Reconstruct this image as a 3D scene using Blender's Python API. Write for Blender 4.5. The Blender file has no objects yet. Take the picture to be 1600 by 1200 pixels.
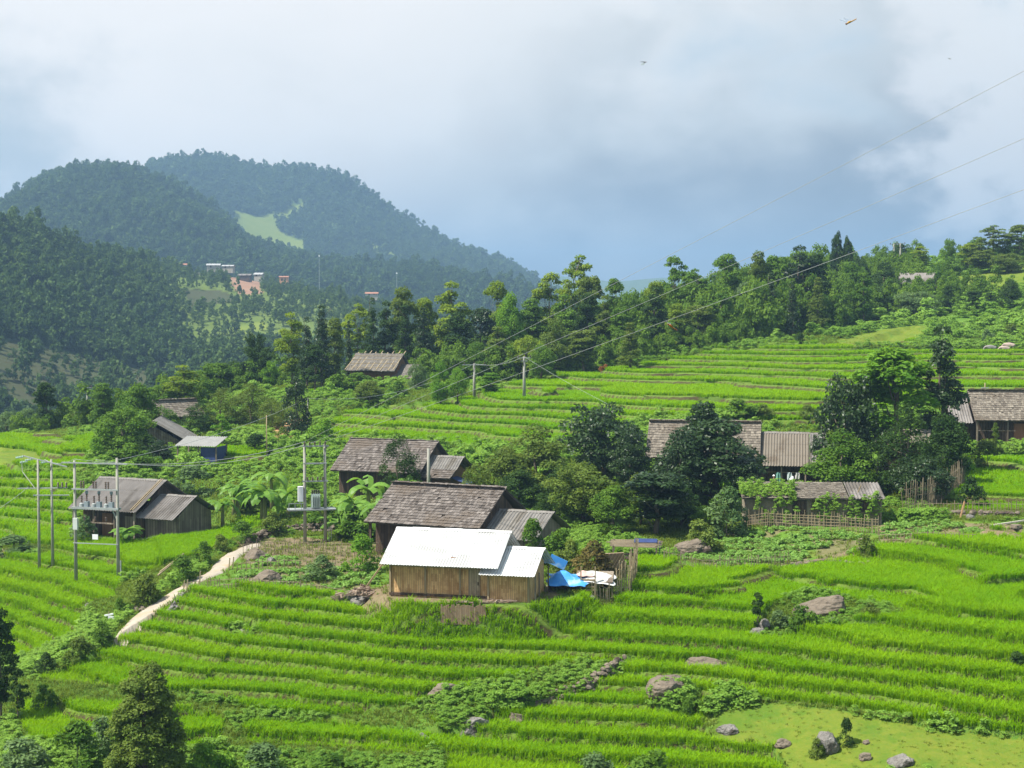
import bpy, bmesh, math, random
import numpy as np
from mathutils import Vector, Matrix, noise as mnoise

# ------------------------------------------------------------------ camera, sky, sun
SC = bpy.context.scene
COL = SC.collection
R = math.radians
F = 2540.0                       # focal length in photo pixels (1600 wide)
PITCH = math.atan(130 / F)
cam_d = bpy.data.cameras.new('camera')
cam_d.sensor_width = 36.0
cam_d.lens = 36.0 * F / 1600
cam_d.clip_start = 0.2
cam_d.clip_end = 20000
cam = bpy.data.objects.new('camera', cam_d)
cam.location = (0, 0, 0)
cam.rotation_euler = (math.pi / 2 - PITCH, 0, 0)
COL.objects.link(cam)
SC.camera = cam

SUN_EL = R(57)
SUN_AZ = math.atan2(-0.82, -0.30)            # clockwise from +Y
SUN = Vector((math.cos(SUN_EL) * math.sin(SUN_AZ), math.cos(SUN_EL) * math.cos(SUN_AZ), math.sin(SUN_EL)))
sun_d = bpy.data.lights.new('sun', 'SUN')
sun_d.energy = 5.0
sun_d.angle = R(0.5)
sun_d.color = (1.0, 0.955, 0.86)
sun = bpy.data.objects.new('sun', sun_d)
sun.rotation_euler = SUN.to_track_quat('Z', 'Y').to_euler()
sun.location = (0, 0, 400)
COL.objects.link(sun)

SC.view_settings.view_transform = 'Standard'
SC.view_settings.look = 'None'
SC.view_settings.exposure = 0.85
SC.view_settings.gamma = 1.0
cy = SC.cycles
cy.max_bounces = 5
cy.diffuse_bounces = 2
cy.glossy_bounces = 2
cy.transmission_bounces = 3
cy.transparent_max_bounces = 6
cy.volume_bounces = 0
cy.caustics_reflective = False
cy.caustics_refractive = False
cy.use_adaptive_sampling = True
cy.adaptive_threshold = 0.02
cy.use_denoising = True
cy.denoiser = 'OPENIMAGEDENOISE'
cy.denoising_input_passes = 'RGB_ALBEDO_NORMAL'

W = bpy.data.worlds.new('World')
SC.world = W
W.use_nodes = True


class NT:
    """small helper round a node tree"""
    def __init__(self, nt):
        self.nt = nt
        nt.nodes.clear()

    def n(self, typ, **kw):
        o = self.nt.nodes.new(typ)
        for k, v in kw.items():
            if k.startswith('i_'):
                key = k[2:]
                key = int(key) if key.isdigit() else key.replace('_', ' ')
                o.inputs[key].default_value = v
            else:
                setattr(o, k, v)
        return o

    def l(self, a, b):
        self.nt.links.new(a, b)
        return self

    def math(self, op, a, b=None, c=None, clamp=False):
        o = self.nt.nodes.new('ShaderNodeMath')
        o.operation = op
        o.use_clamp = clamp
        for i, v in enumerate((a, b, c)):
            if v is None:
                continue
            if hasattr(v, 'links'):
                self.nt.links.new(v, o.inputs[i])
            else:
                o.inputs[i].default_value = v
        return o.outputs[0]

    def mix(self, fac, a, b, blend='MIX'):
        o = self.nt.nodes.new('ShaderNodeMix')
        o.data_type = 'RGBA'
        o.blend_type = blend
        for s, v in ((0, fac), (6, a), (7, b)):
            if hasattr(v, 'links'):
                self.nt.links.new(v, o.inputs[s])
            else:
                o.inputs[s].default_value = (tuple(v) + (1,))[:4] if s else v
        return o.outputs[2]

    def noise(self, vec, scale, detail=4, rough=0.55, dist=0.0):
        o = self.n('ShaderNodeTexNoise', i_Scale=scale, i_Detail=detail, i_Roughness=rough, i_Distortion=dist)
        if vec is not None:
            self.l(vec, o.inputs['Vector'])
        return o.outputs['Fac']

    def ramp(self, fac, stops, interp='LINEAR'):
        o = self.n('ShaderNodeValToRGB')
        cr = o.color_ramp
        cr.interpolation = interp
        while len(cr.elements) < len(stops):
            cr.elements.new(0.5)
        for e, (p, c) in zip(cr.elements, stops):
            e.position = p
            e.color = (tuple(c) + (1,))[:4]
        self.l(fac, o.inputs[0])
        return o.outputs[0]

    def sstep(self, x, a, b):
        o = self.n('ShaderNodeMapRange', interpolation_type='SMOOTHSTEP')
        o.inputs[1].default_value = a
        o.inputs[2].default_value = b
        self.l(x, o.inputs[0])
        return o.outputs[0]


def build_world():
    t = NT(W.node_tree)
    out = t.n('ShaderNodeOutputWorld')
    bg = t.n('ShaderNodeBackground', i_Strength=0.1)
    sky = t.n('ShaderNodeTexSky', sky_type='NISHITA', sun_disc=False)
    sky.sun_elevation = SUN_EL
    sky.sun_rotation = SUN_AZ
    sky.altitude = 900
    sky.dust_density = 2.0
    tc = t.n('ShaderNodeTexCoord')
    sep = t.n('ShaderNodeSeparateXYZ')
    t.l(tc.outputs['Generated'], sep.inputs[0])
    x, y, z = sep.outputs
    # cloud deck: soft streaky banks, thicker and darker low over the valley, sunlit to the left
    mp = t.n('ShaderNodeMapping')
    mp.inputs['Scale'].default_value = (1.0, 1.0, 1.7)
    t.l(tc.outputs['Generated'], mp.inputs[0])
    v = mp.outputs[0]
    n1 = t.noise(v, 6.0, 7, 0.50, 0.45)
    n2 = t.noise(v, 19.0, 5, 0.55, 0.2)
    n3 = t.noise(v, 3.0, 3, 0.5, 0.3)
    g = t.math('MULTIPLY_ADD', x, -1.15, 0.18)                     # brighter towards the sun side
    gz = t.math('MULTIPLY_ADD', z, 4.2, 0.0)
    b = t.math('ADD', g, gz)
    b = t.math('ADD', b, t.math('MULTIPLY_ADD', n1, 1.25, -0.60))
    b = t.math('ADD', b, t.math('MULTIPLY_ADD', n2, 0.45, -0.22))
    b = t.math('ADD', b, t.math('MULTIPLY_ADD', n3, 0.40, -0.2), clamp=True)
    cloud = t.ramp(b, [(0.0, (1.5, 1.72, 1.95)), (0.25, (2.2, 2.45, 2.7)), (0.5, (3.7, 3.95, 4.05)),
                       (0.75, (5.0, 5.1, 5.1)), (1.0, (5.6, 5.55, 5.5))])
    # thinner places where blue shows, mostly up to the right
    thin = t.math('ADD', t.math('MULTIPLY', x, 1.0), t.math('MULTIPLY', z, 2.2))
    thin = t.math('ADD', thin, t.math('MULTIPLY_ADD', n1, 1.5, -0.75))
    thin = t.sstep(thin, 0.38, 0.82)
    blue = t.mix(0.82, sky.outputs[0], (2.9, 3.6, 4.0))
    c = t.mix(thin, cloud, blue)
    # a cumulus tower at the right
    d = t.n('ShaderNodeVectorMath', operation='DISTANCE')
    t.l(tc.outputs['Generated'], d.inputs[0])
    d.inputs[1].default_value = Vector((0.41, 1.0, 0.15)).normalized()
    dd = t.math('ADD', d.outputs['Value'], t.math('MULTIPLY_ADD', n2, 0.17, -0.085))
    dd = t.math('ADD', dd, t.math('MULTIPLY_ADD', n1, 0.16, -0.08))
    cum = t.sstep(dd, 0.165, 0.105)
    c = t.mix(t.math('MULTIPLY', cum, 0.85), c, (5.4, 5.45, 5.45))
    # the big sunlit bank to the left
    d2 = t.n('ShaderNodeVectorMath', operation='DISTANCE')
    t.l(tc.outputs['Generated'], d2.inputs[0])
    d2.inputs[1].default_value = Vector((-0.20, 1.0, 0.17)).normalized()
    e = t.math('ADD', d2.outputs['Value'], t.math('MULTIPLY_ADD', n1, 0.36, -0.18))
    e = t.math('ADD', e, t.math('MULTIPLY_ADD', n2, 0.14, -0.07))
    c = t.mix(t.math('MULTIPLY', t.sstep(e, 0.24, 0.07), 0.6), c, (5.85, 5.7, 5.55))
    # blue-grey hollow under the bank, low on the left
    d3 = t.n('ShaderNodeVectorMath', operation='DISTANCE')
    t.l(tc.outputs['Generated'], d3.inputs[0])
    d3.inputs[1].default_value = Vector((-0.325, 1.0, 0.085)).normalized()
    f = t.math('ADD', d3.outputs['Value'], t.math('MULTIPLY_ADD', n2, 0.12, -0.06))
    f = t.math('ADD', f, t.math('MULTIPLY_ADD', n1, 0.12, -0.06))
    c = t.mix(t.math('MULTIPLY', t.sstep(f, 0.10, 0.02), 0.7), c, (2.3, 2.9, 3.3))
    t.l(c, bg.inputs['Color'])
    t.l(bg.outputs[0], out.inputs['Surface'])


build_world()


# ------------------------------------------------------------------ materials
MATS = {}


def leaf_mat(name, dark, light, trans=0.35, rough=0.55, spec=0.08, inst=False):
    if name in MATS:
        return MATS[name]
    m = bpy.data.materials.new(name)
    m.use_nodes = True
    t = NT(m.node_tree)
    out = t.n('ShaderNodeOutputMaterial')
    at = t.n('ShaderNodeAttribute', attribute_name='rnd')
    fac = at.outputs['Fac']
    if inst:
        ai = t.n('ShaderNodeAttribute', attribute_name='tint', attribute_type='INSTANCER')
        fac = t.math('ADD', t.math('MULTIPLY', fac, 0.45), t.math('MULTIPLY', ai.outputs['Fac'], 0.55), clamp=True)
    else:
        oi = t.n('ShaderNodeObjectInfo')
        fac = t.math('ADD', fac, t.math('MULTIPLY_ADD', oi.outputs['Random'], 0.3, -0.15), clamp=True)
    col = t.mix(fac, dark, light)
    p = t.n('ShaderNodeBsdfPrincipled', i_Roughness=rough)
    p.inputs['Specular IOR Level'].default_value = spec
    t.l(col, p.inputs['Base Color'])
    tr = t.n('ShaderNodeBsdfTranslucent')
    tcol = t.mix(0.5, col, (light[0] * 1.25, light[1] * 1.1, light[2] * 0.4))
    t.l(tcol, tr.inputs['Color'])
    mx = t.n('ShaderNodeMixShader', i_Fac=trans)
    t.l(p.outputs[0], mx.inputs[1])
    t.l(tr.outputs[0], mx.inputs[2])
    t.l(mx.outputs[0], out.inputs['Surface'])
    MATS[name] = m
    return m


def mat(name, c1, c2=None, rough=0.85, scale=3.0, attr=0.0, bump=0.0, bscale=20.0, bdist=0.05, spec=0.25, stretch=(1, 1, 1),
        metal=0.0, stain=None, stain_scale=0.7, coord='Object'):
    """noise-mottled surface; attr adds the per-piece random colour, stain a third colour in patches"""
    if name in MATS:
        return MATS[name]
    c2 = c2 or tuple(0.6 * v for v in c1)
    m = bpy.data.materials.new(name)
    m.use_nodes = True
    t = NT(m.node_tree)
    out = t.n('ShaderNodeOutputMaterial')
    tc = t.n('ShaderNodeTexCoord')
    mp = t.n('ShaderNodeMapping')
    mp.inputs['Scale'].default_value = stretch
    t.l(tc.outputs[coord], mp.inputs[0])
    v = mp.outputs[0]
    fac = t.math('MULTIPLY_ADD', t.noise(v, scale, 6, 0.65), 1.9, -0.45, clamp=True)
    if attr:
        at = t.n('ShaderNodeAttribute', attribute_name='rnd')
        fac = t.math('ADD', t.math('MULTIPLY', fac, 1 - attr), t.math('MULTIPLY', at.outputs['Fac'], attr), clamp=True)
    col = t.mix(fac, c1, c2)
    if stain:
        s = t.sstep(t.noise(v, stain_scale, 5, 0.6, 0.3), 0.5, 0.66)
        col = t.mix(s, col, stain)
    p = t.n('ShaderNodeBsdfPrincipled', i_Roughness=rough, i_Metallic=metal)
    p.inputs['Specular IOR Level'].default_value = spec
    t.l(col, p.inputs['Base Color'])
    if bump:
        b = t.n('ShaderNodeBump', i_Strength=bump, i_Distance=bdist)
        t.l(t.noise(v, bscale, 5, 0.6), b.inputs['Height'])
        t.l(b.outputs[0], p.inputs['Normal'])
    t.l(p.outputs[0], out.inputs['Surface'])
    MATS[name] = m
    return m


def woven_mat(name, c1, c2, c3, sx=9.0, sz=2.2, rough=0.75):
    """plaited split bamboo: upright strips crossed by bands, each strip its own shade"""
    if name in MATS:
        return MATS[name]
    m = bpy.data.materials.new(name)
    m.use_nodes = True
    t = NT(m.node_tree)
    out = t.n('ShaderNodeOutputMaterial')
    tc = t.n('ShaderNodeTexCoord')
    sep = t.n('ShaderNodeSeparateXYZ')
    t.l(tc.outputs['Object'], sep.inputs[0])
    h = t.math('ADD', sep.outputs[0], sep.outputs[1])
    cx = t.math('FLOOR', t.math('MULTIPLY', h, sx))
    cz = t.math('FLOOR', t.math('ADD', t.math('MULTIPLY', sep.outputs[2], sz), t.math('MULTIPLY', t.math('MODULO', cx, 2.0), 0.5)))
    wn = t.n('ShaderNodeTexWhiteNoise', noise_dimensions='2D')
    cb = t.n('ShaderNodeCombineXYZ')
    t.l(cx, cb.inputs[0])
    t.l(cz, cb.inputs[1])
    t.l(cb.outputs[0], wn.inputs[0])
    col = t.mix(wn.outputs['Value'], c1, c2)
    dirt = t.sstep(t.noise(tc.outputs['Object'], 1.1, 6, 0.65), 0.42, 0.7)
    col = t.mix(t.math('MULTIPLY', dirt, 0.7), col, c3)
    fr = t.math('FRACT', t.math('MULTIPLY', h, sx))
    gap = t.math('LESS_THAN', fr, 0.14)
    col = t.mix(t.math('MULTIPLY', gap, 0.75), col, tuple(0.25 * v for v in c3))
    p = t.n('ShaderNodeBsdfPrincipled', i_Roughness=rough)
    p.inputs['Specular IOR Level'].default_value = 0.2
    t.l(col, p.inputs['Base Color'])
    b = t.n('ShaderNodeBump', i_Strength=0.5, i_Distance=0.03)
    t.l(t.math('PINGPONG', t.math('MULTIPLY', h, sx), 0.5), b.inputs['Height'])
    t.l(b.outputs[0], p.inputs['Normal'])
    t.l(p.outputs[0], out.inputs['Surface'])
    MATS[name] = m
    return m


# ------------------------------------------------------------------ mesh helpers
class MB:
    def __init__(self):
        self.v, self.f, self.r, self.n = [], [], [], 0

    def add(self, verts, faces, rnd=0.5):
        verts = np.asarray(verts, float).reshape(-1, 3)
        self.v.append(verts)
        for f in faces:
            self.f.append(tuple(i + self.n for i in f))
            self.r.append(rnd)
        self.n += len(verts)
        return self

    def box(self, c, s, ax=None, rnd=0.5):
        """box of half sizes s at c, axes ax (rows)"""
        ax = np.eye(3) if ax is None else np.asarray(ax, float)
        o = []
        for k in range(8):
            sg = (1 if k & 1 else -1, 1 if k & 2 else -1, 1 if k & 4 else -1)
            o.append(np.asarray(c, float) + sum(sg[i] * s[i] * ax[i] for i in range(3)))
        return self.add(o, [(0, 2, 3, 1), (4, 5, 7, 6), (0, 1, 5, 4), (2, 6, 7, 3), (0, 4, 6, 2), (1, 3, 7, 5)], rnd)

    def bar(self, a, b, w, h=None, rnd=0.5):
        """square bar from a to b"""
        a, b = np.asarray(a, float), np.asarray(b, float)
        d = b - a
        L = np.linalg.norm(d)
        if L < 1e-9:
            return self
        z = d / L
        up = np.array((0, 0, 1.0)) if abs(z[2]) < 0.9 else np.array((0, 1.0, 0))
        x = np.cross(up, z)
        x /= np.linalg.norm(x)
        y = np.cross(z, x)
        return self.box((a + b) / 2, (w / 2, (h or w) / 2, L / 2), (x, y, z), rnd)

    def tube(self, pts, rad, seg=7, rnd=0.5, cap=True):
        pts = [np.asarray(p, float) for p in pts]
        rad = [rad] * len(pts) if np.isscalar(rad) else rad
        vs, fs = [], []
        for i, p in enumerate(pts):
            d = pts[min(i + 1, len(pts) - 1)] - pts[max(i - 1, 0)]
            d = d / (np.linalg.norm(d) + 1e-12)
            up = np.array((0, 0, 1.0)) if abs(d[2]) < 0.95 else np.array((1.0, 0, 0))
            x = np.cross(up, d)
            x /= np.linalg.norm(x)
            y = np.cross(d, x)
            for k in range(seg):
                a = 2 * math.pi * k / seg
                vs.append(p + rad[i] * (math.cos(a) * x + math.sin(a) * y))
        for i in range(len(pts) - 1):
            for k in range(seg):
                k2 = (k + 1) % seg
                fs.append((i * seg + k, i * seg + k2, (i + 1) * seg + k2, (i + 1) * seg + k))
        if cap:
            fs.append(tuple(range(seg))[::-1])
            fs.append(tuple((len(pts) - 1) * seg + k for k in range(seg)))
        return self.add(vs, fs, rnd)

    def build(self, name, material, parent=None, smooth=False, link=True):
        me = bpy.data.meshes.new(name)
        vs = np.concatenate(self.v) if self.v else np.zeros((0, 3))
        me.from_pydata(vs.tolist(), [], self.f)
        me.materials.append(material)
        at = me.attributes.new('rnd', 'FLOAT', 'FACE')
        at.data.foreach_set('value', np.asarray(self.r, np.float32))
        if smooth:
            me.polygons.foreach_set('use_smooth', [True] * len(me.polygons))
        me.update()
        o = bpy.data.objects.new(name, me)
        if link:
            COL.objects.link(o)
        if parent is not None:
            o.parent = parent
        return o


def quads_mesh(name, V, rnd, material):
    """V: (n,4,3) quads, rnd: (n,)"""
    n = len(V)
    me = bpy.data.meshes.new(name)
    me.vertices.add(n * 4)
    me.vertices.foreach_set('co', V.reshape(-1).astype(np.float32))
    me.loops.add(n * 4)
    me.loops.foreach_set('vertex_index', np.arange(n * 4, dtype=np.int32))
    me.polygons.add(n)
    me.polygons.foreach_set('loop_start', np.arange(0, n * 4, 4, dtype=np.int32))
    me.polygons.foreach_set('loop_total', np.full(n, 4, np.int32))
    me.materials.append(material)
    me.update(calc_edges=True)
    at = me.attributes.new('rnd', 'FLOAT', 'FACE')
    at.data.foreach_set('value', np.asarray(rnd, np.float32))
    return me


def tag(o, label=None, cat=None, group=None, kind=None):
    for k, v in (('label', label), ('category', cat), ('group', group), ('kind', kind)):
        if v:
            o[k] = v
    return o


def thing(name, label, cat, loc, rz=0.0, group=None):
    o = bpy.data.objects.new(name, None)
    o.empty_display_size = 0.3
    o.location = loc
    o.rotation_euler = (0, 0, rz)
    COL.objects.link(o)
    return tag(o, label, cat, group)


# ------------------------------------------------------------------ pixels to places
CP, SP = math.cos(PITCH), math.sin(PITCH)


def pix(px, py, d):
    """the point at forward distance d that the photo shows at (px, py)"""
    u, v = (px - 800) / F, (600 - py) / F
    k = d / (CP + v * SP)
    return np.array((u * k, d, k * (v * CP - SP)))


def proj(x, y, z):
    c = y * CP - z * SP
    up = y * SP + z * CP
    return 800 + F * x / c, 600 - F * up / c


def vnoise(x, y, s, seed=0):
    """smooth value noise 0..1"""
    x, y = np.asarray(x, float) / s, np.asarray(y, float) / s
    xi, yi = np.floor(x), np.floor(y)
    fx, fy = x - xi, y - yi
    fx, fy = fx * fx * (3 - 2 * fx), fy * fy * (3 - 2 * fy)

    def h(a, b):
        q = np.sin(a * 127.1 + b * 311.7 + seed * 74.7) * 43758.5453
        return q - np.floor(q)
    return (h(xi, yi) * (1 - fx) + h(xi + 1, yi) * fx) * (1 - fy) + (h(xi, yi + 1) * (1 - fx) + h(xi + 1, yi + 1) * fx) * fy


def smooth(x, a, b):
    t = np.clip((x - a) / (b - a), 0, 1)
    return t * t * (3 - 2 * t)


def inpoly(px, py, poly):
    px, py = np.asarray(px), np.asarray(py)
    r = np.zeros(px.shape, bool)
    j = len(poly) - 1
    for i in range(len(poly)):
        xi, yi = poly[i]
        xj, yj = poly[j]
        if yi != yj:
            c = ((yi > py) != (yj > py)) & (px < (xj - xi) * (py - yi) / (yj - yi) + xi)
            r ^= c
        j = i
    return r


# ------------------------------------------------------------------ the lie of the land (seen points: px, py, distance)
SEEN = [(0, 1200, 79), (230, 1230, 76), (400, 1200, 79), (800, 1200, 78), (1200, 1200, 77), (1600, 1200, 73.5),
        (100, 1100, 87), (350, 1100, 88), (520, 1120, 86), (800, 1100, 84), (1200, 1100, 82), (1600, 1105, 79),
        (280, 1000, 96.5), (500, 1025, 92), (850, 1060, 86.5), (1100, 1040, 87.5),
        (50, 1020, 101), (205, 985, 97.5), (320, 925, 101.5), (600, 955, 94.5), (800, 945, 96), (1000, 910, 99),
        (1250, 960, 94), (1400, 1000, 87), (1600, 965, 88),
        (50, 930, 113), (130, 900, 116), (250, 870, 118), (375, 862, 115), (480, 850, 119), (660, 870, 110),
        (900, 860, 110), (1050, 860, 110), (1250, 880, 107), (1400, 850, 110), (1600, 830, 110),
        (50, 860, 124), (50, 745, 150), (185, 830, 132), (350, 790, 142), (0, 690, 185), (120, 690, 182),
        (260, 690, 172), (330, 720, 158), (450, 690, 170), (600, 760, 140), (700, 700, 158), (560, 640, 190),
        (590, 592, 215), (500, 600, 225), (430, 605, 222), (740, 620, 192), (860, 600, 208), (950, 690, 155),
        (1000, 580, 208), (1120, 548, 220), (1200, 650, 163), (1200, 780, 128), (1050, 760, 138), (1230, 755, 138),
        (1270, 825, 117), (1380, 770, 130), (1560, 695, 152), (1600, 640, 170), (1500, 600, 190), (1500, 545, 225),
        (1600, 540, 228), (1300, 545, 220), (1300, 500, 258), (1600, 490, 262), (1600, 430, 300), (1600, 405, 335),
        (1430, 440, 310), (1400, 420, 340), (1300, 450, 320), (1200, 490, 290), (1100, 520, 260)]
HID = [(1000, 300, -7), (1000, 360, -15), (800, 260, -13), (800, 330, -28), (600, 270, -16), (600, 350, -38),
       (430, 270, -18), (430, 350, -44), (250, 230, -19), (250, 320, -42), (100, 230, -21), (100, 320, -47),
       (-50, 230, -24), (-100, 330, -50), (1200, 360, -3), (1200, 430, -15), (1400, 420, 0), (1600, 430, 6),
       (1750, 335, 12), (1900, 300, 10), (1900, 200, -7), (1900, 130, -14), (1900, 90, -18), (1900, 70, -22),
       (800, 60, -25), (1400, 60, -24), (200, 60, -26), (-300, 80, -26), (-300, 130, -24), (-300, 190, -20),
       (800, 35, -28)]
_c = [pix(*p) for p in SEEN] + [np.array(((px - 800) / F * d, d, z)) for px, d, z in HID]
_c = np.array(_c)
_S = 60.0


def _k(r2):
    return 0.5 * r2 * np.log(r2 + 1e-12)


def _fit(c):
    n = len(c)
    P = c[:, :2] / _S
    r2 = ((P[:, None] - P[None]) ** 2).sum(-1)
    A = np.zeros((n + 3, n + 3))
    A[:n, :n] = _k(r2) + np.eye(n) * 0.004
    A[:n, n] = 1
    A[:n, n + 1:] = P
    A[n:, :n] = A[:n, n:].T
    b = np.zeros(n + 3)
    b[:n] = c[:, 2]
    return P, np.linalg.solve(A, b)


_P, _Wt = _fit(_c)


def base(x, y):
    x, y = np.asarray(x, float) / _S, np.asarray(y, float) / _S
    z = _Wt[-3] + _Wt[-2] * x + _Wt[-1] * y
    for i in range(len(_P)):
        z = z + _Wt[i] * _k((x - _P[i, 0]) ** 2 + (y - _P[i, 1]) ** 2)
    return z


# land cover, outlined on the seen ground
RICE = {
    'main': [(165, 1012), (300, 922), (420, 922), (540, 943), (560, 958), (740, 965), (830, 952), (960, 948), (1000, 880),
             (1130, 892), (1250, 893), (1380, 852), (1590, 828), (1760, 828), (1760, 1170), (1600, 1152), (1400, 1124),
             (1200, 1094), (1120, 1090), (1098, 1125), (1110, 1150), (1205, 1165), (1240, 1225), (690, 1225), (705, 1145),
             (640, 1100), (520, 1122), (420, 1118), (300, 1085), (60, 1062)],
    'strip': [(385, 1128), (720, 1140), (700, 1176), (380, 1160)],
    'corner': [(30, 1092), (195, 1098), (195, 1160), (40, 1158)],
    'patch': [(262, 1108), (345, 1120), (350, 1170), (262, 1168)],
    'leftlow': [(-90, 880), (60, 872), (130, 842), (330, 828), (420, 800), (432, 812), (330, 858), (240, 893), (190, 905),
                (180, 935), (130, 945), (125, 985), (40, 1028), (-90, 1035)],
    'leftmid': [(-90, 748), (112, 742), (112, 852), (-90, 862)],
    'lefttop': [(-90, 682), (145, 690), (138, 738), (-90, 738)],
    'upper': [(486, 700), (520, 655), (560, 637), (640, 632), (740, 618), (830, 602), (880, 588), (960, 575), (1040, 562),
              (1120, 548), (1300, 545), (1700, 546), (1760, 546), (1760, 612), (1480, 622), (1270, 668), (1130, 662),
              (1030, 652), (880, 694), (740, 702), (690, 692), (600, 690)],
    'ridge': [(1190, 540), (1330, 538), (1440, 505), (1450, 525), (1420, 542)],
    'right': [(1510, 712), (1700, 705), (1700, 792), (1500, 795), (1490, 765)],
    'small': [(318, 700), (410, 696), (420, 728), (330, 735)],
    'hut': [(480, 605), (560, 606), (560, 618), (480, 618)],
}
NORICE = [
    [(552, 936), (600, 925), (850, 925), (872, 950), (850, 972), (760, 986), (610, 978), (560, 962)],
    [(628, 1108), (700, 1086), (850, 1046), (1000, 1028), (962, 1058), (905, 1080), (830, 1094), (765, 1112), (745, 1138), (705, 1138), (668, 1114)],
    [(1172, 1000), (1200, 955), (1245, 930), (1340, 938), (1420, 958), (1330, 976), (1290, 990), (1220, 1003)],
    [(1008, 1096), (1040, 1075), (1080, 1075), (1100, 1100), (1060, 1108)],
    [(1068, 1035), (1150, 1035), (1160, 1050), (1072, 1050)],
    [(355, 985), (400, 982), (420, 998), (365, 1000)],
    [(1070, 935), (1130, 945), (1100, 955)],
]
PATH = [((190, 1004), 1.2), ((206, 983), 1.5), ((240, 950), 1.7), ((278, 926), 1.7), ((330, 900), 1.5),
        ((352, 880), 1.5), ((372, 862), 1.7), ((400, 850), 1.4)]
PADS = []                # (x, y, radius, z): levelled yards, filled by the table of houses

_KH = np.array([-60, -17.2, -15.5, 20.0])        # heights
_KI = np.array([0, 42.8 / 0.52, 42.8 / 0.52 + 1.7 / 0.57, 42.8 / 0.52 + 1.7 / 0.57 + 35.5 / 0.66])


def rice_zone(px, py):
    r = np.zeros(np.shape(px), bool)
    for p in RICE.values():
        r |= inpoly(px, py, p)
    for p in NORICE:
        r &= ~inpoly(px, py, p)
    return r


def land(x, y):
    """height, terrace index, place across the terrace 0..1, rice mask, px, py"""
    x, y = np.asarray(x, float), np.asarray(y, float)
    b = base(x, y)
    px, py = proj(x, y, b)
    wig = (vnoise(x, y, 13, 1) - 0.5) * 0.95 + (vnoise(x, y, 4.5, 2) - 0.5) * 0.22
    far = smooth(y, 135, 165)
    wx = vnoise(x, y, 26, 5) * 6
    h = b + wig * (1 + 0.5 * far) + np.where(wx % 2 < 1, 0.0, 0.17)
    k = np.interp(h, _KH, _KI)
    ki = np.floor(k)
    fr = k - ki
    lip = smooth(fr, 0.90, 1.0)
    bund = 0.07 * smooth(fr, 0.0, 0.05) * (1 - smooth(fr, 0.07, 0.12))
    t = np.interp(ki, _KI, _KH) * (1 - lip) + np.interp(ki + 1, _KI, _KH) * lip + bund
    rz = rice_zone(px, py)
    plain = b + (vnoise(x, y, 3.1, 7) - 0.5) * 0.30 + (vnoise(x, y, 1.1, 8) - 0.5) * 0.10
    z = np.where(rz, t, plain)
    for (cx, cyy, rad, zz) in PADS:
        w = 1 - smooth(np.hypot(x - cx, y - cyy), rad * 0.86, rad * 1.14)
        z = z * (1 - w) + zz * w
    return z, ki, fr, rz, px, py


def gz(x, y):
    return float(land(np.array([x]), np.array([y]))[0][0])


_DD = np.concatenate([np.arange(60, 130, 0.1), np.arange(130, 425, 0.25)])


def hit(px, py):
    """where the photo's ray through (px, py) first meets the ground"""
    u, v = (px - 800) / F, (600 - py) / F
    k = _DD / (CP + v * SP)
    zz = k * (v * CP - SP)
    g = base(u * k, _DD)
    w = np.where(zz <= g)[0]
    d = _DD[w[0]] if len(w) else _DD[np.argmin(zz - g)]
    return np.array((u * d / (CP + v * SP), d, gz(u * d / (CP + v * SP), d)))


def spot(px, d):
    """ground point in column px at distance d"""
    x = (px - 800) / F * d
    return np.array((x, d, gz(x, d)))


def spot_of(px, py=None, d=None):
    return spot(px, d) if d else hit(px, py)
# ------------------------------------------------------------------ where the houses stand (px, base py or d)
HOUSES = {
    'white': (712, 938, 96.0), 'shingle': (700, None, 112.0), 'grey': (205, None, 131.0), 'middle': (618, None, 140.0),
    'long': (1140, None, 142.0), 'shed': (1268, None, 118.5), 'east': (1580, None, 155.0), 'thatch': (595, None, 216.0),
    'gable': (245, None, 172.0), 'tarpshed': (312, None, 156.0), 'upperhut': (272, None, 190.0)}
SITE = {}
for _n, (_px, _py, _d) in HOUSES.items():
    _x = (_px - 800) / F * _d
    SITE[_n] = np.array((_x, _d, float(base(np.array([_x]), np.array([_d]))[0])))
for _n, _dz in (('gable', -2.3), ('white', 0.65), ('middle', -0.9), ('long', -0.75), ('east', -0.55), ('thatch', -0.8), ('tarpshed', -0.5), ('upperhut', -4.0)):
    SITE[_n][2] += _dz
PADS += [(SITE['white'][0] - 0.4, SITE['white'][1] + 0.5, 4.8, SITE['white'][2]),
         (SITE['white'][0] + 3.4, SITE['white'][1] - 0.2, 4.7, SITE['white'][2]),
         (SITE['shingle'][0], SITE['shingle'][1], 6.0, SITE['shingle'][2]),
         (SITE['grey'][0] + 1, SITE['grey'][1], 6.5, SITE['grey'][2]),
         (SITE['middle'][0], SITE['middle'][1], 6.0, SITE['middle'][2]),
         (SITE['long'][0], SITE['long'][1], 8.5, SITE['long'][2]),
         (SITE['shed'][0], SITE['shed'][1], 5.0, SITE['shed'][2]),
         (SITE['east'][0] + 1, SITE['east'][1], 6.5, SITE['east'][2]),
         (SITE['thatch'][0], SITE['thatch'][1], 6.0, SITE['thatch'][2]),
         (SITE['gable'][0], SITE['gable'][1], 5.0, SITE['gable'][2])]


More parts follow.
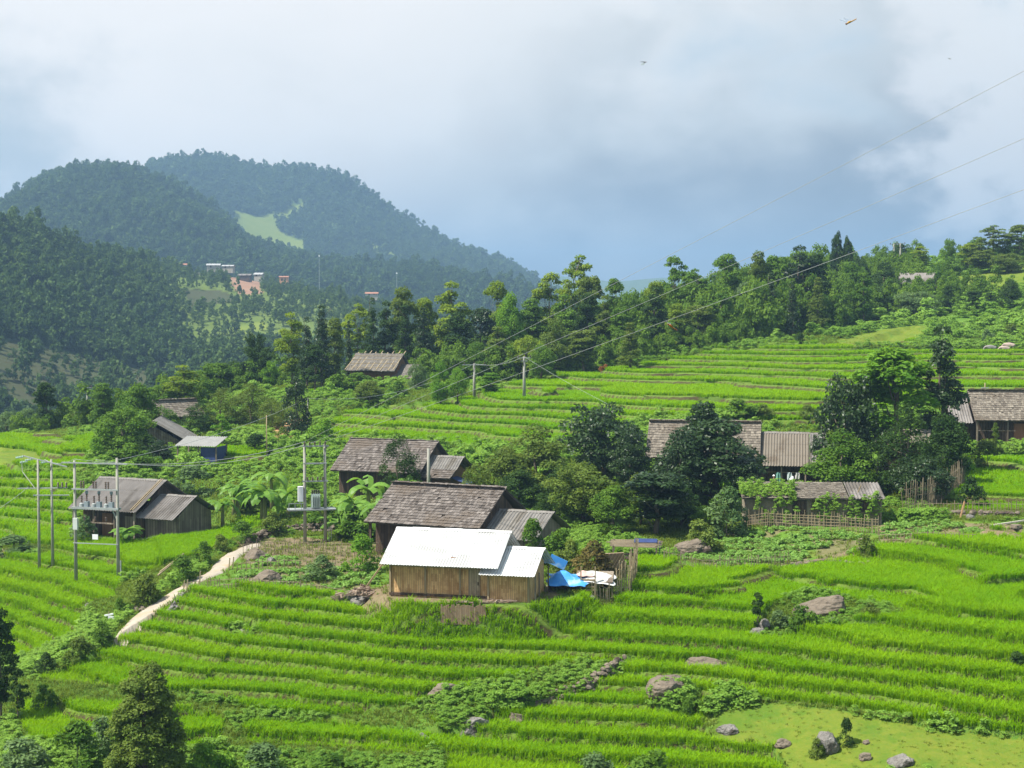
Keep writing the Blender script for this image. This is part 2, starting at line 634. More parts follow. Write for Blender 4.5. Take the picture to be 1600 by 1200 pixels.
# ------------------------------------------------------------------ ground sheet
def ground_mat():
    m = bpy.data.materials.new('hillside_ground')
    m.use_nodes = True
    t = NT(m.node_tree)
    out = t.n('ShaderNodeOutputMaterial')
    tc = t.n('ShaderNodeTexCoord')
    v = tc.outputs['Object']
    n1 = t.noise(v, 0.35, 6, 0.65)
    n2 = t.noise(v, 2.2, 6, 0.7)
    n3 = t.noise(v, 9.0, 4, 0.6)

    def a(nm):
        return t.n('ShaderNodeAttribute', attribute_name=nm).outputs['Fac']
    grass = t.mix(t.math('MULTIPLY_ADD', n2, 1.6, -0.3, clamp=True), (0.055, 0.135, 0.013), (0.13, 0.235, 0.03))
    dry = t.mix(n3, (0.17, 0.20, 0.035), (0.24, 0.22, 0.06))
    grass = t.mix(t.math('MULTIPLY', t.sstep(n1, 0.5, 0.7), 0.5), grass, dry)
    paddy = t.mix(n2, (0.05, 0.11, 0.012), (0.10, 0.15, 0.03))
    col = t.mix(a('paddy'), grass, paddy)
    bank = t.mix(t.sstep(n2, 0.5, 0.75), (0.07, 0.052, 0.026), (0.11, 0.14, 0.03))
    bank = t.mix(t.math('MULTIPLY', n3, 0.5), bank, (0.055, 0.06, 0.02))
    col = t.mix(a('bank'), col, bank)
    lip = t.mix(n3, (0.15, 0.21, 0.035), (0.10, 0.18, 0.02))
    col = t.mix(a('lip'), col, lip)
    mead = t.mix(t.math('MULTIPLY_ADD', n2, 1.7, -0.35, clamp=True), (0.085, 0.165, 0.015), (0.185, 0.20, 0.028))
    mead = t.mix(t.math('MULTIPLY', t.sstep(n1, 0.48, 0.66), 0.7), mead, (0.07, 0.15, 0.015))
    col = t.mix(a('meadow'), col, mead)
    soil = t.mix(t.math('MULTIPLY_ADD', n2, 1.7, -0.35, clamp=True), (0.12, 0.085, 0.05), (0.26, 0.21, 0.13))
    soil = t.mix(t.math('MULTIPLY', t.sstep(n1, 0.45, 0.6), 0.2), soil, (0.09, 0.13, 0.03))
    col = t.mix(a('soil'), col, soil)
    red = t.mix(n2, (0.42, 0.22, 0.10), (0.55, 0.36, 0.2))
    col = t.mix(a('clay'), col, red)
    p = t.n('ShaderNodeBsdfPrincipled', i_Roughness=0.95)
    p.inputs['Specular IOR Level'].default_value = 0.1
    t.l(col, p.inputs['Base Color'])
    b = t.n('ShaderNodeBump', i_Strength=0.7, i_Distance=0.12)
    t.l(t.noise(v, 6.0, 6, 0.7), b.inputs['Height'])
    t.l(b.outputs[0], p.inputs['Normal'])
    t.l(p.outputs[0], out.inputs['Surface'])
    return m


MEADOW = [[(1125, 1108), (1200, 1098), (1400, 1128), (1620, 1156), (1620, 1215), (1235, 1215), (1210, 1165), (1110, 1150)],
          [(-90, 705), (60, 708), (70, 730), (-90, 735)], [(1300, 533), (1390, 512), (1445, 508), (1450, 522), (1400, 535), (1330, 545)],
          [(1490, 432), (1620, 415), (1620, 440), (1560, 458), (1490, 455)]]
SOIL = [[(375, 838), (480, 842), (600, 850), (600, 884), (470, 890), (385, 880), (365, 865)],
        [(548, 934), (610, 915), (850, 915), (875, 952), (850, 974), (760, 988), (610, 980), (548, 962)],
        [(1370, 820), (1460, 818), (1600, 818), (1600, 842), (1380, 850)],
        [(1130, 895), (1240, 880), (1360, 850), (1390, 850), (1380, 865), (1250, 893)]]
CLAY = [[(425, 660), (475, 655), (470, 682), (440, 695), (428, 690)]]
GARDEN = [[(1090, 850), (1180, 835), (1350, 836), (1356, 852), (1330, 872), (1240, 880), (1130, 888), (1065, 874)],
          [(375, 898), (590, 888), (590, 922), (420, 920), (370, 915)],
          [(400, 872), (470, 872), (470, 886), (400, 888)], [(1375, 818), (1480, 818), (1540, 832), (1530, 846), (1380, 842)],
          [(-90, 862), (60, 858), (70, 872), (-90, 880)]]


def any_in(px, py, polys):
    r = np.zeros(np.shape(px), bool)
    for p in polys:
        r |= inpoly(px, py, p)
    return r


def build_ground():
    ds = np.concatenate([np.arange(34, 72, 1.0), np.arange(72, 126, 0.125), np.arange(126, 236, 0.25), np.arange(236, 440, 0.9)])
    ps = np.arange(-440, 2041, 6.0)
    D, PX = np.meshgrid(ds, ps, indexing='ij')
    X = (PX - 800) / F * D
    z, ki, fr, rz, px, py = land(X, D)
    nr, nc = X.shape
    co = np.stack([X, D, z], -1).reshape(-1, 3).astype(np.float32)
    idx = np.arange(nr * nc).reshape(nr, nc)
    q = np.stack([idx[:-1, :-1], idx[:-1, 1:], idx[1:, 1:], idx[1:, :-1]], -1).reshape(-1, 4)
    me = bpy.data.meshes.new('ground')
    me.vertices.add(len(co))
    me.vertices.foreach_set('co', co.reshape(-1))
    me.loops.add(q.size)
    me.loops.foreach_set('vertex_index', q.reshape(-1).astype(np.int32))
    me.polygons.add(len(q))
    me.polygons.foreach_set('loop_start', np.arange(0, q.size, 4, dtype=np.int32))
    me.polygons.foreach_set('loop_total', np.full(len(q), 4, np.int32))
    me.polygons.foreach_set('use_smooth', np.ones(len(q), bool))
    mead, soil, clay, gard = any_in(px, py, MEADOW), any_in(px, py, SOIL), any_in(px, py, CLAY), any_in(px, py, GARDEN)
    gsoil = gard * (vnoise(X, D, 1.2, 31) > 0.35) * 0.8
    at = {'paddy': rz * 1.0, 'bank': rz * smooth(fr, 0.86, 0.92), 'lip': rz * (1 - smooth(fr, 0.06, 0.13)),
          'meadow': mead * 1.0, 'soil': np.maximum(soil * 1.0, gsoil), 'clay': clay * 1.0}
    for k, val in at.items():
        a = me.attributes.new(k, 'FLOAT', 'POINT')
        a.data.foreach_set('value', np.ascontiguousarray(val.reshape(-1), np.float32))
    me.materials.append(ground_mat())
    me.update(calc_edges=True)
    o = bpy.data.objects.new('ground', me)
    COL.objects.link(o)
    tag(o, kind='structure')


build_ground()


def build_path():
    pts = [(hit(*p), w) for p, w in PATH]
    P = []
    for i in range(len(pts) - 1):
        (a, wa), (b, wb) = pts[i], pts[i + 1]
        for s in np.linspace(0, 1, 24, endpoint=False):
            P.append((a * (1 - s) + b * s, wa * (1 - s) + wb * s))
    c = np.array([p for p, _ in P])
    for _ in range(12):
        c[1:-1] = (c[:-2] + c[1:-1] * 2 + c[2:]) / 4
    m = MB()
    n = 13
    vs, fs = [], []
    for i in range(len(c)):
        d = c[min(i + 1, len(c) - 1)] - c[max(i - 1, 0)]
        s = np.array((d[1], -d[0], 0)) / math.hypot(d[0], d[1])
        w = P[i][1] / 2.3 * (1 + 0.25 * (vnoise(c[i, 0], c[i, 1], 0.8, 3) - 0.5))
        for k in range(n):
            q = c[i] + s * w * (k / (n - 1) * 2 - 1) + s * 0.12 * (vnoise(c[i, 0], c[i, 1], 0.9, 9) - 0.5)
            vs.append(q)
    vs = np.array(vs)
    vs[:, 2] = land(vs[:, 0], vs[:, 1])[0] + 0.10 - 0.10 * np.tile(np.abs(np.linspace(-1, 1, n)) ** 6, len(c))
    for i in range(len(c) - 1):
        for k in range(n - 1):
            fs.append((i * n + k, i * n + k + 1, (i + 1) * n + k + 1, (i + 1) * n + k))
    m.add(vs, fs)
    o = m.build('path', mat('path_dirt', (0.29, 0.245, 0.19), (0.43, 0.385, 0.32), 0.95, 1.6, bump=0.5, bscale=9, stain=(0.36, 0.28, 0.19), stain_scale=0.8), None, True)
    tag(o, kind='structure')


build_path()

PROTO = bpy.data.collections.new('prototypes')       # never linked: sources of the instanced ground cover


def scatter(name, P, rotz, scl, tint, which, protos, tilt=None):
    """one stuff object: instances of the proto meshes on points"""
    me = bpy.data.meshes.new(name)
    n = len(P)
    me.vertices.add(n)
    me.vertices.foreach_set('co', np.ascontiguousarray(P, np.float32).reshape(-1))
    rot = np.zeros((n, 3), np.float32)
    rot[:, 2] = rotz
    if tilt is not None:
        rot[:, :2] = tilt
    scl = np.asarray(scl, np.float32)
    if scl.ndim == 1:
        scl = np.repeat(scl[:, None], 3, 1)
    for nm, typ, key, val in (('rot', 'FLOAT_VECTOR', 'vector', rot), ('scl', 'FLOAT_VECTOR', 'vector', scl)):
        a = me.attributes.new(nm, typ, 'POINT')
        a.data.foreach_set(key, np.ascontiguousarray(val).reshape(-1))
    a = me.attributes.new('tint', 'FLOAT', 'POINT')
    a.data.foreach_set('value', np.asarray(tint, np.float32))
    a = me.attributes.new('which', 'INT', 'POINT')
    a.data.foreach_set('value', np.asarray(which, np.int32))
    o = bpy.data.objects.new(name, me)
    COL.objects.link(o)
    tag(o, kind='stuff')
    c = bpy.data.collections.new(name + '_sources')
    for p in protos:
        c.objects.link(p)
    ng = bpy.data.node_groups.new(name, 'GeometryNodeTree')
    ng.interface.new_socket('Geometry', in_out='INPUT', socket_type='NodeSocketGeometry')
    ng.interface.new_socket('Geometry', in_out='OUTPUT', socket_type='NodeSocketGeometry')
    gi, go = ng.nodes.new('NodeGroupInput'), ng.nodes.new('NodeGroupOutput')
    ci = ng.nodes.new('GeometryNodeCollectionInfo')
    ci.inputs['Collection'].default_value = c
    ci.inputs['Separate Children'].default_value = True
    ci.inputs['Reset Children'].default_value = True
    ip = ng.nodes.new('GeometryNodeInstanceOnPoints')
    ip.inputs['Pick Instance'].default_value = True

    def named(nm, typ):
        q = ng.nodes.new('GeometryNodeInputNamedAttribute')
        q.data_type = typ
        q.inputs[0].default_value = nm
        return q.outputs[0]
    ng.links.new(gi.outputs[0], ip.inputs['Points'])
    ng.links.new(ci.outputs[0], ip.inputs['Instance'])
    ng.links.new(named('which', 'INT'), ip.inputs['Instance Index'])
    e2r = ng.nodes.new('FunctionNodeEulerToRotation')
    ng.links.new(named('rot', 'FLOAT_VECTOR'), e2r.inputs[0])
    ng.links.new(e2r.outputs[0], ip.inputs['Rotation'])
    ng.links.new(named('scl', 'FLOAT_VECTOR'), ip.inputs['Scale'])
    ng.links.new(ip.outputs[0], go.inputs[0])
    md = o.modifiers.new('scatter', 'NODES')
    md.node_group = ng
    return o


def proto(name, me):
    o = bpy.data.objects.new(name, me)
    return o


RNG = np.random.default_rng(11)


def blades(name, n, h, spread, w, lean, material, seed):
    """a tuft of bent tapering blades, unit: metres"""
    r = np.random.default_rng(seed)
    Q, rr = [], []
    for i in range(n):
        a = r.uniform(0, 6.283)
        x0 = np.array((math.cos(a), math.sin(a), 0)) * spread * math.sqrt(r.uniform(0, 1))
        b = r.uniform(0, 6.283)
        out = np.array((math.cos(b), math.sin(b), 0))
        side = np.array((-out[1], out[0], 0)) * w * r.uniform(0.7, 1.3)
        hh = h * r.uniform(0.72, 1.1)
        l = lean * r.uniform(0.3, 1.3) * hh
        p = [x0, x0 + out * l * 0.25 + np.array((0, 0, hh * 0.55)), x0 + out * l + np.array((0, 0, hh * (1 - 0.25 * lean)))]
        ww = [0.8, 1.0, 0.15]
        for k in range(2):
            Q.append([p[k] - side * ww[k], p[k] + side * ww[k], p[k + 1] + side * ww[k + 1], p[k + 1] - side * ww[k + 1]])
            rr.append(r.uniform(0.15, 0.85))
    return proto(name, quads_mesh(name, np.array(Q), rr, material))


RICE_M = leaf_mat('rice_leaf', (0.085, 0.285, 0.002), (0.295, 0.48, 0.005), 0.46, 0.6, 0.05, inst=True)
rice_protos = [blades('rice_tuft', 13, 0.52, 0.16, 0.017, 0.62, RICE_M, s) for s in range(4)]
rice_far = [blades('rice_tuft_far', 12, 0.56, 0.28, 0.036, 0.62, RICE_M, s + 9) for s in range(3)]


def jgrid(d0, d1, p0, p1, step):
    """jittered points over the view's wedge"""
    ds = np.arange(d0, d1, step)
    X, Y = [], []
    for d in ds:
        xs = np.arange((p0 - 800) / F * d, (p1 - 800) / F * d, step)
        X.append(xs + RNG.uniform(-0.5, 0.5, len(xs)) * step)
        Y.append(d + RNG.uniform(-0.5, 0.5, len(xs)) * step)
    return np.concatenate(X), np.concatenate(Y)


def plant_rice():
    for nm, d0, d1, st, pr in (('rice', 70, 128, 0.175, rice_protos), ('rice', 128, 236, 0.31, rice_far)):
        x, y = jgrid(d0, d1, -80, 1680, st)
        z, ki, fr, rz, px, py = land(x, y)
        pathd = np.full(x.shape, 9.0)
        edge = smooth(vnoise(x, y, 5, 43), 0.35, 0.65) * 0.13 * (y < 132) - 0.04 * (y > 150)
        ok = rz & (fr > np.where(y < 132, 0.06, 0.10) - edge) & (fr < np.where(y < 132, 0.94, 0.90) + edge)
        for (cx, cyy, rad, zz) in PADS:
            ok &= np.hypot(x - cx, y - cyy) > rad * 0.9
        ok &= ~(any_in(px, py, MEADOW))
        bare = vnoise(x, y, 2.4, 41) + 0.3 * vnoise(x, y, 0.7, 42)
        ok &= bare > 0.16
        x, y, z, ki, px = x[ok], y[ok], z[ok], ki[ok], px[ok]
        n = len(x)
        plot = (np.sin(ki * 12.9898 + np.floor(px / 330 + ki * 0.37) * 4.1) * 43758.5) % 1.0
        patch = vnoise(x, y, 16, 21)
        t = 0.14 + 0.45 * plot + 0.45 * (patch - 0.3) + 0.3 * (vnoise(x, y, 1.6, 22) - 0.5) + RNG.normal(0, 0.13, n)
        hs = (0.88 + 0.3 * vnoise(x, y, 5, 23) + 0.16 * (plot - 0.5)) * RNG.uniform(0.75, 1.25, n)
        scl = np.stack([np.ones(n), np.ones(n), hs], 1)
        scatter(nm, np.stack([x, y, z - 0.02], 1), RNG.uniform(0, 6.28, n), scl, np.clip(t, 0, 1), RNG.integers(0, len(pr), n), pr)
        print('rice', n)


plant_rice()
# ------------------------------------------------------------------ trees: leaves on lobes round a trunk with limbs
def leaf_quads(c, nrm, size, r, asp=0.55):
    """diamond leaves at c facing roughly nrm"""
    n = len(c)
    nrm = nrm / (np.linalg.norm(nrm, axis=1, keepdims=True) + 1e-9)
    t = r.normal(size=(n, 3))
    t -= nrm * (t * nrm).sum(1, keepdims=True)
    t /= np.linalg.norm(t, axis=1, keepdims=True) + 1e-9
    b = np.cross(nrm, t)
    L = (size * r.uniform(0.7, 1.3, n))[:, None]
    fold = nrm * L * 0.12
    return np.stack([c - t * L, c + b * L * asp - fold, c + t * L, c - b * L * asp - fold], 1)


def lobes_to_leaves(lobes, total, size, r, up=0.5, shell=0.55, asp=0.55):
    """lobes: rows cx cy cz rx ry rz"""
    lobes = np.asarray(lobes, float)
    area = (lobes[:, 3] * lobes[:, 4] + lobes[:, 3] * lobes[:, 5])
    cnt = np.maximum(3, (total * area / area.sum()).astype(int))
    li = np.repeat(np.arange(len(lobes)), cnt)
    n = len(li)
    dr = r.normal(size=(n, 3))
    dr /= np.linalg.norm(dr, axis=1, keepdims=True)
    low = dr[:, 2] < -0.35
    dr[low, 2] *= -0.6
    rad = shell + (1 - shell) * r.uniform(0, 1, n) ** 0.6
    L = lobes[li]
    c = L[:, :3] + dr * rad[:, None] * L[:, 3:]
    nrm = dr * 0.55 + np.array((0, 0, up)) + r.normal(size=(n, 3)) * 0.45
    lr = r.uniform(0, 1, len(lobes))[li]
    rnd = np.clip(0.5 + (lr - 0.5) * 0.55 + r.normal(0, 0.16, n), 0, 1)
    return leaf_quads(c, nrm, np.full(n, size), r, asp), rnd


def env_lobes(r, H, prof, nl, lobe, flat=1.0, hollow=0.35, sway=0.0):
    """lobes inside a profile (list of z fraction, radius)"""
    zf = np.array([p[0] for p in prof])
    rf = np.array([p[1] for p in prof])
    out = []
    zz = r.uniform(zf[0], zf[-1], nl * 6)
    w = np.interp(zz, zf, rf)
    keep = r.uniform(0, w.max(), len(zz)) < w + 0.04 * w.max()
    zz = zz[keep][:nl]
    for z in zz:
        R0 = np.interp(z, zf, rf)
        a = r.uniform(0, 6.283)
        q = R0 * (hollow + (1 - hollow) * math.sqrt(r.uniform(0, 1)))
        s = lobe * r.uniform(0.65, 1.3)
        q = max(0, q - s * 0.45)
        out.append((q * math.cos(a) + sway * (z ** 2) * H * 0.1, q * math.sin(a), z * H, s, s, s * flat))
    return np.array(out)


def trunk_mesh(r, H, rad, lobes, top=0.8, limbs=7, base_z=0.0, bend=0.03):
    m = MB()
    p = [np.array((0, 0, -0.25))]
    for k in range(1, 7):
        z = H * top * k / 6
        p.append(np.array((r.normal(0, bend) * H * k / 6, r.normal(0, bend) * H * k / 6, z)))
    rr = [rad * (1.25 - 1.05 * k / 6) for k in range(7)]
    m.tube(p, rr, 7)
    if limbs and len(lobes):
        pick = lobes[r.permutation(len(lobes))[:limbs]]
        for L in pick:
            e = np.array(L[:3])
            z0 = max(H * 0.12, e[2] - abs(r.normal(0.22, 0.06)) * H)
            z0 = min(z0, H * top * 0.92)
            kk = z0 / (H * top) * 6
            i = int(min(5, kk))
            s = p[i] + (p[i + 1] - p[i]) * (kk - i)
            mid = (s + e) / 2 + np.array((0, 0, -0.03 * H))
            w = rad * 0.42
            m.tube([s, mid, e], [w, w * 0.6, w * 0.2], 5)
    return m


TREES = {}
BARK = mat('bark', (0.10, 0.075, 0.05), (0.20, 0.17, 0.13), 0.95, 3.0, bump=0.6, bscale=10, stretch=(2, 2, 0.4))
PALEBARK = mat('pale_bark', (0.25, 0.21, 0.16), (0.38, 0.34, 0.28), 0.95, 3.0, bump=0.5, bscale=10, stretch=(2, 2, 0.4))


def make_kind(kind, var, H, Wd, leaves, size, prof, nl, lobe, flat=1.0, up=0.5, hollow=0.35, rad=0.16, top=0.8, limbs=7,
              shell=0.55, asp=0.55, bark=None, extra=None, shade=None):
    r = np.random.default_rng(sum(ord(c) for c in kind) * 31 + var * 7)
    lb = env_lobes(r, H, prof, nl, lobe, flat, hollow)
    if extra:
        lb = np.concatenate([lb, np.array(extra, float)])
    Q, rnd = lobes_to_leaves(lb, leaves, size, r, up, shell, asp)
    S = np.array((1 / Wd, 1 / Wd, 1 / H))
    cm = quads_mesh('crown', Q * S, rnd, leaf_mat('leaf_mid', (0.045, 0.115, 0.013), (0.15, 0.265, 0.03)))
    tm = trunk_mesh(r, H, rad, lb, top, limbs)
    tm.v = [v * S for v in tm.v]
    to = tm.build('trunk', bark or BARK, None, True, link=False)
    TREES[(kind, var)] = (cm, to.data)


def make_trees():
    for v in range(3):
        make_kind('round', v, 8, 8, 8500, 0.165, [(0.14, 0.5 * 8 * 0.6), (0.35, 3.6), (0.6, 3.4), (0.8, 2.5), (0.97, 0.5)], 46, 1.15, 0.8, rad=0.2, top=0.7)
        make_kind('tall', v, 14, 6, 7000, 0.21, [(0.20, 1.2), (0.4, 2.4), (0.62, 2.7), (0.82, 2.0), (0.98, 0.4)], 44, 1.1, 0.75, rad=0.2, top=0.9, limbs=10)
        make_kind('conifer', v, 14, 4.4, 5200, 0.20, [(0.12, 1.5), (0.25, 2.0), (0.55, 1.45), (0.8, 0.8), (0.99, 0.1)], 120, 0.62, 0.8, up=0.3, hollow=0.0, rad=0.17, top=0.97, limbs=10, asp=0.35)
        make_kind('tier', v, 14, 8, 5200, 0.24, [(0.32, 2.0), (0.5, 3.4), (0.72, 3.6), (0.88, 2.6), (0.98, 1.2)], 46, 1.2, 0.55, up=0.8, hollow=0.25, rad=0.17, top=0.95, limbs=18, bark=PALEBARK)
        make_kind('bush', v, 2, 2.6, 2300, 0.085, [(0.05, 1.0), (0.3, 1.15), (0.6, 0.95), (0.95, 0.3)], 26, 0.36, 0.8, up=0.6, rad=0.03, top=0.7, limbs=8)
    for v in range(2):
        make_kind('feather', v, 8, 5, 6000, 0.15, [(0.06, 1.9), (0.3, 2.4), (0.6, 2.0), (0.97, 0.6)], 60, 0.62, 1.7, up=0.15, hollow=0.3, rad=0.12, asp=0.28)
        make_kind('open', v, 7, 5, 1700, 0.2, [(0.3, 1.4), (0.5, 2.2), (0.75, 1.9), (0.97, 0.7)], 22, 0.7, 0.7, up=0.6, rad=0.09, top=0.85, limbs=14)
    make_kind('pyramid', 0, 7, 4.2, 34000, 0.09, [(0.02, 1.9), (0.2, 2.05), (0.45, 1.9), (0.7, 1.5), (0.88, 1.05), (0.99, 0.45)], 230, 0.45, 0.9, up=0.6, hollow=0.6, rad=0.16, top=0.9)
    make_kind('lollipop', 0, 2.4, 1.2, 900, 0.09, [(0.52, 0.3), (0.7, 0.5), (0.85, 0.42), (0.99, 0.15)], 16, 0.22, 0.9, rad=0.06, top=0.75, limbs=8,
              extra=[(0.05, 0, 0.3, 0.28, 0.28, 0.35), (-0.1, 0.05, 0.6, 0.2, 0.2, 0.3)])
    make_kind('pollard', 0, 8, 5, 5000, 0.16, [(0.05, 2.0), (0.3, 2.4), (0.6, 2.3), (0.9, 1.2)], 60, 0.7, 1.0, up=0.2, rad=0.2, limbs=10)
    # bamboo: arching culms, leaves hung along them
    for v in range(2):
        r = np.random.default_rng(77 + v)
        H, Wd = 11.0, 6.0
        m = MB()
        C = []
        for k in range(26):
            a = r.uniform(0, 6.283)
            l = r.uniform(0.3, 2.6)
            h = H * r.uniform(0.62, 1.0)
            o = np.array((math.cos(a), math.sin(a), 0))
            b = o * r.uniform(0, 0.5)
            pts = [b + o * l * (s ** 2.4) + np.array((0, 0, h * (s - 0.16 * s ** 4))) for s in np.linspace(0, 1, 9)]
            m.tube(pts, [0.05 * (1 - 0.8 * s) for s in np.linspace(0, 1, 9)], 4)
            for s in np.linspace(0.3, 1, 26):
                q = b + o * l * (s ** 2.4) + np.array((0, 0, h * (s - 0.16 * s ** 4)))
                C.append(np.concatenate([q, [0.55, 0.55, 0.38]]))
        C = np.array(C)
        Q, rnd = lobes_to_leaves(C, 7000, 0.24, r, 0.1, 0.2, 0.26)
        S = np.array((1 / Wd, 1 / Wd, 1 / H))
        cm = quads_mesh('crown', Q * S, rnd, MATS['leaf_mid'])
        m.v = [q * S for q in m.v]
        TREES[('bamboo', v)] = (cm, m.build('culms', mat('bamboo_culm', (0.12, 0.16, 0.04), (0.22, 0.24, 0.08)), None, True, link=False).data)
    # banana: sheath stem and long arching split leaves
    for v in range(3):
        r = np.random.default_rng(5 + v)
        H, Wd = 3.6, 3.6
        m = MB()
        Q, rr = [], []
        for st in range(1 + v % 2):
            o0 = np.array((r.normal(0, 0.3) * st, r.normal(0, 0.3) * st, 0))
            hs = r.uniform(1.5, 2.0)
            m.tube([o0 + np.array((0, 0, -0.2)), o0 + np.array((0.05, 0, hs * 0.5)), o0 + np.array((0.08, 0, hs))], [0.16, 0.13, 0.08], 8)
            nl = 9
            for k in range(nl):
                a = k * 2.4 + r.uniform(-0.3, 0.3)
                up0 = r.uniform(0.45, 1.3) if k else 1.45
                L = r.uniform(1.5, 2.0)
                o = np.array((math.cos(a), math.sin(a), 0))
                sd = np.array((-o[1], o[0], 0))
                p, dirv = o0 + np.array((0.08, 0, hs - 0.1)), None
                ang = up0
                prev = p
                n = 9
                for s in range(n):
                    ang -= 0.24 * (1.35 - 0.35 * up0)
                    st_ = L / n
                    cur = prev + st_ * (o * math.cos(ang) + np.array((0, 0, math.sin(ang))))
                    wa = 0.27 * math.sin(math.pi * min(1, (s + 0.35) / n)) ** 0.6 + 0.02
                    wb = 0.27 * math.sin(math.pi * min(0.99, (s + 1.2) / n)) ** 0.6 + 0.01
                    dz = np.array((0, 0, -0.35))
                    for sg in (1, -1):
                        if r.uniform() < 0.08:
                            continue
                        Q.append([prev, cur - (cur - prev) * 0.04, cur + sd * sg * wb + dz * wb, prev + sd * sg * wa + dz * wa])
                        rr.append(r.uniform(0.25, 0.8))
                    prev = cur
        S = np.array((1 / Wd, 1 / Wd, 1 / H))
        cm = quads_mesh('leaf_crown', np.array(Q) * S, rr, leaf_mat('banana_leaf', (0.085, 0.215, 0.022), (0.23, 0.40, 0.06), 0.45, 0.45, 0.25))
        m.v = [q * S for q in m.v]
        TREES[('banana', v)] = (cm, m.build('stem', mat('banana_stem', (0.14, 0.17, 0.06), (0.25, 0.22, 0.10)), None, True, link=False).data)


make_trees()
LEAF = {
    'mid': MATS['leaf_mid'],
    'dark': leaf_mat('leaf_dark', (0.013, 0.036, 0.009), (0.046, 0.088, 0.021), 0.25, 0.42, 0.35),
    'deep': leaf_mat('leaf_deep', (0.020, 0.052, 0.011), (0.064, 0.118, 0.024), 0.28),
    'yellow': leaf_mat('leaf_yellow', (0.10, 0.185, 0.016), (0.27, 0.36, 0.035), 0.42),
    'bright': leaf_mat('leaf_bright', (0.085, 0.21, 0.016), (0.21, 0.38, 0.035), 0.42),
    'olive': leaf_mat('leaf_olive', (0.07, 0.125, 0.018), (0.185, 0.25, 0.045), 0.37),
    'grey': leaf_mat('leaf_grey', (0.065, 0.13, 0.04), (0.18, 0.27, 0.10), 0.33),
    'rust': leaf_mat('leaf_rust', (0.05, 0.065, 0.015), (0.19, 0.15, 0.045), 0.35),
    'red': leaf_mat('leaf_red', (0.16, 0.07, 0.02), (0.33, 0.15, 0.05), 0.35),
}
PART_NAMES = {'banana': ('leaf_crown', 'stem'), 'bamboo': ('crown', 'culms')}


def tree(kind, var, colour, px, py, top, w, label, name='broadleaf_tree', cat='tree', group=None, d=None, rz=None, sink=0.0):
    """px column, py seen foot (or d the distance of a hidden foot), top: seen top row, w: seen crown width in photo pixels"""
    p = spot_of(px, py, d)
    dd = p[1]
    v0 = proj(p[0], p[1], p[2])[1]
    h = (v0 - top) * dd / F
    wd = w * dd / F
    o = thing(name, label, cat, (p[0], p[1], p[2] - sink), rz if rz is not None else (px * 7.13 + top) % 6.28, group)
    cm, tm = TREES[(kind, var)]
    o.scale = (wd, wd, h + sink)
    a, b = PART_NAMES.get(kind, ('crown', 'trunk'))
    for nm, me in ((a, cm), (b, tm)):
        c = bpy.data.objects.new(nm, me)
        COL.objects.link(c)
        c.parent = o
        if nm == 'crown' and colour != 'mid':
            c.material_slots[0].link = 'OBJECT'
            c.material_slots[0].material = LEAF[colour]
    return o


# ------------------------------------------------------------------ far hills and their forest
def canopy(name, n, seed, material, H=1.0, Wd=1.0, lob=9):
    r = np.random.default_rng(seed)
    lb = env_lobes(r, 1.0, [(0.25, 0.36), (0.5, 0.48), (0.75, 0.36), (0.97, 0.08)], lob, 0.2, 0.85, 0.25)
    Q, rnd = lobes_to_leaves(lb, n, 0.072, r, 0.45, 0.6, 0.62)
    return proto(name, quads_mesh(name, Q, rnd, material))


FOREST_M = leaf_mat('forest_leaf', (0.022, 0.060, 0.015), (0.10, 0.165, 0.034), 0.28, inst=True)
forest_protos = [canopy('canopy', 330, 50 + s, FOREST_M, lob=8 + s) for s in range(4)]


def hill_mat(name, c1, c2, patch=None):
    m = bpy.data.materials.new(name)
    m.use_nodes = True
    t = NT(m.node_tree)
    out = t.n('ShaderNodeOutputMaterial')
    tc = t.n('ShaderNodeTexCoord')
    v = tc.outputs['Object']
    col = t.mix(t.math('MULTIPLY_ADD', t.noise(v, 0.05, 8, 0.7), 1.8, -0.4, clamp=True), c1, c2)
    at = t.n('ShaderNodeAttribute', attribute_name='clear')
    gr = t.mix(t.noise(v, 0.06, 6, 0.7), (0.11, 0.17, 0.03), (0.21, 0.24, 0.05))
    col = t.mix(at.outputs['Fac'], col, gr)
    a2 = t.n('ShaderNodeAttribute', attribute_name='scar')
    col = t.mix(a2.outputs['Fac'], col, t.mix(t.noise(v, 0.12, 6, 0.7), (0.26, 0.135, 0.085), (0.34, 0.22, 0.15)))
    a3 = t.n('ShaderNodeAttribute', attribute_name='bare')
    col = t.mix(a3.outputs['Fac'], col, t.mix(t.math('MULTIPLY_ADD', t.noise(v, 0.2, 6, 0.7), 1.8, -0.4, clamp=True), (0.065, 0.06, 0.034), (0.06, 0.08, 0.03)))  # bare brown-green ground, its colour darkened to stand in for cloud shadow
    p = t.n('ShaderNodeBsdfPrincipled', i_Roughness=0.95)
    p.inputs['Specular IOR Level'].default_value = 0.05
    t.l(col, p.inputs['Base Color'])
    t.l(p.outputs[0], out.inputs['Surface'])
    return m


HILLM = hill_mat('far_hillside', (0.045, 0.085, 0.02), (0.11, 0.155, 0.04))
HILLS = {}


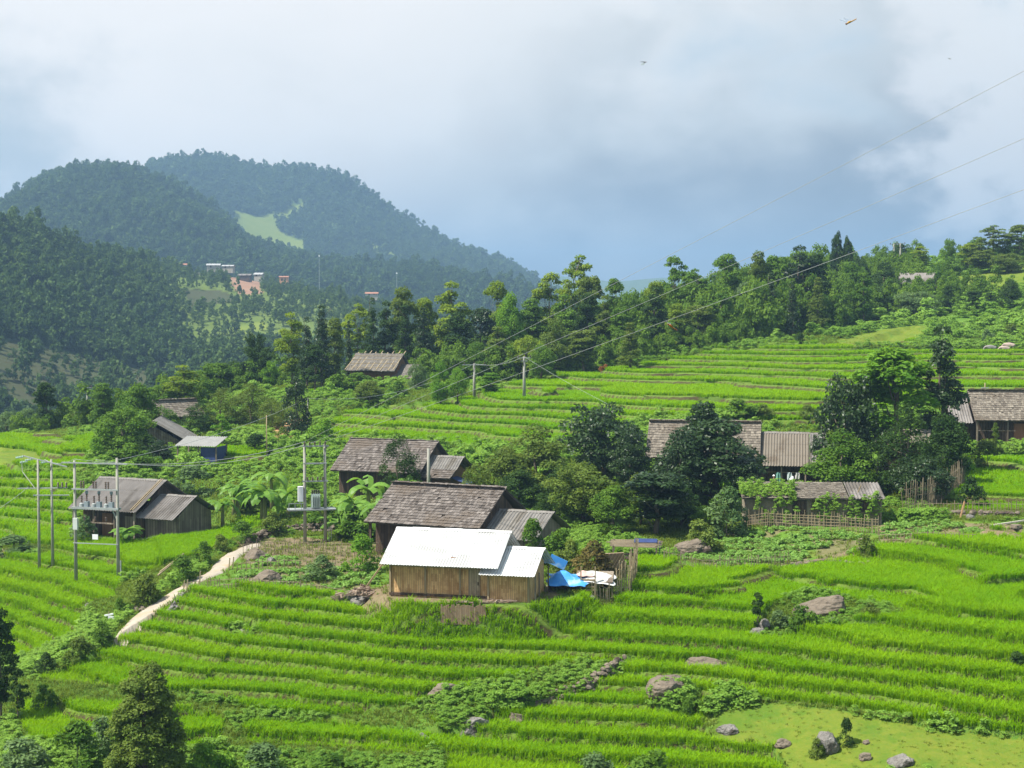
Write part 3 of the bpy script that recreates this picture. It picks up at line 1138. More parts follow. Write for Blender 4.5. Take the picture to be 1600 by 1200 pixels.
def hill(name, prof, amp, wave, step, tree_h, tree_w, seed, clear=(), scar=(), bare=(), tint=(0.2, 0.5), dens=1.0, bulge=0.85, thin=(), lower=0.7):
    """prof rows: px, crest py, crest d, foot py, foot d; a real slope rising from foot to crest and falling away behind"""
    prof = np.array(prof, float)
    ps = np.arange(prof[0, 0], prof[-1, 0] + 1, step)
    T = np.concatenate([np.linspace(0, 1, 90), np.linspace(1.015, 1.5, 26)])
    I = [np.interp(ps, prof[:, 0], prof[:, k]) for k in range(5)]
    ker = np.hanning(9)
    ker /= ker.sum()
    for k in (2, 3, 4):
        I[k] = np.convolve(np.pad(I[k], 4, mode='edge'), ker, 'valid')
    cz = np.array([pix(p, q + lower * tree_h * F / d, d)[2] for p, q, d in zip(ps, I[1], I[2])])
    bz = np.array([pix(p, q, d)[2] for p, q, d in zip(ps, I[3], I[4])])

    def surf(pi, t):
        """pi: column position (fractional), t along the slope"""
        d0, d1, z0, z1 = (np.interp(pi, ps, a) for a in (I[4], I[2], bz, cz))
        d = d0 + (d1 - d0) * t
        x = (pi - 800) / F * d
        up = np.clip(t, 0, 1)
        z = z0 + (z1 - z0) * up ** bulge
        gul = (vnoise(x, d * 0.35, wave, seed) - 0.5) * 2 + (vnoise(x, d * 0.6, wave * 0.4, seed + 1) - 0.5) * 0.7
        z = z + amp * gul * np.sin(np.pi * np.clip(t, 0, 1)) ** 0.7
        z = np.where(t > 1, z - (t - 1) * (d1 - d0) * 0.9 - (t - 1) ** 2 * 60, z)
        return x, d, z
    PI, TT = np.meshgrid(ps, T, indexing='xy')
    x, y, z = surf(PI, TT)
    px, py = proj(x, y, z)
    nr, nc = x.shape
    co = np.stack([x, y, z], -1).reshape(-1, 3)
    idx = np.arange(nr * nc).reshape(nr, nc)
    q = np.stack([idx[:-1, :-1], idx[:-1, 1:], idx[1:, 1:], idx[1:, :-1]], -1).reshape(-1, 4)
    me = bpy.data.meshes.new(name)
    me.from_pydata(co.tolist(), [], q.tolist())
    me.polygons.foreach_set('use_smooth', [True] * len(me.polygons))
    for nm, polys in (('clear', clear), ('scar', scar), ('bare', bare)):
        a = me.attributes.new(nm, 'FLOAT', 'POINT')
        w = (any_in(px, py, polys) & (TT <= 1)) * 1.0
        if nm == 'clear':
            w = np.maximum(w, 0.4 * any_in(px, py, thin))
        a.data.foreach_set('value', np.ascontiguousarray(w.reshape(-1), np.float32))
    me.materials.append(HILLM)
    o = bpy.data.objects.new(name, me)
    COL.objects.link(o)
    tag(o, kind='structure')
    HILLS[name] = (px, py, x, y, z, TT)
    if tree_w <= 0:
        return
    # forest on the slope
    r = np.random.default_rng(seed)
    area = 0
    dm = (I[2] - I[4]).mean()
    wm = (ps[-1] - ps[0]) / F * (I[2] + I[4]).mean() / 2
    n = int(dm * 1.08 * wm / (tree_w ** 2) * 2.6 * dens)
    pi = r.uniform(ps[0], ps[-1], n)
    t = r.uniform(0.0, 1.06, n)
    x, y, z = surf(pi, t)
    px, py = proj(x, y, z)
    ok = ~any_in(px, py, list(clear) + list(scar))
    ok &= ~(any_in(px, py, bare) & (r.uniform(0, 1, n) < 0.95))
    ok &= ~(any_in(px, py, thin) & (r.uniform(0, 1, n) < 0.68))
    ok &= vnoise(x, y, wave * 0.3, seed + 5) + 0.3 * r.uniform(0, 1, n) > 0.17
    x, y, z, px, py = x[ok], y[ok], z[ok], px[ok], py[ok]
    n = len(x)
    s = r.choice([0.45, 0.7, 0.95, 1.2, 1.6], n, p=[0.22, 0.28, 0.26, 0.17, 0.07]) * r.uniform(0.85, 1.15, n) * (0.8 + 0.4 * vnoise(x, y, wave * 0.2, seed + 3))
    s = np.where(any_in(px, py, thin), s * 0.65, s)
    tt = tint[0] + (tint[1] - tint[0]) * (0.6 * vnoise(x, y, wave * 0.35, seed + 2) + 0.4 * vnoise(x, y, wave * 0.1, seed + 4)) + r.normal(0, 0.3, n)
    tt = np.where(any_in(px, py, thin), tt + 0.55, tt)
    scl = np.stack([tree_w * s, tree_w * s, tree_h * s * r.uniform(0.8, 1.3, n)], 1)
    scatter('forest', np.stack([x, y, z - 0.15 * tree_h * s], 1), r.uniform(0, 6.28, n), scl, np.clip(tt, 0, 1), r.integers(0, 4, n), forest_protos)
    print(name, 'trees', n)


hill('near_hill', [(-330, 300, 600, 700, 400), (-60, 335, 640, 690, 420), (0, 345, 660, 690, 430), (60, 350, 690, 690, 440), (130, 388, 720, 685, 440),
                   (200, 397, 800, 680, 445), (250, 404, 880, 665, 450), (320, 415, 940, 650, 455), (380, 424, 960, 640, 460), (450, 438, 980, 625, 470),
                   (520, 450, 1000, 610, 480), (600, 468, 1020, 600, 490), (700, 490, 1040, 600, 500), (900, 520, 1060, 610, 520), (1050, 545, 1080, 620, 540)],
     9, 95, 5, 6.2, 4.6, 3,
     clear=[[(362, 510), (410, 503), (425, 514), (380, 522)], [(228, 398), (300, 402), (320, 410), (240, 412)]],
     scar=[[(356, 430), (404, 432), (410, 458), (376, 462), (362, 445)]],
     bare=[[(-60, 520), (90, 545), (180, 572), (300, 580), (300, 630), (110, 640), (60, 665), (-60, 665)], [(280, 450), (350, 455), (380, 470), (300, 480)],
           [(300, 416), (470, 420), (460, 436), (300, 430)]],
     thin=[[(230, 400), (620, 440), (620, 560), (300, 560)]], tint=(0.15, 0.6), dens=1.8)
hill('wooded_hill', [(-330, 420, 1400, 520, 1000), (-40, 345, 1500, 520, 1050), (0, 322, 1550, 520, 1060), (40, 298, 1580, 515, 1060), (85, 276, 1600, 510, 1080),
                     (115, 266, 1600, 510, 1090), (150, 261, 1610, 505, 1100), (190, 266, 1620, 500, 1100), (215, 276, 1640, 500, 1110), (250, 288, 1660, 500, 1120),
                     (300, 312, 1680, 500, 1130), (350, 348, 1690, 500, 1140), (400, 386, 1700, 500, 1150), (450, 400, 1710, 500, 1160), (500, 412, 1720, 505, 1170),
                     (560, 424, 1730, 505, 1180), (620, 428, 1740, 510, 1200), (700, 450, 1750, 515, 1200), (800, 478, 1760, 520, 1220), (950, 520, 1780, 540, 1240)],
     26, 170, 5, 9, 7.2, 8, tint=(0.05, 0.35), bulge=0.8, dens=1.1,
     clear=[[(365, 362), (400, 372), (470, 388), (470, 402), (420, 396), (380, 384)]])
hill('mountain', [(-300, 420, 2300, 480, 1700), (0, 380, 2300, 470, 1750), (150, 310, 2250, 460, 1780), (220, 276, 2250, 455, 1800), (245, 258, 2250, 450, 1800), (280, 246, 2240, 450, 1800),
                  (320, 240, 2240, 450, 1800), (345, 246, 2250, 450, 1800), (380, 254, 2260, 450, 1800), (430, 256, 2280, 455, 1800), (480, 256, 2300, 460, 1800),
                  (520, 266, 2300, 465, 1810), (560, 286, 2320, 470, 1820), (590, 304, 2330, 475, 1830), (610, 325, 2340, 480, 1840), (640, 342, 2350, 480, 1850),
                  (680, 366, 2360, 490, 1860), (740, 392, 2380, 500, 1880), (790, 410, 2400, 510, 1900), (840, 438, 2420, 515, 1900), (900, 470, 2450, 520, 1900), (1000, 520, 2500, 540, 1900)],
     34, 240, 5, 9.5, 8.2, 15, tint=(0.1, 0.5), bulge=0.8, dens=1.1,
     clear=[[(366, 328), (400, 338), (440, 332), (480, 312), (476, 328), (432, 350), (440, 364), (475, 378), (475, 400), (395, 385), (366, 360)],
            [(560, 372), (600, 388), (640, 412), (600, 402)]])
hill('distant_ridge', [(-400, 300, 4600, 520, 3400), (-60, 300, 4600, 520, 3400), (0, 330, 4600, 520, 3400), (200, 400, 4600, 520, 3400), (600, 470, 4600, 520, 3400), (780, 440, 4500, 520, 3400),
                       (870, 426, 4500, 520, 3400), (960, 436, 4500, 520, 3400), (1060, 440, 4500, 520, 3400), (1300, 440, 4500, 520, 3400), (2000, 440, 4500, 520, 3400)],
     60, 500, 25, 12, 0, 21)


def valley():
    m = MB()
    n = 48
    vs = [(0, 900, -62)] + [(7000 * math.cos(2 * math.pi * k / n), 7000 * math.sin(2 * math.pi * k / n) + 900, -62) for k in range(n)]
    m.add(vs, [(0, 1 + k, 1 + (k + 1) % n) for k in range(n)])
    tag(m.build('valley_floor', mat('valley_green', (0.04, 0.07, 0.02), (0.07, 0.10, 0.03), 0.95, 0.02)), kind='structure')


valley()


def haze():
    m = bpy.data.materials.new('haze_air')
    m.use_nodes = True
    t = NT(m.node_tree)
    out = t.n('ShaderNodeOutputMaterial')
    p = t.n('ShaderNodeVolumePrincipled', i_Density=HAZE)
    p.inputs['Color'].default_value = (0.41, 0.66, 0.98, 1)
    p.inputs['Anisotropy'].default_value = 0.2
    t.l(p.outputs[0], out.inputs['Volume'])
    b = MB().box((0, 2500, 85), (7100, 5200, 150)).build('haze', m)
    tag(b, kind='stuff')


HAZE = 0.00027
haze()
# ------------------------------------------------------------------ houses
M_SHINGLE = mat('old_shingle', (0.055, 0.044, 0.037), (0.235, 0.205, 0.185), 0.9, 9, attr=0.85, bump=0.5, bscale=14, stain=(0.12, 0.095, 0.075), stain_scale=0.3)
M_SHINGLE2 = mat('pale_shingle', (0.09, 0.075, 0.06), (0.27, 0.235, 0.19), 0.9, 9, attr=0.8, bump=0.5, bscale=14, stain=(0.12, 0.095, 0.07), stain_scale=0.4)
M_FIBRE = mat('grey_fibre_cement', (0.15, 0.135, 0.125), (0.245, 0.225, 0.21), 0.9, 1.4, bump=0.2, stain=(0.11, 0.097, 0.085), stain_scale=0.6, stretch=(1, 0.35, 0.35))
M_FIBRE2 = mat('dark_fibre_cement', (0.11, 0.10, 0.092), (0.27, 0.255, 0.235), 0.9, 2.4, bump=0.2, stain=(0.13, 0.115, 0.095), stain_scale=1.0, stretch=(1.4, 0.35, 0.35))
M_WHITE = mat('new_white_sheet', (0.56, 0.56, 0.555), (0.64, 0.64, 0.635), 0.6, 1.2, spec=0.3, stain=(0.45, 0.445, 0.43), stain_scale=0.7, stretch=(0.5, 1, 1))
M_DARKWOOD = woven_mat('dark_planks', (0.05, 0.034, 0.025), (0.135, 0.09, 0.06), (0.05, 0.036, 0.028), 4.0, 0.35)
M_BROWN = mat('brown_planks', (0.15, 0.075, 0.04), (0.27, 0.15, 0.085), 0.85, 2.0, bump=0.4, bscale=12, stretch=(5, 5, 0.5))
M_GREYWOOD = woven_mat('grey_planks', (0.14, 0.11, 0.085), (0.30, 0.25, 0.19), (0.13, 0.10, 0.075), 4.0, 0.35)
M_POLEWOOD = mat('pole_wood', (0.22, 0.16, 0.09), (0.40, 0.32, 0.2), 0.85, 3.0, stretch=(1, 1, 0.4))
M_BAMBOOW = woven_mat('plaited_bamboo', (0.47, 0.27, 0.115), (0.74, 0.48, 0.23), (0.34, 0.18, 0.075))
M_GREYBAM = woven_mat('weathered_bamboo', (0.27, 0.2, 0.125), (0.42, 0.335, 0.23), (0.17, 0.125, 0.08), 7.0, 1.0)
M_MUD = mat('mud_wall', (0.20, 0.165, 0.115), (0.31, 0.27, 0.21), 0.95, 1.6, bump=0.5, bscale=8, stain=(0.20, 0.165, 0.115), stain_scale=0.9)
M_THATCH = mat('grey_thatch', (0.075, 0.066, 0.056), (0.22, 0.20, 0.175), 0.95, 5.0, attr=0.35, bump=0.8, bscale=18, stretch=(6, 1, 1))
M_CONC = mat('pole_concrete', (0.25, 0.245, 0.21), (0.36, 0.35, 0.30), 0.9, 1.5, bump=0.2)
M_STEEL = mat('galvanised_steel', (0.24, 0.26, 0.26), (0.36, 0.38, 0.38), 0.55, 3.0, spec=0.5)
M_DARKST = mat('dark_insulator', (0.07, 0.045, 0.035), (0.12, 0.08, 0.06), 0.35, 3.0, spec=0.5)
M_STONE = mat('grey_stone', (0.10, 0.092, 0.085), (0.31, 0.29, 0.265), 0.95, 1.6, bump=1.0, bscale=2.6, bdist=0.35, stain=(0.07, 0.06, 0.05), stain_scale=0.9)
M_PINKST = mat('brown_stone', (0.115, 0.092, 0.07), (0.26, 0.215, 0.165), 0.95, 1.6, bump=1.0, bscale=2.6, bdist=0.35, stain=(0.07, 0.05, 0.04), stain_scale=0.9, stretch=(0.6, 0.6, 1.6))
M_BLUE = mat('blue_tarpaulin', (0.02, 0.22, 0.72), (0.10, 0.40, 0.85), 0.5, 2.0, spec=0.4, stain=(0.35, 0.52, 0.75), stain_scale=1.1)
M_NAVY = mat('navy_tarpaulin', (0.02, 0.035, 0.11), (0.04, 0.065, 0.19), 0.6, 2.0, spec=0.3)
M_SILVER = mat('pale_sheet', (0.55, 0.54, 0.52), (0.75, 0.74, 0.73), 0.5, 3.0, stain=(0.42, 0.40, 0.36), stain_scale=2.0)
M_STRAW = mat('dry_bamboo', (0.26, 0.20, 0.115), (0.42, 0.34, 0.22), 0.85, 4.0, attr=0.5)
M_CLOTHW = mat('white_cloth', (0.72, 0.72, 0.75), (0.84, 0.84, 0.85), 0.8)
M_TEAL = mat('teal_cloth', (0.10, 0.26, 0.22), (0.18, 0.36, 0.31), 0.85)
M_RIDGE = mat('ridge_tile', (0.13, 0.12, 0.11), (0.26, 0.24, 0.22), 0.9, 3.0)


def slope_frame(x0, x1, yr, zr, ye, ze):
    """ridge line y,z to eave line; returns unit down-slope, normal, length"""
    d = np.array((0, ye - yr, ze - zr), float)
    L = np.linalg.norm(d)
    d /= L
    n = np.cross((1.0, 0, 0), d)
    if n[2] < 0:
        n = -n
    return d, n, L


def corrugated(m, x0, x1, yr, zr, ye, ze, pitch=0.24, amp=0.042, jag=0.0, r=None, rows=3):
    d, n, L = slope_frame(x0, x1, yr, zr, ye, ze)
    nx = max(8, int((x1 - x0) / pitch * 4))
    for lay in range(rows):                          # sheets lapped up the slope
        a, b = L * lay / rows, min(L, L * (lay + 1) / rows + (0.12 if lay < rows - 1 else 0))
        vs, fs = [], []
        lift = 0.014 * (rows - lay)
        for i in range(nx + 1):
            x = x0 + (x1 - x0) * i / nx
            w = amp * math.sin(2 * math.pi * (x - x0) / pitch)
            jg = (r.uniform(-jag, jag) if r is not None and jag else 0)
            for s in (a, b + (jg if lay == rows - 1 else 0)):
                for th in (0.0, -0.012):
                    p = np.array((x, yr, zr)) + d * s + n * (w + lift + th)
                    vs.append(p)
        for i in range(nx):
            k = i * 4
            fs += [(k, k + 4, k + 6, k + 2), (k + 1, k + 3, k + 7, k + 5), (k + 2, k + 6, k + 7, k + 3), (k, k + 1, k + 5, k + 4)]
        fs += [(0, 2, 3, 1), (nx * 4, nx * 4 + 1, nx * 4 + 3, nx * 4 + 2)]
        m.add(vs, fs, 0.5)


def shingles(m, x0, x1, yr, zr, ye, ze, r, row=0.33, wid=0.2):
    d, n, L = slope_frame(x0, x1, yr, zr, ye, ze)
    X = np.array((1.0, 0, 0))
    m.box(np.array(((x0 + x1) / 2, yr, zr)) + d * L / 2 - n * 0.05, ((x1 - x0) / 2 - 0.03, L / 2 - 0.02, 0.02), (X, d, n), 0.2)
    k = 0
    s = L
    while s > 0.02:
        x = x0
        while x < x1 - 0.03:
            w = min(wid * r.uniform(0.7, 1.3), x1 - x)
            ln = row * 1.45
            if r.uniform() > 0.008:
                til = r.normal(0.12, 0.02)
                dd = d * math.cos(til) + n * math.sin(til) * -0.0
                nn = n
                c = np.array((x + w / 2, yr, zr)) + d * (s - ln / 2 + r.normal(0, 0.02)) + n * (0.03 + r.uniform(0, 0.022))
                a = d * math.cos(til) + n * math.sin(til)
                b = np.cross(X, a)
                b = b if b[2] > 0 else -b
                m.box(c, (w / 2 - 0.006, ln / 2, 0.009), (X, a, b), float(np.clip(r.normal(0.45, 0.25), 0, 1)))
            x += w
        s -= row
        k += 1


def roof(parent, kind, material, x0, x1, yr, zr, yf, zf, yb, zb, seed=0, name='roof', cap=True):
    r = np.random.default_rng(seed + 3)
    m = MB()
    if kind == 'shingle':
        shingles(m, x0, x1, yr, zr, yf, zf, r)
        shingles(m, x0, x1, yr, zr, yb, zb, r)
    elif kind == 'thatch':
        for (ye, ze) in ((yf, zf), (yb, zb)):
            d, n, L = slope_frame(x0, x1, yr, zr, ye, ze)
            X = np.array((1.0, 0, 0))
            m.box(np.array(((x0 + x1) / 2, yr, zr)) + d * L / 2 - n * 0.02, ((x1 - x0) / 2, L / 2, 0.06), (X, d, n), 0.4)
            for k in range(6):
                for j in range(44):
                    x = x0 + (x1 - x0) * (j + r.uniform(0.1, 0.9)) / 44
                    c = np.array((x, yr, zr)) + d * (L * (k + 0.55) / 6 + r.normal(0, 0.05)) + n * (0.06 + r.uniform(0, 0.05))
                    m.box(c, (0.10, L / 9, 0.03), (X, d, n), r.uniform(0, 1))
    else:
        pt = (0.17, 0.028) if material is M_WHITE else (0.24, 0.042)
        corrugated(m, x0, x1, yr, zr, yf, zf, pt[0], pt[1], r=r, jag=0.02)
        if yb is not None:
            corrugated(m, x0, x1, yr, zr, yb, zb, pt[0], pt[1], r=r, jag=0.02)
    o = m.build(name, material, parent)
    if cap and yb is not None:
        c = MB()
        n = max(3, int((x1 - x0) / 0.9))
        for k in range(n):
            a, b = x0 + (x1 - x0) * k / n, x0 + (x1 - x0) * (k + 1) / n
            up = 0.055 + 0.02 * (k % 2)
            for sg, (ye, ze) in ((-1, (yf, zf)), (1, (yb, zb))):
                d, nn, L = slope_frame(x0, x1, yr, zr, ye, ze)
                c.box(np.array(((a + b) / 2 + 0.02, yr, zr + up)) + d * 0.12, ((b - a) / 2 + 0.03, 0.14, 0.012), ((1, 0, 0), d, nn), r.uniform(0, 1))
        c.build('ridge_cap', material if kind != 'sheet' else (M_WHITE if material is M_WHITE else M_RIDGE), o)
    return o


def walls(parent, material, x0, x1, y0, y1, zt, gable=None, name='wall', z0=-0.25, th=0.09):
    """four wall leaves; gable=(y, z) adds the triangles under a ridge"""
    m = MB()
    cx, cyy = (x0 + x1) / 2, (y0 + y1) / 2
    m.box((cx, y0, (zt + z0) / 2), ((x1 - x0) / 2, th / 2, (zt - z0) / 2))
    m.box((cx, y1, (zt + z0) / 2), ((x1 - x0) / 2, th / 2, (zt - z0) / 2))
    for x in (x0, x1):
        sx = -0.003 if x == x0 else 0.003
        m.box((x + sx, cyy, (zt + z0) / 2), (th / 2, (y1 - y0) / 2 - th / 2 - 0.002, (zt - z0) / 2))
        if gable:
            gy, gzz = gable
            xa, xb = x + sx - th / 2, x + sx + th / 2
            m.add([(xa, y0, zt), (xa, y1, zt), (xa, gy, gzz), (xb, y0, zt), (xb, y1, zt), (xb, gy, gzz)],
                  [(0, 2, 1), (3, 4, 5), (0, 1, 4, 3), (1, 2, 5, 4), (2, 0, 3, 5)])
    return m.build(name, material, parent)


def posts(parent, pts, h, material, w=0.13, name='post'):
    for (x, y) in pts:
        MB().bar((x, y, -0.3), (x, y, h), w).build(name, material, parent)


def site(n, dz=0.0):
    p = SITE[n].copy()
    p[2] += 0.0 + dz
    return p


# 1 the new bamboo house with the white roof
h = thing('bamboo_house', 'new bamboo house with bright white corrugated roof in front of the grey shingled house', 'house', site('white', 0.05), R(-14))
walls(h, M_BAMBOOW, -3.35, 2.6, -2.2, 2.4, 2.05, (0.25, 3.45), z0=-0.9)
o = roof(h, 'sheet', M_WHITE, -3.75, 3.35, 0.2, 3.62, -3.1, 1.95, 3.3, 2.05, 1)
w2 = walls(h, M_BAMBOOW, 2.66, 5.0, -2.32, 1.4, 1.75, (-0.2, 2.6), 'annex_wall', z0=-1.0)
roof(h, 'sheet', M_WHITE, 2.2, 5.5, -0.35, 2.78, -3.05, 1.55, 2.5, 1.45, 2, 'annex_roof')
for x in (-3.35, -1.2, 0.9, 2.62, 5.0):
    MB().bar((x, -2.30 if x < 2.6 else -2.42, -0.2), (x, -2.30 if x < 2.6 else -2.42, 1.9 if x < 2.6 else 1.6), 0.10).build('post', M_POLEWOOD, h)
MB().bar((-3.4, -2.31, 0.12), (2.6, -2.31, 0.12), 0.12, 0.14).build('sill_beam', M_DARKWOOD, h)
MB().bar((-3.4, -2.31, 1.78), (2.6, -2.31, 1.78), 0.08).build('wall_plate', M_POLEWOOD, h)
d_ = MB().box((1.75, -2.275, 0.93), (0.34, 0.03, 0.8)).build('door', M_GREYBAM, h)
MB().box((1.98, -2.32, 0.9), (0.03, 0.02, 0.09)).build('latch', M_DARKWOOD, d_)
for k, x in enumerate(np.linspace(-3.4, 3.0, 6)):
    MB().bar((x, 0.2, 3.52), (x, -2.95, 1.93), 0.07).build('rafter', M_POLEWOOD, h)
# bare posts and boards of the open end
for y in (-2.2, -1.2, 1.2):
    MB().bar((5.35, y, -0.3), (5.35, y, 1.5), 0.07).build('end_post', M_GREYWOOD, h)

# 2 the big shingled house behind
h = thing('shingled_house', 'large old house under grey-brown wooden shingles right behind the white roof', 'house', site('shingle'), R(-24))
walls(h, M_DARKWOOD, -4.0, 4.0, -3.1, 3.1, 2.3, (0, 4.2))
roof(h, 'shingle', M_SHINGLE, -4.35, 4.35, 0, 4.5, -4.2, 2.30, 4.2, 2.35, 3)
walls(h, M_GREYWOOD, 4.1, 7.6, -2.9, 2.0, 1.85, (-0.4, 3.0), 'annex_wall')
roof(h, 'sheet', M_FIBRE2, 3.9, 8.1, -0.4, 3.15, -3.6, 1.65, 2.9, 1.65, 4, 'annex_roof')
posts(h, [(-4.0, -3.9), (-1.3, -3.9), (1.3, -3.9), (4.0, -3.9)], 2.35, M_DARKWOOD, 0.16)
MB().bar((-4.1, -3.9, 2.28), (4.1, -3.9, 2.28), 0.12).build('eave_beam', M_BROWN, h)
MB().box((-1.6, -3.17, 0.95), (0.45, 0.03, 0.95)).build('door', M_BROWN, h)

# 3 the low grey house on the left
h = thing('grey_roofed_house', 'dark plank house with grey corrugated roof behind the transformer poles', 'house', site('grey'), R(-24))
walls(h, M_DARKWOOD, -2.9, 2.9, -2.6, 2.6, 2.2, (0, 4.05))
roof(h, 'sheet', M_FIBRE, -3.3, 3.3, 0, 4.3, -4.1, 2.2, 3.9, 2.2, 5)
walls(h, M_GREYWOOD, 3.0, 6.0, -2.4, 2.2, 1.75, (-0.3, 3.0), 'annex_wall')
roof(h, 'sheet', M_FIBRE, 2.7, 6.4, -0.3, 3.2, -3.5, 1.7, 3.0, 1.7, 6, 'annex_roof')
posts(h, [(-3.0, -3.7), (-1.0, -3.7), (1.0, -3.7), (2.9, -3.7)], 2.3, M_GREYWOOD, 0.14)
MB().bar((-3.1, -3.7, 1.15), (1.0, -3.7, 1.15), 0.16, 0.10).build('porch_rail', M_GREYWOOD, h)
MB().box((-0.5, -2.66, 0.9), (0.5, 0.03, 0.9)).build('door', M_BROWN, h)
MB().box((1.6, -2.66, 1.2), (0.4, 0.03, 0.45)).build('shutter', M_GREYWOOD, h)
MB().bar((2.95, 0.05, 4.42), (2.95, -4.0, 2.36), 0.06).build('roof_batten', M_POLEWOOD, h)
MB().bar((2.75, 0.05, 4.42), (2.75, -4.0, 2.36), 0.06).build('roof_batten', M_POLEWOOD, h)

# 4 the middle shingled house among bananas
h = thing('weathered_house', 'weathered dark shingled house half hidden by banana plants below the upper terraces', 'house', site('middle'), R(-21))
walls(h, M_DARKWOOD, -4.0, 3.7, -2.9, 2.9, 2.4, (0, 4.6))
roof(h, 'shingle', M_SHINGLE, -4.4, 4.0, 0, 4.85, -3.9, 2.45, 3.9, 2.45, 7)
walls(h, M_BROWN, 3.8, 6.2, -2.6, 1.6, 2.0, (-0.6, 3.0), 'annex_wall')
roof(h, 'sheet', M_FIBRE2, 3.5, 6.7, -0.7, 3.7, -2.3, 2.75, 2.2, 2.2, 8, 'annex_roof')
m = MB()
shingles(m, 3.5, 6.6, -2.2, 2.72, -3.6, 2.1, np.random.default_rng(5))
m.build('lower_roof', M_SHINGLE, h)
MB().box((6.9, -1.9, 1.9), (0.9, 0.7, 0.02), ((0.95, 0, -0.3), (0, 1, 0), (0.3, 0, 0.95))).build('tarp_awning', M_NAVY, h)

# 5 the long house right of centre
h = thing('long_house', 'long house with shingled left roof and corrugated right roof among dark trees', 'house', site('long'), R(-10))
walls(h, M_DARKWOOD, -6.2, 2.6, -2.8, 2.8, 2.6, (0, 4.9))
roof(h, 'shingle', M_SHINGLE2, -7.0, 2.8, 0, 5.3, -3.8, 2.5, 3.8, 2.5, 10)
walls(h, M_DARKWOOD, 2.7, 7.6, -2.6, 2.4, 2.0, (-0.2, 4.1), 'annex_wall')
roof(h, 'sheet', M_SHINGLE2, 2.4, 6.9, -0.2, 4.55, -4.0, 2.0, 3.4, 2.1, 11, 'annex_roof')
roof(h, 'sheet', M_FIBRE2, 6.95, 8.3, -0.2, 4.5, -3.9, 1.95, 3.3, 2.1, 12, 'end_roof')
posts(h, [(2.6, -3.6), (4.6, -3.7), (6.6, -3.7)], 2.1, M_GREYWOOD, 0.12)
MB().bar((2.6, -3.7, 1.45), (6.8, -3.7, 1.45), 0.04).build('clothes_pole', M_POLEWOOD, h)

# 6 the low mud shed in front of it
h = thing('mud_shed', 'long low mud-walled shed under pale shingles, overgrown with vines', 'shed', site('shed'), R(-4))
walls(h, M_MUD, -4.8, 4.9, -1.3, 1.5, 2.0, None)
m = MB()
shingles(m, -5.1, 2.6, 1.9, 2.72, -1.75, 2.0, np.random.default_rng(15), 0.3, 0.2)
m.build('roof', M_SHINGLE2, h)
m = MB()
corrugated(m, 2.65, 5.2, 1.9, 2.8, -1.85, 2.05, r=np.random.default_rng(3), jag=0.08)
m.build('lean_roof', M_FIBRE, h)
MB().box((3.8, -1.37, 1.45), (0.55, 0.04, 0.4)).build('window', M_DARKWOOD, h)
MB().box((-0.9, -1.37, 1.1), (0.5, 0.04, 0.75)).build('door', M_DARKWOOD, h)
MB().bar((3.3, -1.0, 2.4), (3.5, -1.3, 3.0), 0.05).build('loose_stick', M_POLEWOOD, h)
for x in (-4.8, -2.4, 0, 2.5, 4.9):
    MB().bar((x, -1.45, -0.3), (x, -1.45, 2.1), 0.11).build('post', M_GREYWOOD, h)

# 7 the house at the right edge
h = thing('porch_house', 'shingled house with an open porch and brown door at the right edge', 'house', site('east'), R(-5))
walls(h, M_DARKWOOD, -3.6, 8, -2.2, 2.8, 2.5, (0.2, 4.6))
roof(h, 'shingle', M_SHINGLE2, -4.0, 8.4, 0.2, 5.0, -3.6, 2.45, 3.8, 2.5, 13)
walls(h, M_DARKWOOD, -5.6, -3.7, -1.8, 2.4, 2.2, (0.1, 3.9), 'annex_wall')
roof(h, 'sheet', M_FIBRE, -6.1, -4.05, 0.1, 4.3, -3.4, 2.2, 3.0, 2.2, 14, 'annex_roof')
posts(h, [(-3.7, -3.3), (-0.9, -3.3), (2.0, -3.3), (4.8, -3.3)], 2.6, M_GREYWOOD, 0.13)
MB().bar((-3.7, -3.3, 1.5), (-0.2, -3.3, 1.5), 0.12, 0.06).build('porch_rail', M_GREYWOOD, h)
for k, x in enumerate((0.4, 1.7)):
    MB().box((x, -2.27, 1.05), (0.5, 0.03, 1.05)).build('door', M_BROWN, h)
MB().box((1.0, -2.29, 1.05), (0.08, 0.02, 1.1)).build('doorway_post', M_GREYWOOD, h)
MB().box((1.6, -3.2, 0.05), (2.6, 1.0, 0.12)).build('doorstep', mat('pale_cement', (0.42, 0.40, 0.36), (0.55, 0.53, 0.49)), h)

# 8 the thatched hut by the tree belt
h = thing('thatched_hut', 'grey thatched hut with a grid of poles on its roof below the tree belt', 'hut', site('thatch'), R(-17))
walls(h, M_BROWN, -3.3, 3.0, -2.3, 2.3, 2.0, (0, 3.7))
o = roof(h, 'thatch', M_THATCH, -3.6, 3.2, 0, 4.0, -3.3, 1.95, 3.3, 1.95, 16, cap=False)
d, n, L = slope_frame(0, 1, 0, 4.0, -3.3, 1.95)
rr = np.random.default_rng(9)
for k in range(9):
    x = -3.4 + 6.5 * k / 8
    a = np.array((x + rr.normal(0, 0.08) + 0.2, 0.15, 4.12)) - d * rr.uniform(0.1, 0.7)
    b = np.array((x + rr.normal(0, 0.1) - 0.2, 0, 4.0)) + d * L + n * 0.14
    MB().bar(a, b, 0.09).build('roof_pole', M_STRAW, o)
for k in range(4):
    p = np.array((0, 0, 4.0)) + d * L * (k + 0.6) / 4.3 + n * 0.15
    MB().bar(p + np.array((-3.6, 0, 0)), p + np.array((3.2, 0, 0)), 0.06).build('roof_batten', M_STRAW, o)
walls(h, M_BROWN, 3.1, 5.2, -2.0, 1.6, 1.3, None, 'annex_wall')
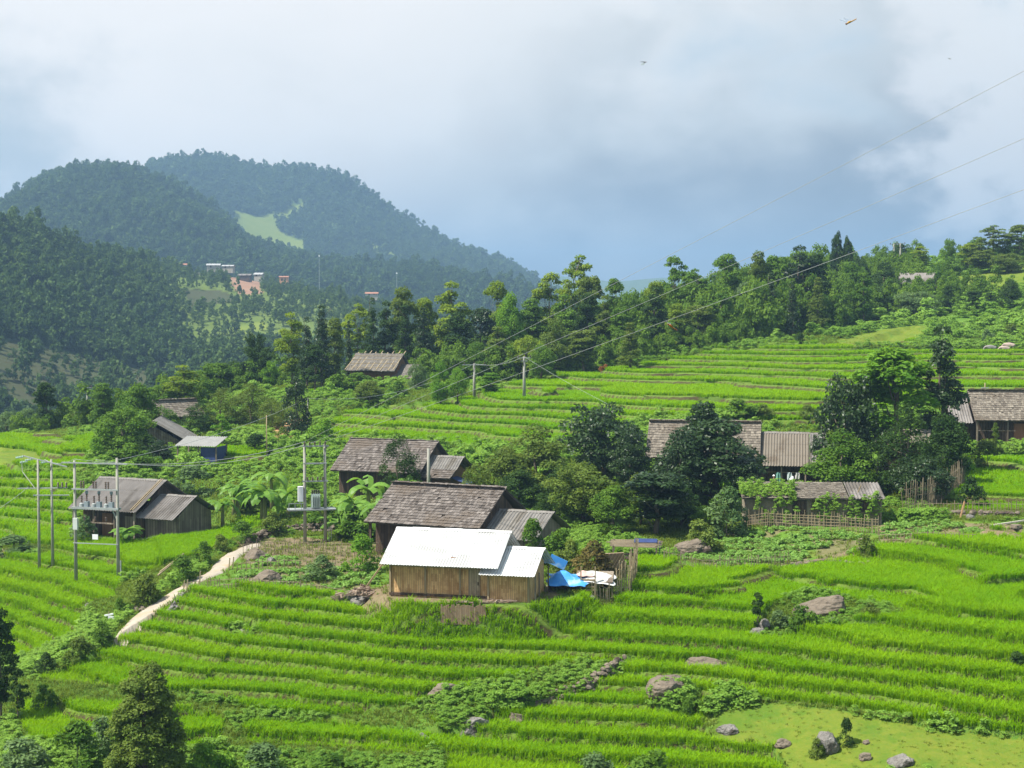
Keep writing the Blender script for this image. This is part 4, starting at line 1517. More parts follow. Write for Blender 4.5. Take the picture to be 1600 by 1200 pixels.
roof(h, 'thatch', M_THATCH, 2.6, 5.6, -0.2, 2.6, -2.8, 1.0, 2.2, 1.2, 17, 'annex_roof', False)

# 9 the small tin shed with a blue tarp wall
h = thing('tin_shed', 'small open shed with pale tin roof and navy tarp wall beside the dark gabled house', 'shed', site('tarpshed'), R(-12))
m = MB()
corrugated(m, -2.0, 2.2, 1.4, 3.15, -1.6, 2.45, r=np.random.default_rng(2), rows=1)
m.build('roof', mat('dull_tin', (0.30, 0.29, 0.27), (0.42, 0.41, 0.39), 0.7, 2), h)
MB().box((1.3, -1.2, 1.3), (0.8, 0.03, 1.05)).build('tarp_wall', M_NAVY, h)
MB().box((2.08, 0.0, 1.3), (0.03, 1.2, 1.05)).build('side_wall', M_NAVY, h)
posts(h, [(-1.8, -1.3), (0.3, -1.3), (2.1, -1.3), (-1.8, 1.3), (2.1, 1.35)], 2.5, M_GREYWOOD, 0.11)

# 10 the dark gabled house in the left trees, 11 the hut roof above it
h = thing('gabled_house', 'dark gabled house facing us with pale boards, sunk in the left trees', 'house', site('gable'), R(97))
walls(h, M_GREYWOOD, -4.0, 4.0, -3.0, 3.0, 2.5, (0, 4.3))
roof(h, 'sheet', M_FIBRE2, -4.8, 4.6, 0, 4.75, -4.0, 2.45, 4.0, 2.45, 18)
MB().box((-4.06, 0.6, 1.0), (0.03, 0.45, 0.95)).build('door', M_BROWN, h)
MB().bar((-4.3, -3.7, 2.5), (-4.3, 3.7, 2.5), 0.10).build('tie_beam', M_DARKWOOD, h)
h = thing('hillside_hut', 'small shingled hut roof showing between crowns above the dark gabled house', 'hut', site('upperhut'), R(40))
walls(h, M_DARKWOOD, -2.2, 2.2, -1.7, 1.7, 5.0, (0, 6.3))
roof(h, 'shingle', M_SHINGLE2, -2.8, 2.8, 0, 6.75, -2.5, 5.0, 2.5, 5.0, 19)


def small_house(px, py, d, L, w, hw, rh, label, wall_m, roof_m, rot, name='village_house', z=None, group=None):
    p = pix(px, py, d) if z is None else np.array(((px - 800) / F * d, d, z))
    o = thing(name, label, 'house', p, rot, group)
    if d > 800:
        o.scale = (0.8, 0.8, 0.7)
    walls(o, wall_m, -L / 2, L / 2, -w / 2, w / 2, hw, (0, hw + rh * 0.9), z0=-4)
    m = MB()
    for sg in (-1, 1):
        d_, n_, L_ = slope_frame(0, 1, 0, hw + rh, sg * (w / 2 + 0.6), hw - 0.1)
        m.box(np.array((0, 0, hw + rh + 0.02)) + d_ * L_ / 2, (L / 2 + 0.6, L_ / 2, 0.06), ((1, 0, 0), d_, n_))
    m.build('roof', roof_m, o)
    MB().box((-L * 0.2, -w / 2 - 0.06, 1.0), (0.6, 0.04, 1.0)).build('door', M_DARKWOOD, o)
    MB().box((L * 0.2, -w / 2 - 0.06, 1.5), (0.6, 0.04, 0.5)).build('window', M_DARKWOOD, o)
    return o


M_REDR = mat('red_roof_tile', (0.30, 0.13, 0.08), (0.40, 0.2, 0.13), 0.8, 1.0)
M_PALEW = mat('pale_render', (0.30, 0.27, 0.23), (0.42, 0.39, 0.33), 0.9, 1.0)
M_TINR = mat('tin_roof', (0.28, 0.28, 0.28), (0.42, 0.42, 0.42), 0.5, 0.8)
M_ORANGE = mat('orange_render', (0.55, 0.24, 0.14), (0.65, 0.34, 0.2), 0.9, 0.8)
small_house(283, 417, 900, 7.5, 4, 1.6, 1.0, 'far red-roofed village house, leftmost on the knoll', M_PALEW, M_REDR, 0.1)
small_house(267, 424, 880, 8, 4, 1.2, 0.9, 'far low pale shed just below the red village roof', M_PALEW, M_TINR, 0.1, 'village_shed')
small_house(334, 418, 930, 9, 5, 1.8, 1.3, 'far pale tin-roofed village house at the top of the knoll', M_PALEW, M_TINR, 0.05)
small_house(357, 419, 935, 8, 4, 1.6, 1.0, 'far long tin roof right of the highest village house', M_PALEW, M_TINR, -0.2)
small_house(383, 433, 920, 8.5, 4, 1.4, 1.2, 'far dark tin-roofed house at the top of the red landslip', M_DARKWOOD, M_FIBRE, -0.15)
small_house(405, 432, 925, 6, 4, 1.6, 1.4, 'far white-roofed house right of the red landslip', M_PALEW, M_TINR, -0.3)
small_house(444, 439, 940, 6, 5, 3.2, 0.8, 'far orange-walled house standing alone on the knoll', M_ORANGE, M_REDR, 0.0)
small_house(581, 462, 985, 9, 5, 1.8, 1.2, 'far pale house low on the slope above the tree belt', M_PALEW, M_REDR, 0.0)
q = spot(1432, 322)
small_house(1432, 440, 290, 5, 4, 2.2, 1.8, 'small grey-roofed hut in the trees on the right hillside', M_GREYWOOD, M_FIBRE, -0.4, 'hill_hut', z=pix(1432, 462, 290)[2])
q = hit(1425, 712)
small_house(1412, 700, 136, 3.4, 2.6, 3.4, 0.9, 'little hut roof peeping out among the dark trees beside the long house', M_DARKWOOD, M_SHINGLE2, -0.3, 'garden_hut', z=gz((1412 - 800) / F * 136, 136))
# ------------------------------------------------------------------ poles, transformers, wires
def cpole(parent, x, y, h, r0=0.16, r1=0.10, name='pole', z0=-0.4):
    m = MB()
    m.tube([(x, y, z0), (x, y, h * 0.5), (x, y, h)], [r0 * 0.68, (r0 + r1) * 0.34, r1 * 0.68], 10)
    return m.build(name, M_CONC, parent, True)


def insulator(parent, x, y, z, up=1, mt=None, h=0.34, name='insulator'):
    m = MB()
    for k in range(4):
        m.tube([(x, y, z + up * h * k / 4), (x, y, z + up * h * (k + 0.55) / 4), (x, y, z + up * h * (k + 1) / 4)], [0.035, 0.085, 0.035], 8)
    return m.build(name, mt or M_DARKST, parent)


def height_at(p, top):
    return (proj(*p)[1] - top) * p[1] / F


# H-frame with transformer gear on the left terrace
pa, pb = hit(119, 916), hit(185, 906)
c = (pa + pb) / 2
ang = math.atan2(pb[1] - pa[1], pb[0] - pa[0])
half = np.hypot(*(pb - pa)[:2]) / 2
c[2] = min(pa[2], pb[2])
Hh = height_at(c, 718)
h = thing('switch_frame', 'twin concrete pole frame with a row of fuses and switch tanks on the left terrace', 'utility poles', c, ang)
cpole(h, -half, 0, Hh, 0.19, 0.13)
cpole(h, half, 0, Hh + 0.25, 0.19, 0.13)
s = Hh / 8.3
for z, ov, w in ((Hh - 0.15, 0.9, 0.09), (Hh * 0.775, 0.15, 0.09), (Hh * 0.625, 0.15, 0.15), (Hh * 0.345, 0.1, 0.06)):
    MB().bar((-half - ov, -0.16, z), (half + ov, -0.16, z), w).build('crossarm', M_STEEL, h)
    if w > 0.1:
        MB().bar((-half - ov, 0.16, z), (half + ov, 0.16, z), w).build('crossarm', M_STEEL, h)
for k in range(3):
    x = -half + 2 * half * (0.2 + 0.29 * k)
    f = insulator(h, x - 0.08, -0.16, Hh * 0.775 + 0.08, 1, None, 0.5, 'fuse')
    insulator(h, x + 0.12, -0.16, Hh * 0.775 + 0.08, 1, None, 0.5, 'fuse')
    m = MB().tube([(x - 0.13, 0, Hh * 0.625 + 0.08), (x - 0.13, 0, Hh * 0.625 + 0.30), (x - 0.13, 0, Hh * 0.625 + 0.36)], [0.19, 0.17, 0.06], 12)
    tk = m.build('switch_tank', M_STEEL, h)
    insulator(tk, x - 0.13, 0, Hh * 0.625 + 0.36, 1, None, 0.5)
    tk = MB().box((x + 0.26, 0, Hh * 0.625 + 0.26), (0.15, 0.15, 0.2)).build('meter_tank', mat('grey_enamel', (0.2, 0.24, 0.27), (0.27, 0.31, 0.34), 0.5, 2), h)
    insulator(tk, x + 0.26, 0, Hh * 0.625 + 0.46, 1, None, 0.55)
    MB().tube([(x + 0.26, 0, Hh * 0.625 + 1.0), (x + 0.26, 0, Hh * 0.625 + 1.2)], [0.11, 0.11], 8).build('terminal_cap', mat('grey_enamel', (0.2, 0.24, 0.27)), tk)
    insulator(h, -half + 2 * half * (0.25 + 0.25 * k), -0.16, Hh * 0.56, -1, M_DARKST, 0.3)
MB().box((-half + 0.18, -0.28, Hh * 0.50), (0.17, 0.1, 0.40)).build('meter_box', mat('pale_enamel', (0.5, 0.53, 0.5), (0.6, 0.62, 0.6), 0.5, 2), h)
MB().box((0, -0.2, Hh * 0.40), (0.22, 0.015, 0.18)).build('notice_plate', M_CLOTHW, h)
MB().bar((half - 0.35, -0.1, Hh * 0.62), (half, 0, Hh * 0.53), 0.07).build('brace', M_STEEL, h)
MB().tube([(half + 0.22, -0.05, -0.2), (half + 0.22, -0.05, 1.9)], 0.05, 6).build('conduit', M_STEEL, h)
SWTOP = [np.array((c[0] + math.cos(ang) * t, c[1] + math.sin(ang) * t, c[2] + Hh + 0.1)) for t in (-half, 0, half)]

# pair of slim poles at the far left
pa, pb = hit(66, 892), hit(78, 894)
c = (pa + pb) / 2
half = np.hypot(*(pb - pa)[:2]) / 2
c[2] = min(pa[2], pb[2])
Hh = height_at(c, 716)
h = thing('twin_pole', 'two slim concrete poles side by side with tilted crossarms and glass insulators', 'utility poles', c, 0.05)
cpole(h, -half, 0, Hh, 0.17, 0.11)
cpole(h, half, 0.1, Hh, 0.17, 0.11)
MB().bar((-1.6, 0.3, Hh + 0.25), (1.7, -0.4, Hh - 0.5), 0.08).build('crossarm', M_STEEL, h)
MB().bar((-2.0, 0.2, Hh * 0.745), (1.7, -0.2, Hh * 0.755), 0.08).build('crossarm', M_STEEL, h)
MB().bar((-0.8, -0.2, Hh * 0.69), (1.8, -0.2, Hh * 0.69), 0.08).build('crossarm', M_STEEL, h)
glass = mat('glass_insulator', (0.35, 0.50, 0.50), (0.55, 0.68, 0.68), 0.2, 3, spec=0.6)
for k, (x, z) in enumerate(((-1.6, 0.2), (-0.9, 0.02), (0.2, -0.18), (-1.3, -0.15))):
    m = MB()
    for j in range(5):
        m.tube([(x - 0.05 * j * 2.2, 0.2, Hh + z - 0.02 * j), (x - 0.05 * j * 2.2 - 0.06, 0.2, Hh + z - 0.02 * j - 0.01)], [0.10, 0.05], 8)
    m.build('insulator_string', glass, h)
for x in (1.0, 1.3, 1.6):
    insulator(h, x, -0.2, Hh * 0.755, 1, None, 0.4)
MB().tube([(-1.7, 0.2, Hh - 0.1), (-1.65, 0.2, Hh - 0.9), (-1.3, 0.1, Hh * 0.84), (-0.7, 0, Hh * 0.745)], 0.03, 5).build('jumper_cable', mat('pale_cable', (0.5, 0.52, 0.4), (0.6, 0.6, 0.5)), h)
TWTOP = np.array((c[0], c[1], c[2] + Hh))

# transformer on twin poles behind the vegetable plot
pa, pb = hit(475, 851), hit(510, 846)
c = (pa + pb) / 2
ang = math.atan2(pb[1] - pa[1], pb[0] - pa[0]) * 0.3
half = abs(pb[0] - pa[0]) / 2
Hh = height_at(c, 693)
h = thing('transformer_frame', 'twin concrete poles carrying a grey transformer and a white cabinet behind the vegetable plot', 'utility poles', c, ang)
cpole(h, -half, 0, Hh, 0.2, 0.14)
cpole(h, half, 0, Hh, 0.2, 0.14)
for z, ov in ((Hh - 0.1, 0.25), (Hh * 0.81, 0.1), (Hh * 0.63, 0.2)):
    MB().bar((-half - ov, -0.18, z), (half + ov, -0.18, z), 0.10).build('crossarm', M_STEEL, h)
for k in range(5):
    insulator(h, -half + 2 * half * k / 4, -0.18, Hh - 0.05, 1, None, 0.26)
for k in range(4):
    insulator(h, -half + 2 * half * (k + 0.5) / 4, -0.18, Hh * 0.63 + 0.05, 1, None, 0.26)
zt = Hh * 0.345
MB().box((-0.25, 0, zt), (half + 1.0, 0.5, 0.05)).build('platform', M_STEEL, h)
tr = MB().box((0.05, 0, zt + 0.62), (0.32, 0.28, 0.5)).build('transformer', mat('transformer_grey', (0.35, 0.42, 0.38), (0.45, 0.52, 0.48), 0.5, 2), h)
for k in range(5):
    MB().box((-0.2 + 0.125 * k, -0.36, zt + 0.6), (0.02, 0.09, 0.42)).build('cooling_fin', MATS['transformer_grey'], tr)
for k in range(4):
    insulator(tr, -0.2 + 0.16 * k, 0, zt + 1.12, 1, None, 0.3)
MB().box((-half - 0.32, -0.1, zt + 1.15), (0.19, 0.16, 0.55)).build('cabinet', M_CLOTHW, h)
for x in (-half - 1.2, -half - 0.75, -half - 0.3):
    MB().bar((x, -0.45, zt), (x, -0.45, zt + 0.5), 0.05).build('rail_post', M_STEEL, h)
MB().bar((-half - 1.2, -0.45, zt + 0.5), (-half, -0.45, zt + 0.5), 0.05).build('rail', M_STEEL, h)
MB().bar((half + 0.25, -0.1, -0.2), (half + 0.25, -0.1, 1.2), 0.05).bar((half + 0.42, -0.1, -0.2), (half + 0.42, -0.1, 1.2), 0.05).build('ladder', M_STEEL, h)
TFTOP = [np.array((c[0] - half + 2 * half * t, c[1], c[2] + Hh + 0.2)) for t in (0, 0.5, 1)]


def single_pole(px, py, top, label, d=None, r=0.15, arms=((0.96, 0.9),), ins=2, steel=True, name='utility_pole', mt=None):
    p = spot_of(px, py, d)
    Hh = height_at(p, top)
    h = thing(name, label, 'utility pole', p, 0.1)
    m = MB().tube([(0, 0, -0.4), (0, 0, Hh * 0.5), (0, 0, Hh)], [r, r * 0.82, r * 0.62], 9)
    m.build('pole', mt or M_CONC, h, True)
    for f, w in arms:
        MB().bar((-w, -r, Hh * f), (w, -r, Hh * f), 0.09).build('crossarm', M_STEEL, h)
        for k in range(ins):
            insulator(h, -w + 2 * w * (k + 0.1) / max(1, ins - 0.8), -r, Hh * f + 0.04, 1, None, 0.25)
    return np.array((p[0], p[1], p[2] + Hh))


P1 = single_pole(819, 631, 557, 'pale pole standing in the upper terraces right of the bright green bushes', r=0.2, arms=((0.97, 0.8), (0.9, 0.4)))
P2 = single_pole(741, 622, 568, 'pale pole with a side arm between the bright green bushes', r=0.2, arms=((0.97, 1.4),))
P3 = single_pole(669, None, 700, 'grey square post rising behind the big shingled roof', d=133, r=0.17, arms=(), name='utility_pole')
P4 = single_pole(481, 672, 622, 'thin bare pole beside the dark pollarded tree', r=0.09, arms=(), name='wooden_pole')
P5 = single_pole(1395, None, 381, 'left pole of the pair on the right skyline', d=330, r=0.22, arms=((0.98, 1.0),))
P6 = single_pole(1405, None, 380, 'right pole of the pair on the right skyline', d=332, r=0.22, arms=((0.98, 1.0),))
P7 = single_pole(135, None, 603, 'pole with a crossarm standing at the edge of the left valley', d=215, r=0.14, arms=((0.97, 0.7),))
single_pole(1540, None, 598, 'thin wooden cross standing behind the porch house roof', d=162, r=0.07, arms=((0.88, 0.4),), ins=0, name='wooden_cross', mt=M_POLEWOOD)
single_pole(417, 720, 648, 'thin brown pole at the foot of the orange dirt track', r=0.07, arms=(), name='wooden_pole', mt=M_POLEWOOD)
for px, py, top, lb in ((620, 448, 427, 'far white mast on the slope below the mountain'), (499, 446, 400, 'far pale mast left on the wooded slope')):
    p = pix(px, py, 1090)
    h = thing('mast', lb, 'mast', p)
    MB().tube([(0, 0, -6), (0, 0, (py - top) * 1090 / F)], [0.18, 0.13], 6).build('mast_shaft', M_STEEL, h)
    MB().box((0, 0, (py - top) * 1090 / F), (0.45, 0.45, 0.5)).build('mast_head', M_CLOTHW, h)
# lattice stump by the forest edge
p = hit(1211, 525)
h = thing('lattice_stand', 'small pale wooden lattice stand at the foot of the dark tree row', 'stand', p)
for sx, sy in ((-1, -1), (1, -1), (1, 1), (-1, 1)):
    MB().bar((sx * 0.7, sy * 0.7, -0.3), (sx * 0.25, sy * 0.25, 2.6), 0.14).build('leg', M_GREYWOOD, h)
for z in (0.6, 1.3, 2.0):
    w = 0.7 - 0.45 * z / 2.6
    for a, b in (((-w, -w), (w, -w)), ((w, -w), (w, w)), ((w, w), (-w, w)), ((-w, w), (-w, -w))):
        MB().bar((a[0], a[1], z), (b[0], b[1], z), 0.09).build('rung', M_GREYWOOD, h)

M_WIRE = mat('aluminium_wire', (0.30, 0.31, 0.32), (0.40, 0.41, 0.42), 0.5, 3)


def wire(a, b, sag, label, r=0.016, name='power_line', ref=None):
    a, b = np.asarray(a, float), np.asarray(b, float)
    pts = []
    for s in np.linspace(0, 1, 40):
        p = a * (1 - s) + b * s
        p[2] -= sag * 4 * s * (1 - s)
        pts.append(p)
    o = MB().tube(pts, r, 5).build(name, M_WIRE, None, True)
    tag(o, label, 'cable')
    return o


def beyond(a, b, k=1.6):
    return a + (np.asarray(b) - a) * k


wire(TFTOP[0], beyond(TFTOP[0], pix(1790, 2, 62)), 0.25, 'highest of the three power lines crossing the sky', 0.0105)
wire(TFTOP[1], beyond(TFTOP[1], pix(1790, 122, 62)), 0.3, 'middle of the three power lines crossing the right trees', 0.0105)
wire(TFTOP[2], beyond(TFTOP[2], pix(1790, 210, 62)), 0.4, 'lowest of the three power lines, just above the upper terraces', 0.0105)
wire(SWTOP[0], TFTOP[0], 0.9, 'wire from the left pole of the switch frame to the transformer frame')
wire(SWTOP[1], TFTOP[1], 1.0, 'wire from the middle of the switch frame to the transformer frame')
wire(SWTOP[2], P4, 0.6, 'wire climbing from the switch frame to the thin bare pole')
wire(TWTOP, SWTOP[0], 0.3, 'short wire between the slim twin poles and the switch frame')
wire(P1, P2, 0.5, 'cable between the two pale poles by the bright green bushes')
wire(P2, P4, 1.4, 'slack cable from the pale pole down to the thin bare pole')
wire(P1, pix(1010, 660, 165), 0.3, 'stay wire slanting from the pale pole down the upper terraces', 0.012)
wire(pix(-40, 815, 112), TWTOP + np.array((-1.2, 0, -2.0)), 0.2, 'wire leaving the slim twin poles at the left border', 0.014)


# ------------------------------------------------------------------ boulders and stone walls
def boulder_mb(sx, sy, sz, seed, cuts=7, sub=4):
    bm = bmesh.new()
    bmesh.ops.create_icosphere(bm, subdivisions=sub, radius=1)
    r = np.random.default_rng(seed)
    V = np.array([v.co[:] for v in bm.verts])
    for _ in range(cuts):
        n = r.normal(size=3)
        n[2] = abs(n[2]) * 0.8
        n /= np.linalg.norm(n)
        k = r.uniform(0.55, 0.85)
        dd = V @ n - k
        V = V - np.where(dd > 0, dd * 0.88, 0)[:, None] * n
    off = np.array([mnoise.fractal(Vector(v) * 1.7 + Vector((seed * 3.1, 0, 0)), 1.0, 2.0, 5) for v in V])
    off2 = np.array([mnoise.fractal(Vector(v) * 5.5 + Vector((seed * 1.7, 3, 0)), 0.9, 2.1, 5) for v in V])
    V = V * (1 + 0.15 * off + 0.05 * off2)[:, None]
    V = V / np.abs(V).max(0) * np.array((sx, sy, sz))
    F_ = [tuple(v.index for v in f.verts) for f in bm.faces]
    bm.free()
    return V, F_


def boulder(px, py, w, hgt, label, mt=None, seed=None, depth=0.8, sink=0.3, d=None, cuts=7):
    """px, py: middle of the seen foot; w, hgt: seen size in photo pixels"""
    p = spot_of(px, py, d)
    s = p[1] / F
    sx, sz = w * s / 2, hgt * s / (2 - 2 * sink) * 1.0
    sy = sx * depth
    seed = seed if seed is not None else int(px)
    V, F_ = boulder_mb(sx, sy, sz, seed, cuts)
    m = MB().add(V, F_)
    o = m.build('boulder', mt or M_STONE, None, False)
    o.location = (p[0], p[1] + sy * 0.7, p[2] + sz * (1 - 2 * sink))
    o.rotation_euler = (0, 0, (seed * 0.37) % 0.6 - 0.3)
    tag(o, label, 'boulder')
    return o


boulder(737, 1140, 66, 36, 'pale grey boulder with a sunlit left face below the weedy stone wall', M_STONE, 4, cuts=9, sink=0.2)
boulder(807, 1118, 36, 26, 'brown boulder at the lower end of the weedy stone wall', M_PINKST, 8)
boulder(697, 1092, 64, 15, 'low flat brown rock slab in the weeds on top of the bank', M_PINKST, 12, sink=0.45)
boulder(1046, 1098, 76, 42, 'large peaked brown boulder amid the lower terraces', M_PINKST, 3, cuts=6, sink=0.2)
boulder(1110, 1048, 82, 17, 'long low dark boulder at the foot of a rice terrace, above the peaked boulder', M_PINKST, 21, sink=0.4)
boulder(1290, 964, 100, 36, 'broad flat-topped pinkish rock standing among the rice on the right', M_PINKST, 32, depth=0.6, sink=0.3)
boulder(1303, 976, 20, 12, 'small pale rock at the foot of the broad flat-topped rock', M_STONE, 33)
boulder(1085, 867, 66, 30, 'rounded pale-topped boulder beside the garden fence', M_PINKST, 45, sink=0.25, cuts=4)
boulder(1138, 1146, 38, 15, 'small dark rock at the left end of the yellow meadow', M_STONE, 51)
boulder(1294, 1184, 44, 40, 'steep dark boulder between bushes in the yellow meadow', M_STONE, 57, sink=0.2, cuts=9)
boulder(1224, 1172, 28, 14, 'brown rock at the corner of the lowest terrace', M_PINKST, 61)
boulder(1355, 1192, 26, 12, 'little brown rock at the lower edge of the meadow', M_PINKST, 63)
boulder(1410, 1203, 44, 18, 'grey rock cut by the bottom border of the meadow', M_STONE, 64)
boulder(1355, 1168, 14, 8, 'smallest stone lying in the middle of the meadow', M_PINKST, 66)
boulder(662, 1150, 26, 16, 'grey stone on the weedy bank left of the pale grey boulder', M_STONE, 69)
boulder(416, 917, 62, 26, 'dark humped boulder in the vegetable plot', M_PINKST, 71, sink=0.25)
boulder(380, 996, 38, 13, 'flat pale rock alone in the rice below the vegetable plot', M_STONE, 75, sink=0.4)
boulder(424, 884, 17, 11, 'small round grey stone in the fenced yard', M_STONE, 78)
boulder(400, 876, 42, 18, 'brown mound of stone beside the path fence', M_PINKST, 79, sink=0.4)
WOODROCK = boulder(566, 951, 62, 22, 'dark flat boulder carrying the firewood heap beside the bamboo house', M_STONE, 82, sink=0.3)
boulder(216, 956, 26, 12, 'sunlit pink rock at the left edge of the path', M_PINKST, 86)
boulder(187, 980, 15, 7, 'small pale stone in the grass beside the path', M_STONE, 87)
boulder(1188, 1000, 34, 14, 'grey rock at the foot of the lone sapling', M_STONE, 90)
boulder(1197, 988, 20, 22, 'dark upright rock beside the lone sapling', M_STONE, 91, sink=0.2)
boulder(1518, 812, 16, 9, 'pale stone at the foot of the leaning orange stake', M_STONE, 93)
boulder(1446, 808, 13, 9, 'round grey stone under the tall bamboo fence', M_STONE, 94)
boulder(1590, 828, 20, 10, 'brown stone at the right border of the vegetable beds', M_PINKST, 95)
boulder(925, 947, 12, 7, 'small pale stone in front of the tarpaulin heap', M_STONE, 96)
boulder(136, 951, 9, 6, 'little grey stone in the left gully', M_STONE, 97)


def stone_wall(pts, hgt, label, seed, size=0.28, mt=None):
    r = np.random.default_rng(seed)
    P = [hit(*p) for p in pts]
    m = MB()
    for a, b in zip(P[:-1], P[1:]):
        L = np.hypot(*(b - a)[:2])
        rows = max(1, int(hgt / (size * 0.75)))
        for k in range(int(L / size * 1.15) + 1):
            for j in range(rows):
                s = (k + r.uniform(0, 1)) / (L / size * 1.15 + 1)
                q = a * (1 - s) + b * s
                q = q + np.array((r.normal(0, 0.12), r.normal(0, 0.12), 0))
                V, F_ = boulder_mb(size * r.uniform(0.45, 0.9), size * r.uniform(0.45, 0.8), size * r.uniform(0.35, 0.6), int(r.integers(1, 999)), 5, 2)
                m.add(V + q + np.array((0, 0.12 * j, size * 0.75 * (j + 0.2))), F_, r.uniform(0, 1))
    o = m.build('stone_wall', mt or M_PINKST, None)
    tag(o, label, 'wall')


stone_wall([(835, 1095), (905, 1082), (950, 1062), (975, 1045)], 0.9, 'rough dry stone wall climbing beside the weedy bank', 1)
stone_wall([(385, 852), (420, 838), (470, 830), (560, 828)], 0.8, 'low dry stone wall behind the fenced yard', 2)
stone_wall([(1235, 890), (1290, 880), (1340, 882), (1360, 878)], 0.6, 'tumbled stone edge below the vegetable garden', 3)
stone_wall([(1420, 806), (1500, 806), (1600, 806)], 0.6, 'mossy stone footing under the long thin bamboo fence', 4, 0.32)
stone_wall([(262, 962), (276, 946), (288, 930)], 0.35, 'line of small stones edging the path', 5, 0.2, M_STONE)
stone_wall([(1345, 868), (1352, 850)], 0.7, 'dark rubble heap at the corner of the vegetable garden', 6)


# ------------------------------------------------------------------ fences
def fence(pts, hgt, gap, label, seed, mt=None, w=0.035, rails=2, lean=0.05, cat='fence', name='bamboo_fence', d=None):
    r = np.random.default_rng(seed)
    P = [spot(p[0], d) if d else hit(*p) for p in pts]
    c = P[0]
    o = thing(name, label, cat, c)
    m = MB()
    for a, b in zip(P[:-1], P[1:]):
        L = np.hypot(*(b - a)[:2])
        for k in range(int(L / gap) + 1):
            s = (k + r.uniform(-0.25, 0.25)) * gap / L
            q = a * (1 - s) + b * s
            q[2] = gz(q[0], q[1])
            q = q - c
            hh = hgt * r.uniform(0.8, 1.2)
            m.bar(q - (0, 0, 0.2), q + (r.normal(0, lean) * hh, r.normal(0, lean) * hh, hh), w * r.uniform(0.7, 1.3), rnd=r.uniform(0, 1))
    m.build('stakes', mt or M_STRAW, o)
    for j in range(rails):
        z = hgt * (0.3 + 0.55 * j / max(1, rails - 1))
        q = MB()
        for a, b in zip(P[:-1], P[1:]):
            n = max(1, int(np.hypot(*(b - a)[:2]) / 1.5))
            for k in range(n):
                p0, p1 = a + (b - a) * k / n, a + (b - a) * (k + 1) / n
                p0 = np.array((p0[0], p0[1], gz(p0[0], p0[1]) + z + r.normal(0, 0.03))) - c
                p1 = np.array((p1[0], p1[1], gz(p1[0], p1[1]) + z + r.normal(0, 0.03))) - c
                q.bar(p0, p1, w * 0.9, rnd=r.uniform(0, 1))
        q.build('rail', mt or M_STRAW, o)
    return o


M_OLDBAM = mat('old_bamboo', (0.16, 0.125, 0.08), (0.33, 0.27, 0.18), 0.9, 4.0, attr=0.5)
fence([(380, 872), (450, 866), (560, 870), (598, 868)], 1.0, 0.22, 'thin stake fence across the bare yard under the transformer', 1, M_OLDBAM)
fence([(372, 896), (470, 895), (560, 893)], 0.8, 0.3, 'sparse grey fence along the top of the vegetable plot', 2, M_OLDBAM)
fence([(296, 922), (380, 926), (470, 934), (545, 942)], 0.6, 0.25, 'low fence between the vegetable plot and the rice', 3, M_OLDBAM)
fence([(1035, 888), (1100, 892), (1180, 893), (1235, 889)], 0.9, 0.17, 'grey stake fence along the lower side of the vegetable garden', 4, M_OLDBAM)
fence([(1158, 828), (1240, 832), (1310, 834), (1372, 832)], 1.15, 0.16, 'woven bamboo fence in front of the mud shed', 5, M_STRAW, rails=4)
fence([(1412, 800), (1450, 796), (1480, 780), (1508, 762)], 2.0, 0.13, 'tall close bamboo fence beside the dark tree cluster', 6, M_OLDBAM, rails=3)
fence([(1425, 803), (1520, 802), (1610, 803)], 0.95, 0.25, 'long thin bamboo fence below the right-hand rice patch', 7, M_OLDBAM)
fence([(1375, 846), (1450, 848), (1525, 849)], 0.7, 0.3, 'see-through stick fence along the lower vegetable beds', 8, M_OLDBAM)
fence([(966, 932), (985, 928), (996, 905)], 1.9, 0.09, 'tall close-set bamboo screen behind the tarpaulin heap', 9, M_STRAW, w=0.045, rails=3)
fence([(925, 946), (948, 944), (968, 938)], 1.1, 0.12, 'short stake screen right of the tarpaulin heap', 10, M_OLDBAM)
fence([(1528, 722), (1560, 728)], 0.7, 0.2, 'short fence below the porch house steps', 11, M_OLDBAM)
for k, (px, py, tp, lb) in enumerate(((286, 928, 906, 'leaning stake at the lower bend of the path'), (291, 928, 905, 'second stake leaning at the lower bend of the path'),
                                      (311, 921, 892, 'upright stake where the low fence meets the path'), (357, 890, 870, 'short stake on the right edge of the upper path'),
                                      (363, 888, 868, 'brown stake beside the fence corner at the upper path'))):
    p = hit(px, py)
    o = MB().bar((0, 0, -0.2), (0.1, 0, (py - tp) * p[1] / F), 0.07).build('stake', M_STRAW, None)
    o.location = p
    tag(o, lb, 'stake')
p = hit(1499, 812)
o = MB().bar((0, 0, -0.2), (0.35, 0, 1.25), 0.09).build('stake', mat('orange_wood', (0.45, 0.25, 0.12), (0.55, 0.33, 0.18)), None)
o.location = p
tag(o, 'orange stake leaning against the long thin fence', 'stake')
a, b = hit(1546, 826), hit(1612, 817)
o = MB().bar(a + (0, 0, 0.12), b + (0, 0, 0.35), 0.10).build('log_pole', mat('bleached_wood', (0.5, 0.46, 0.38), (0.62, 0.58, 0.5)), None)
tag(o, 'bleached pole lying across the vegetable beds', 'pole')
a, b = hit(247, 908), hit(285, 880)
o = MB().bar(a + (0, 0, 0.5), b + (0, 0, 0.5), 0.09).bar(a + (0.1, 0.1, 0.7), b + (0.1, 0, 0.65), 0.07).build('pole_rail', M_STRAW, None)
tag(o, 'yellow bamboo rails beside the bushes along the path', 'rail')
hp = SITE['white']

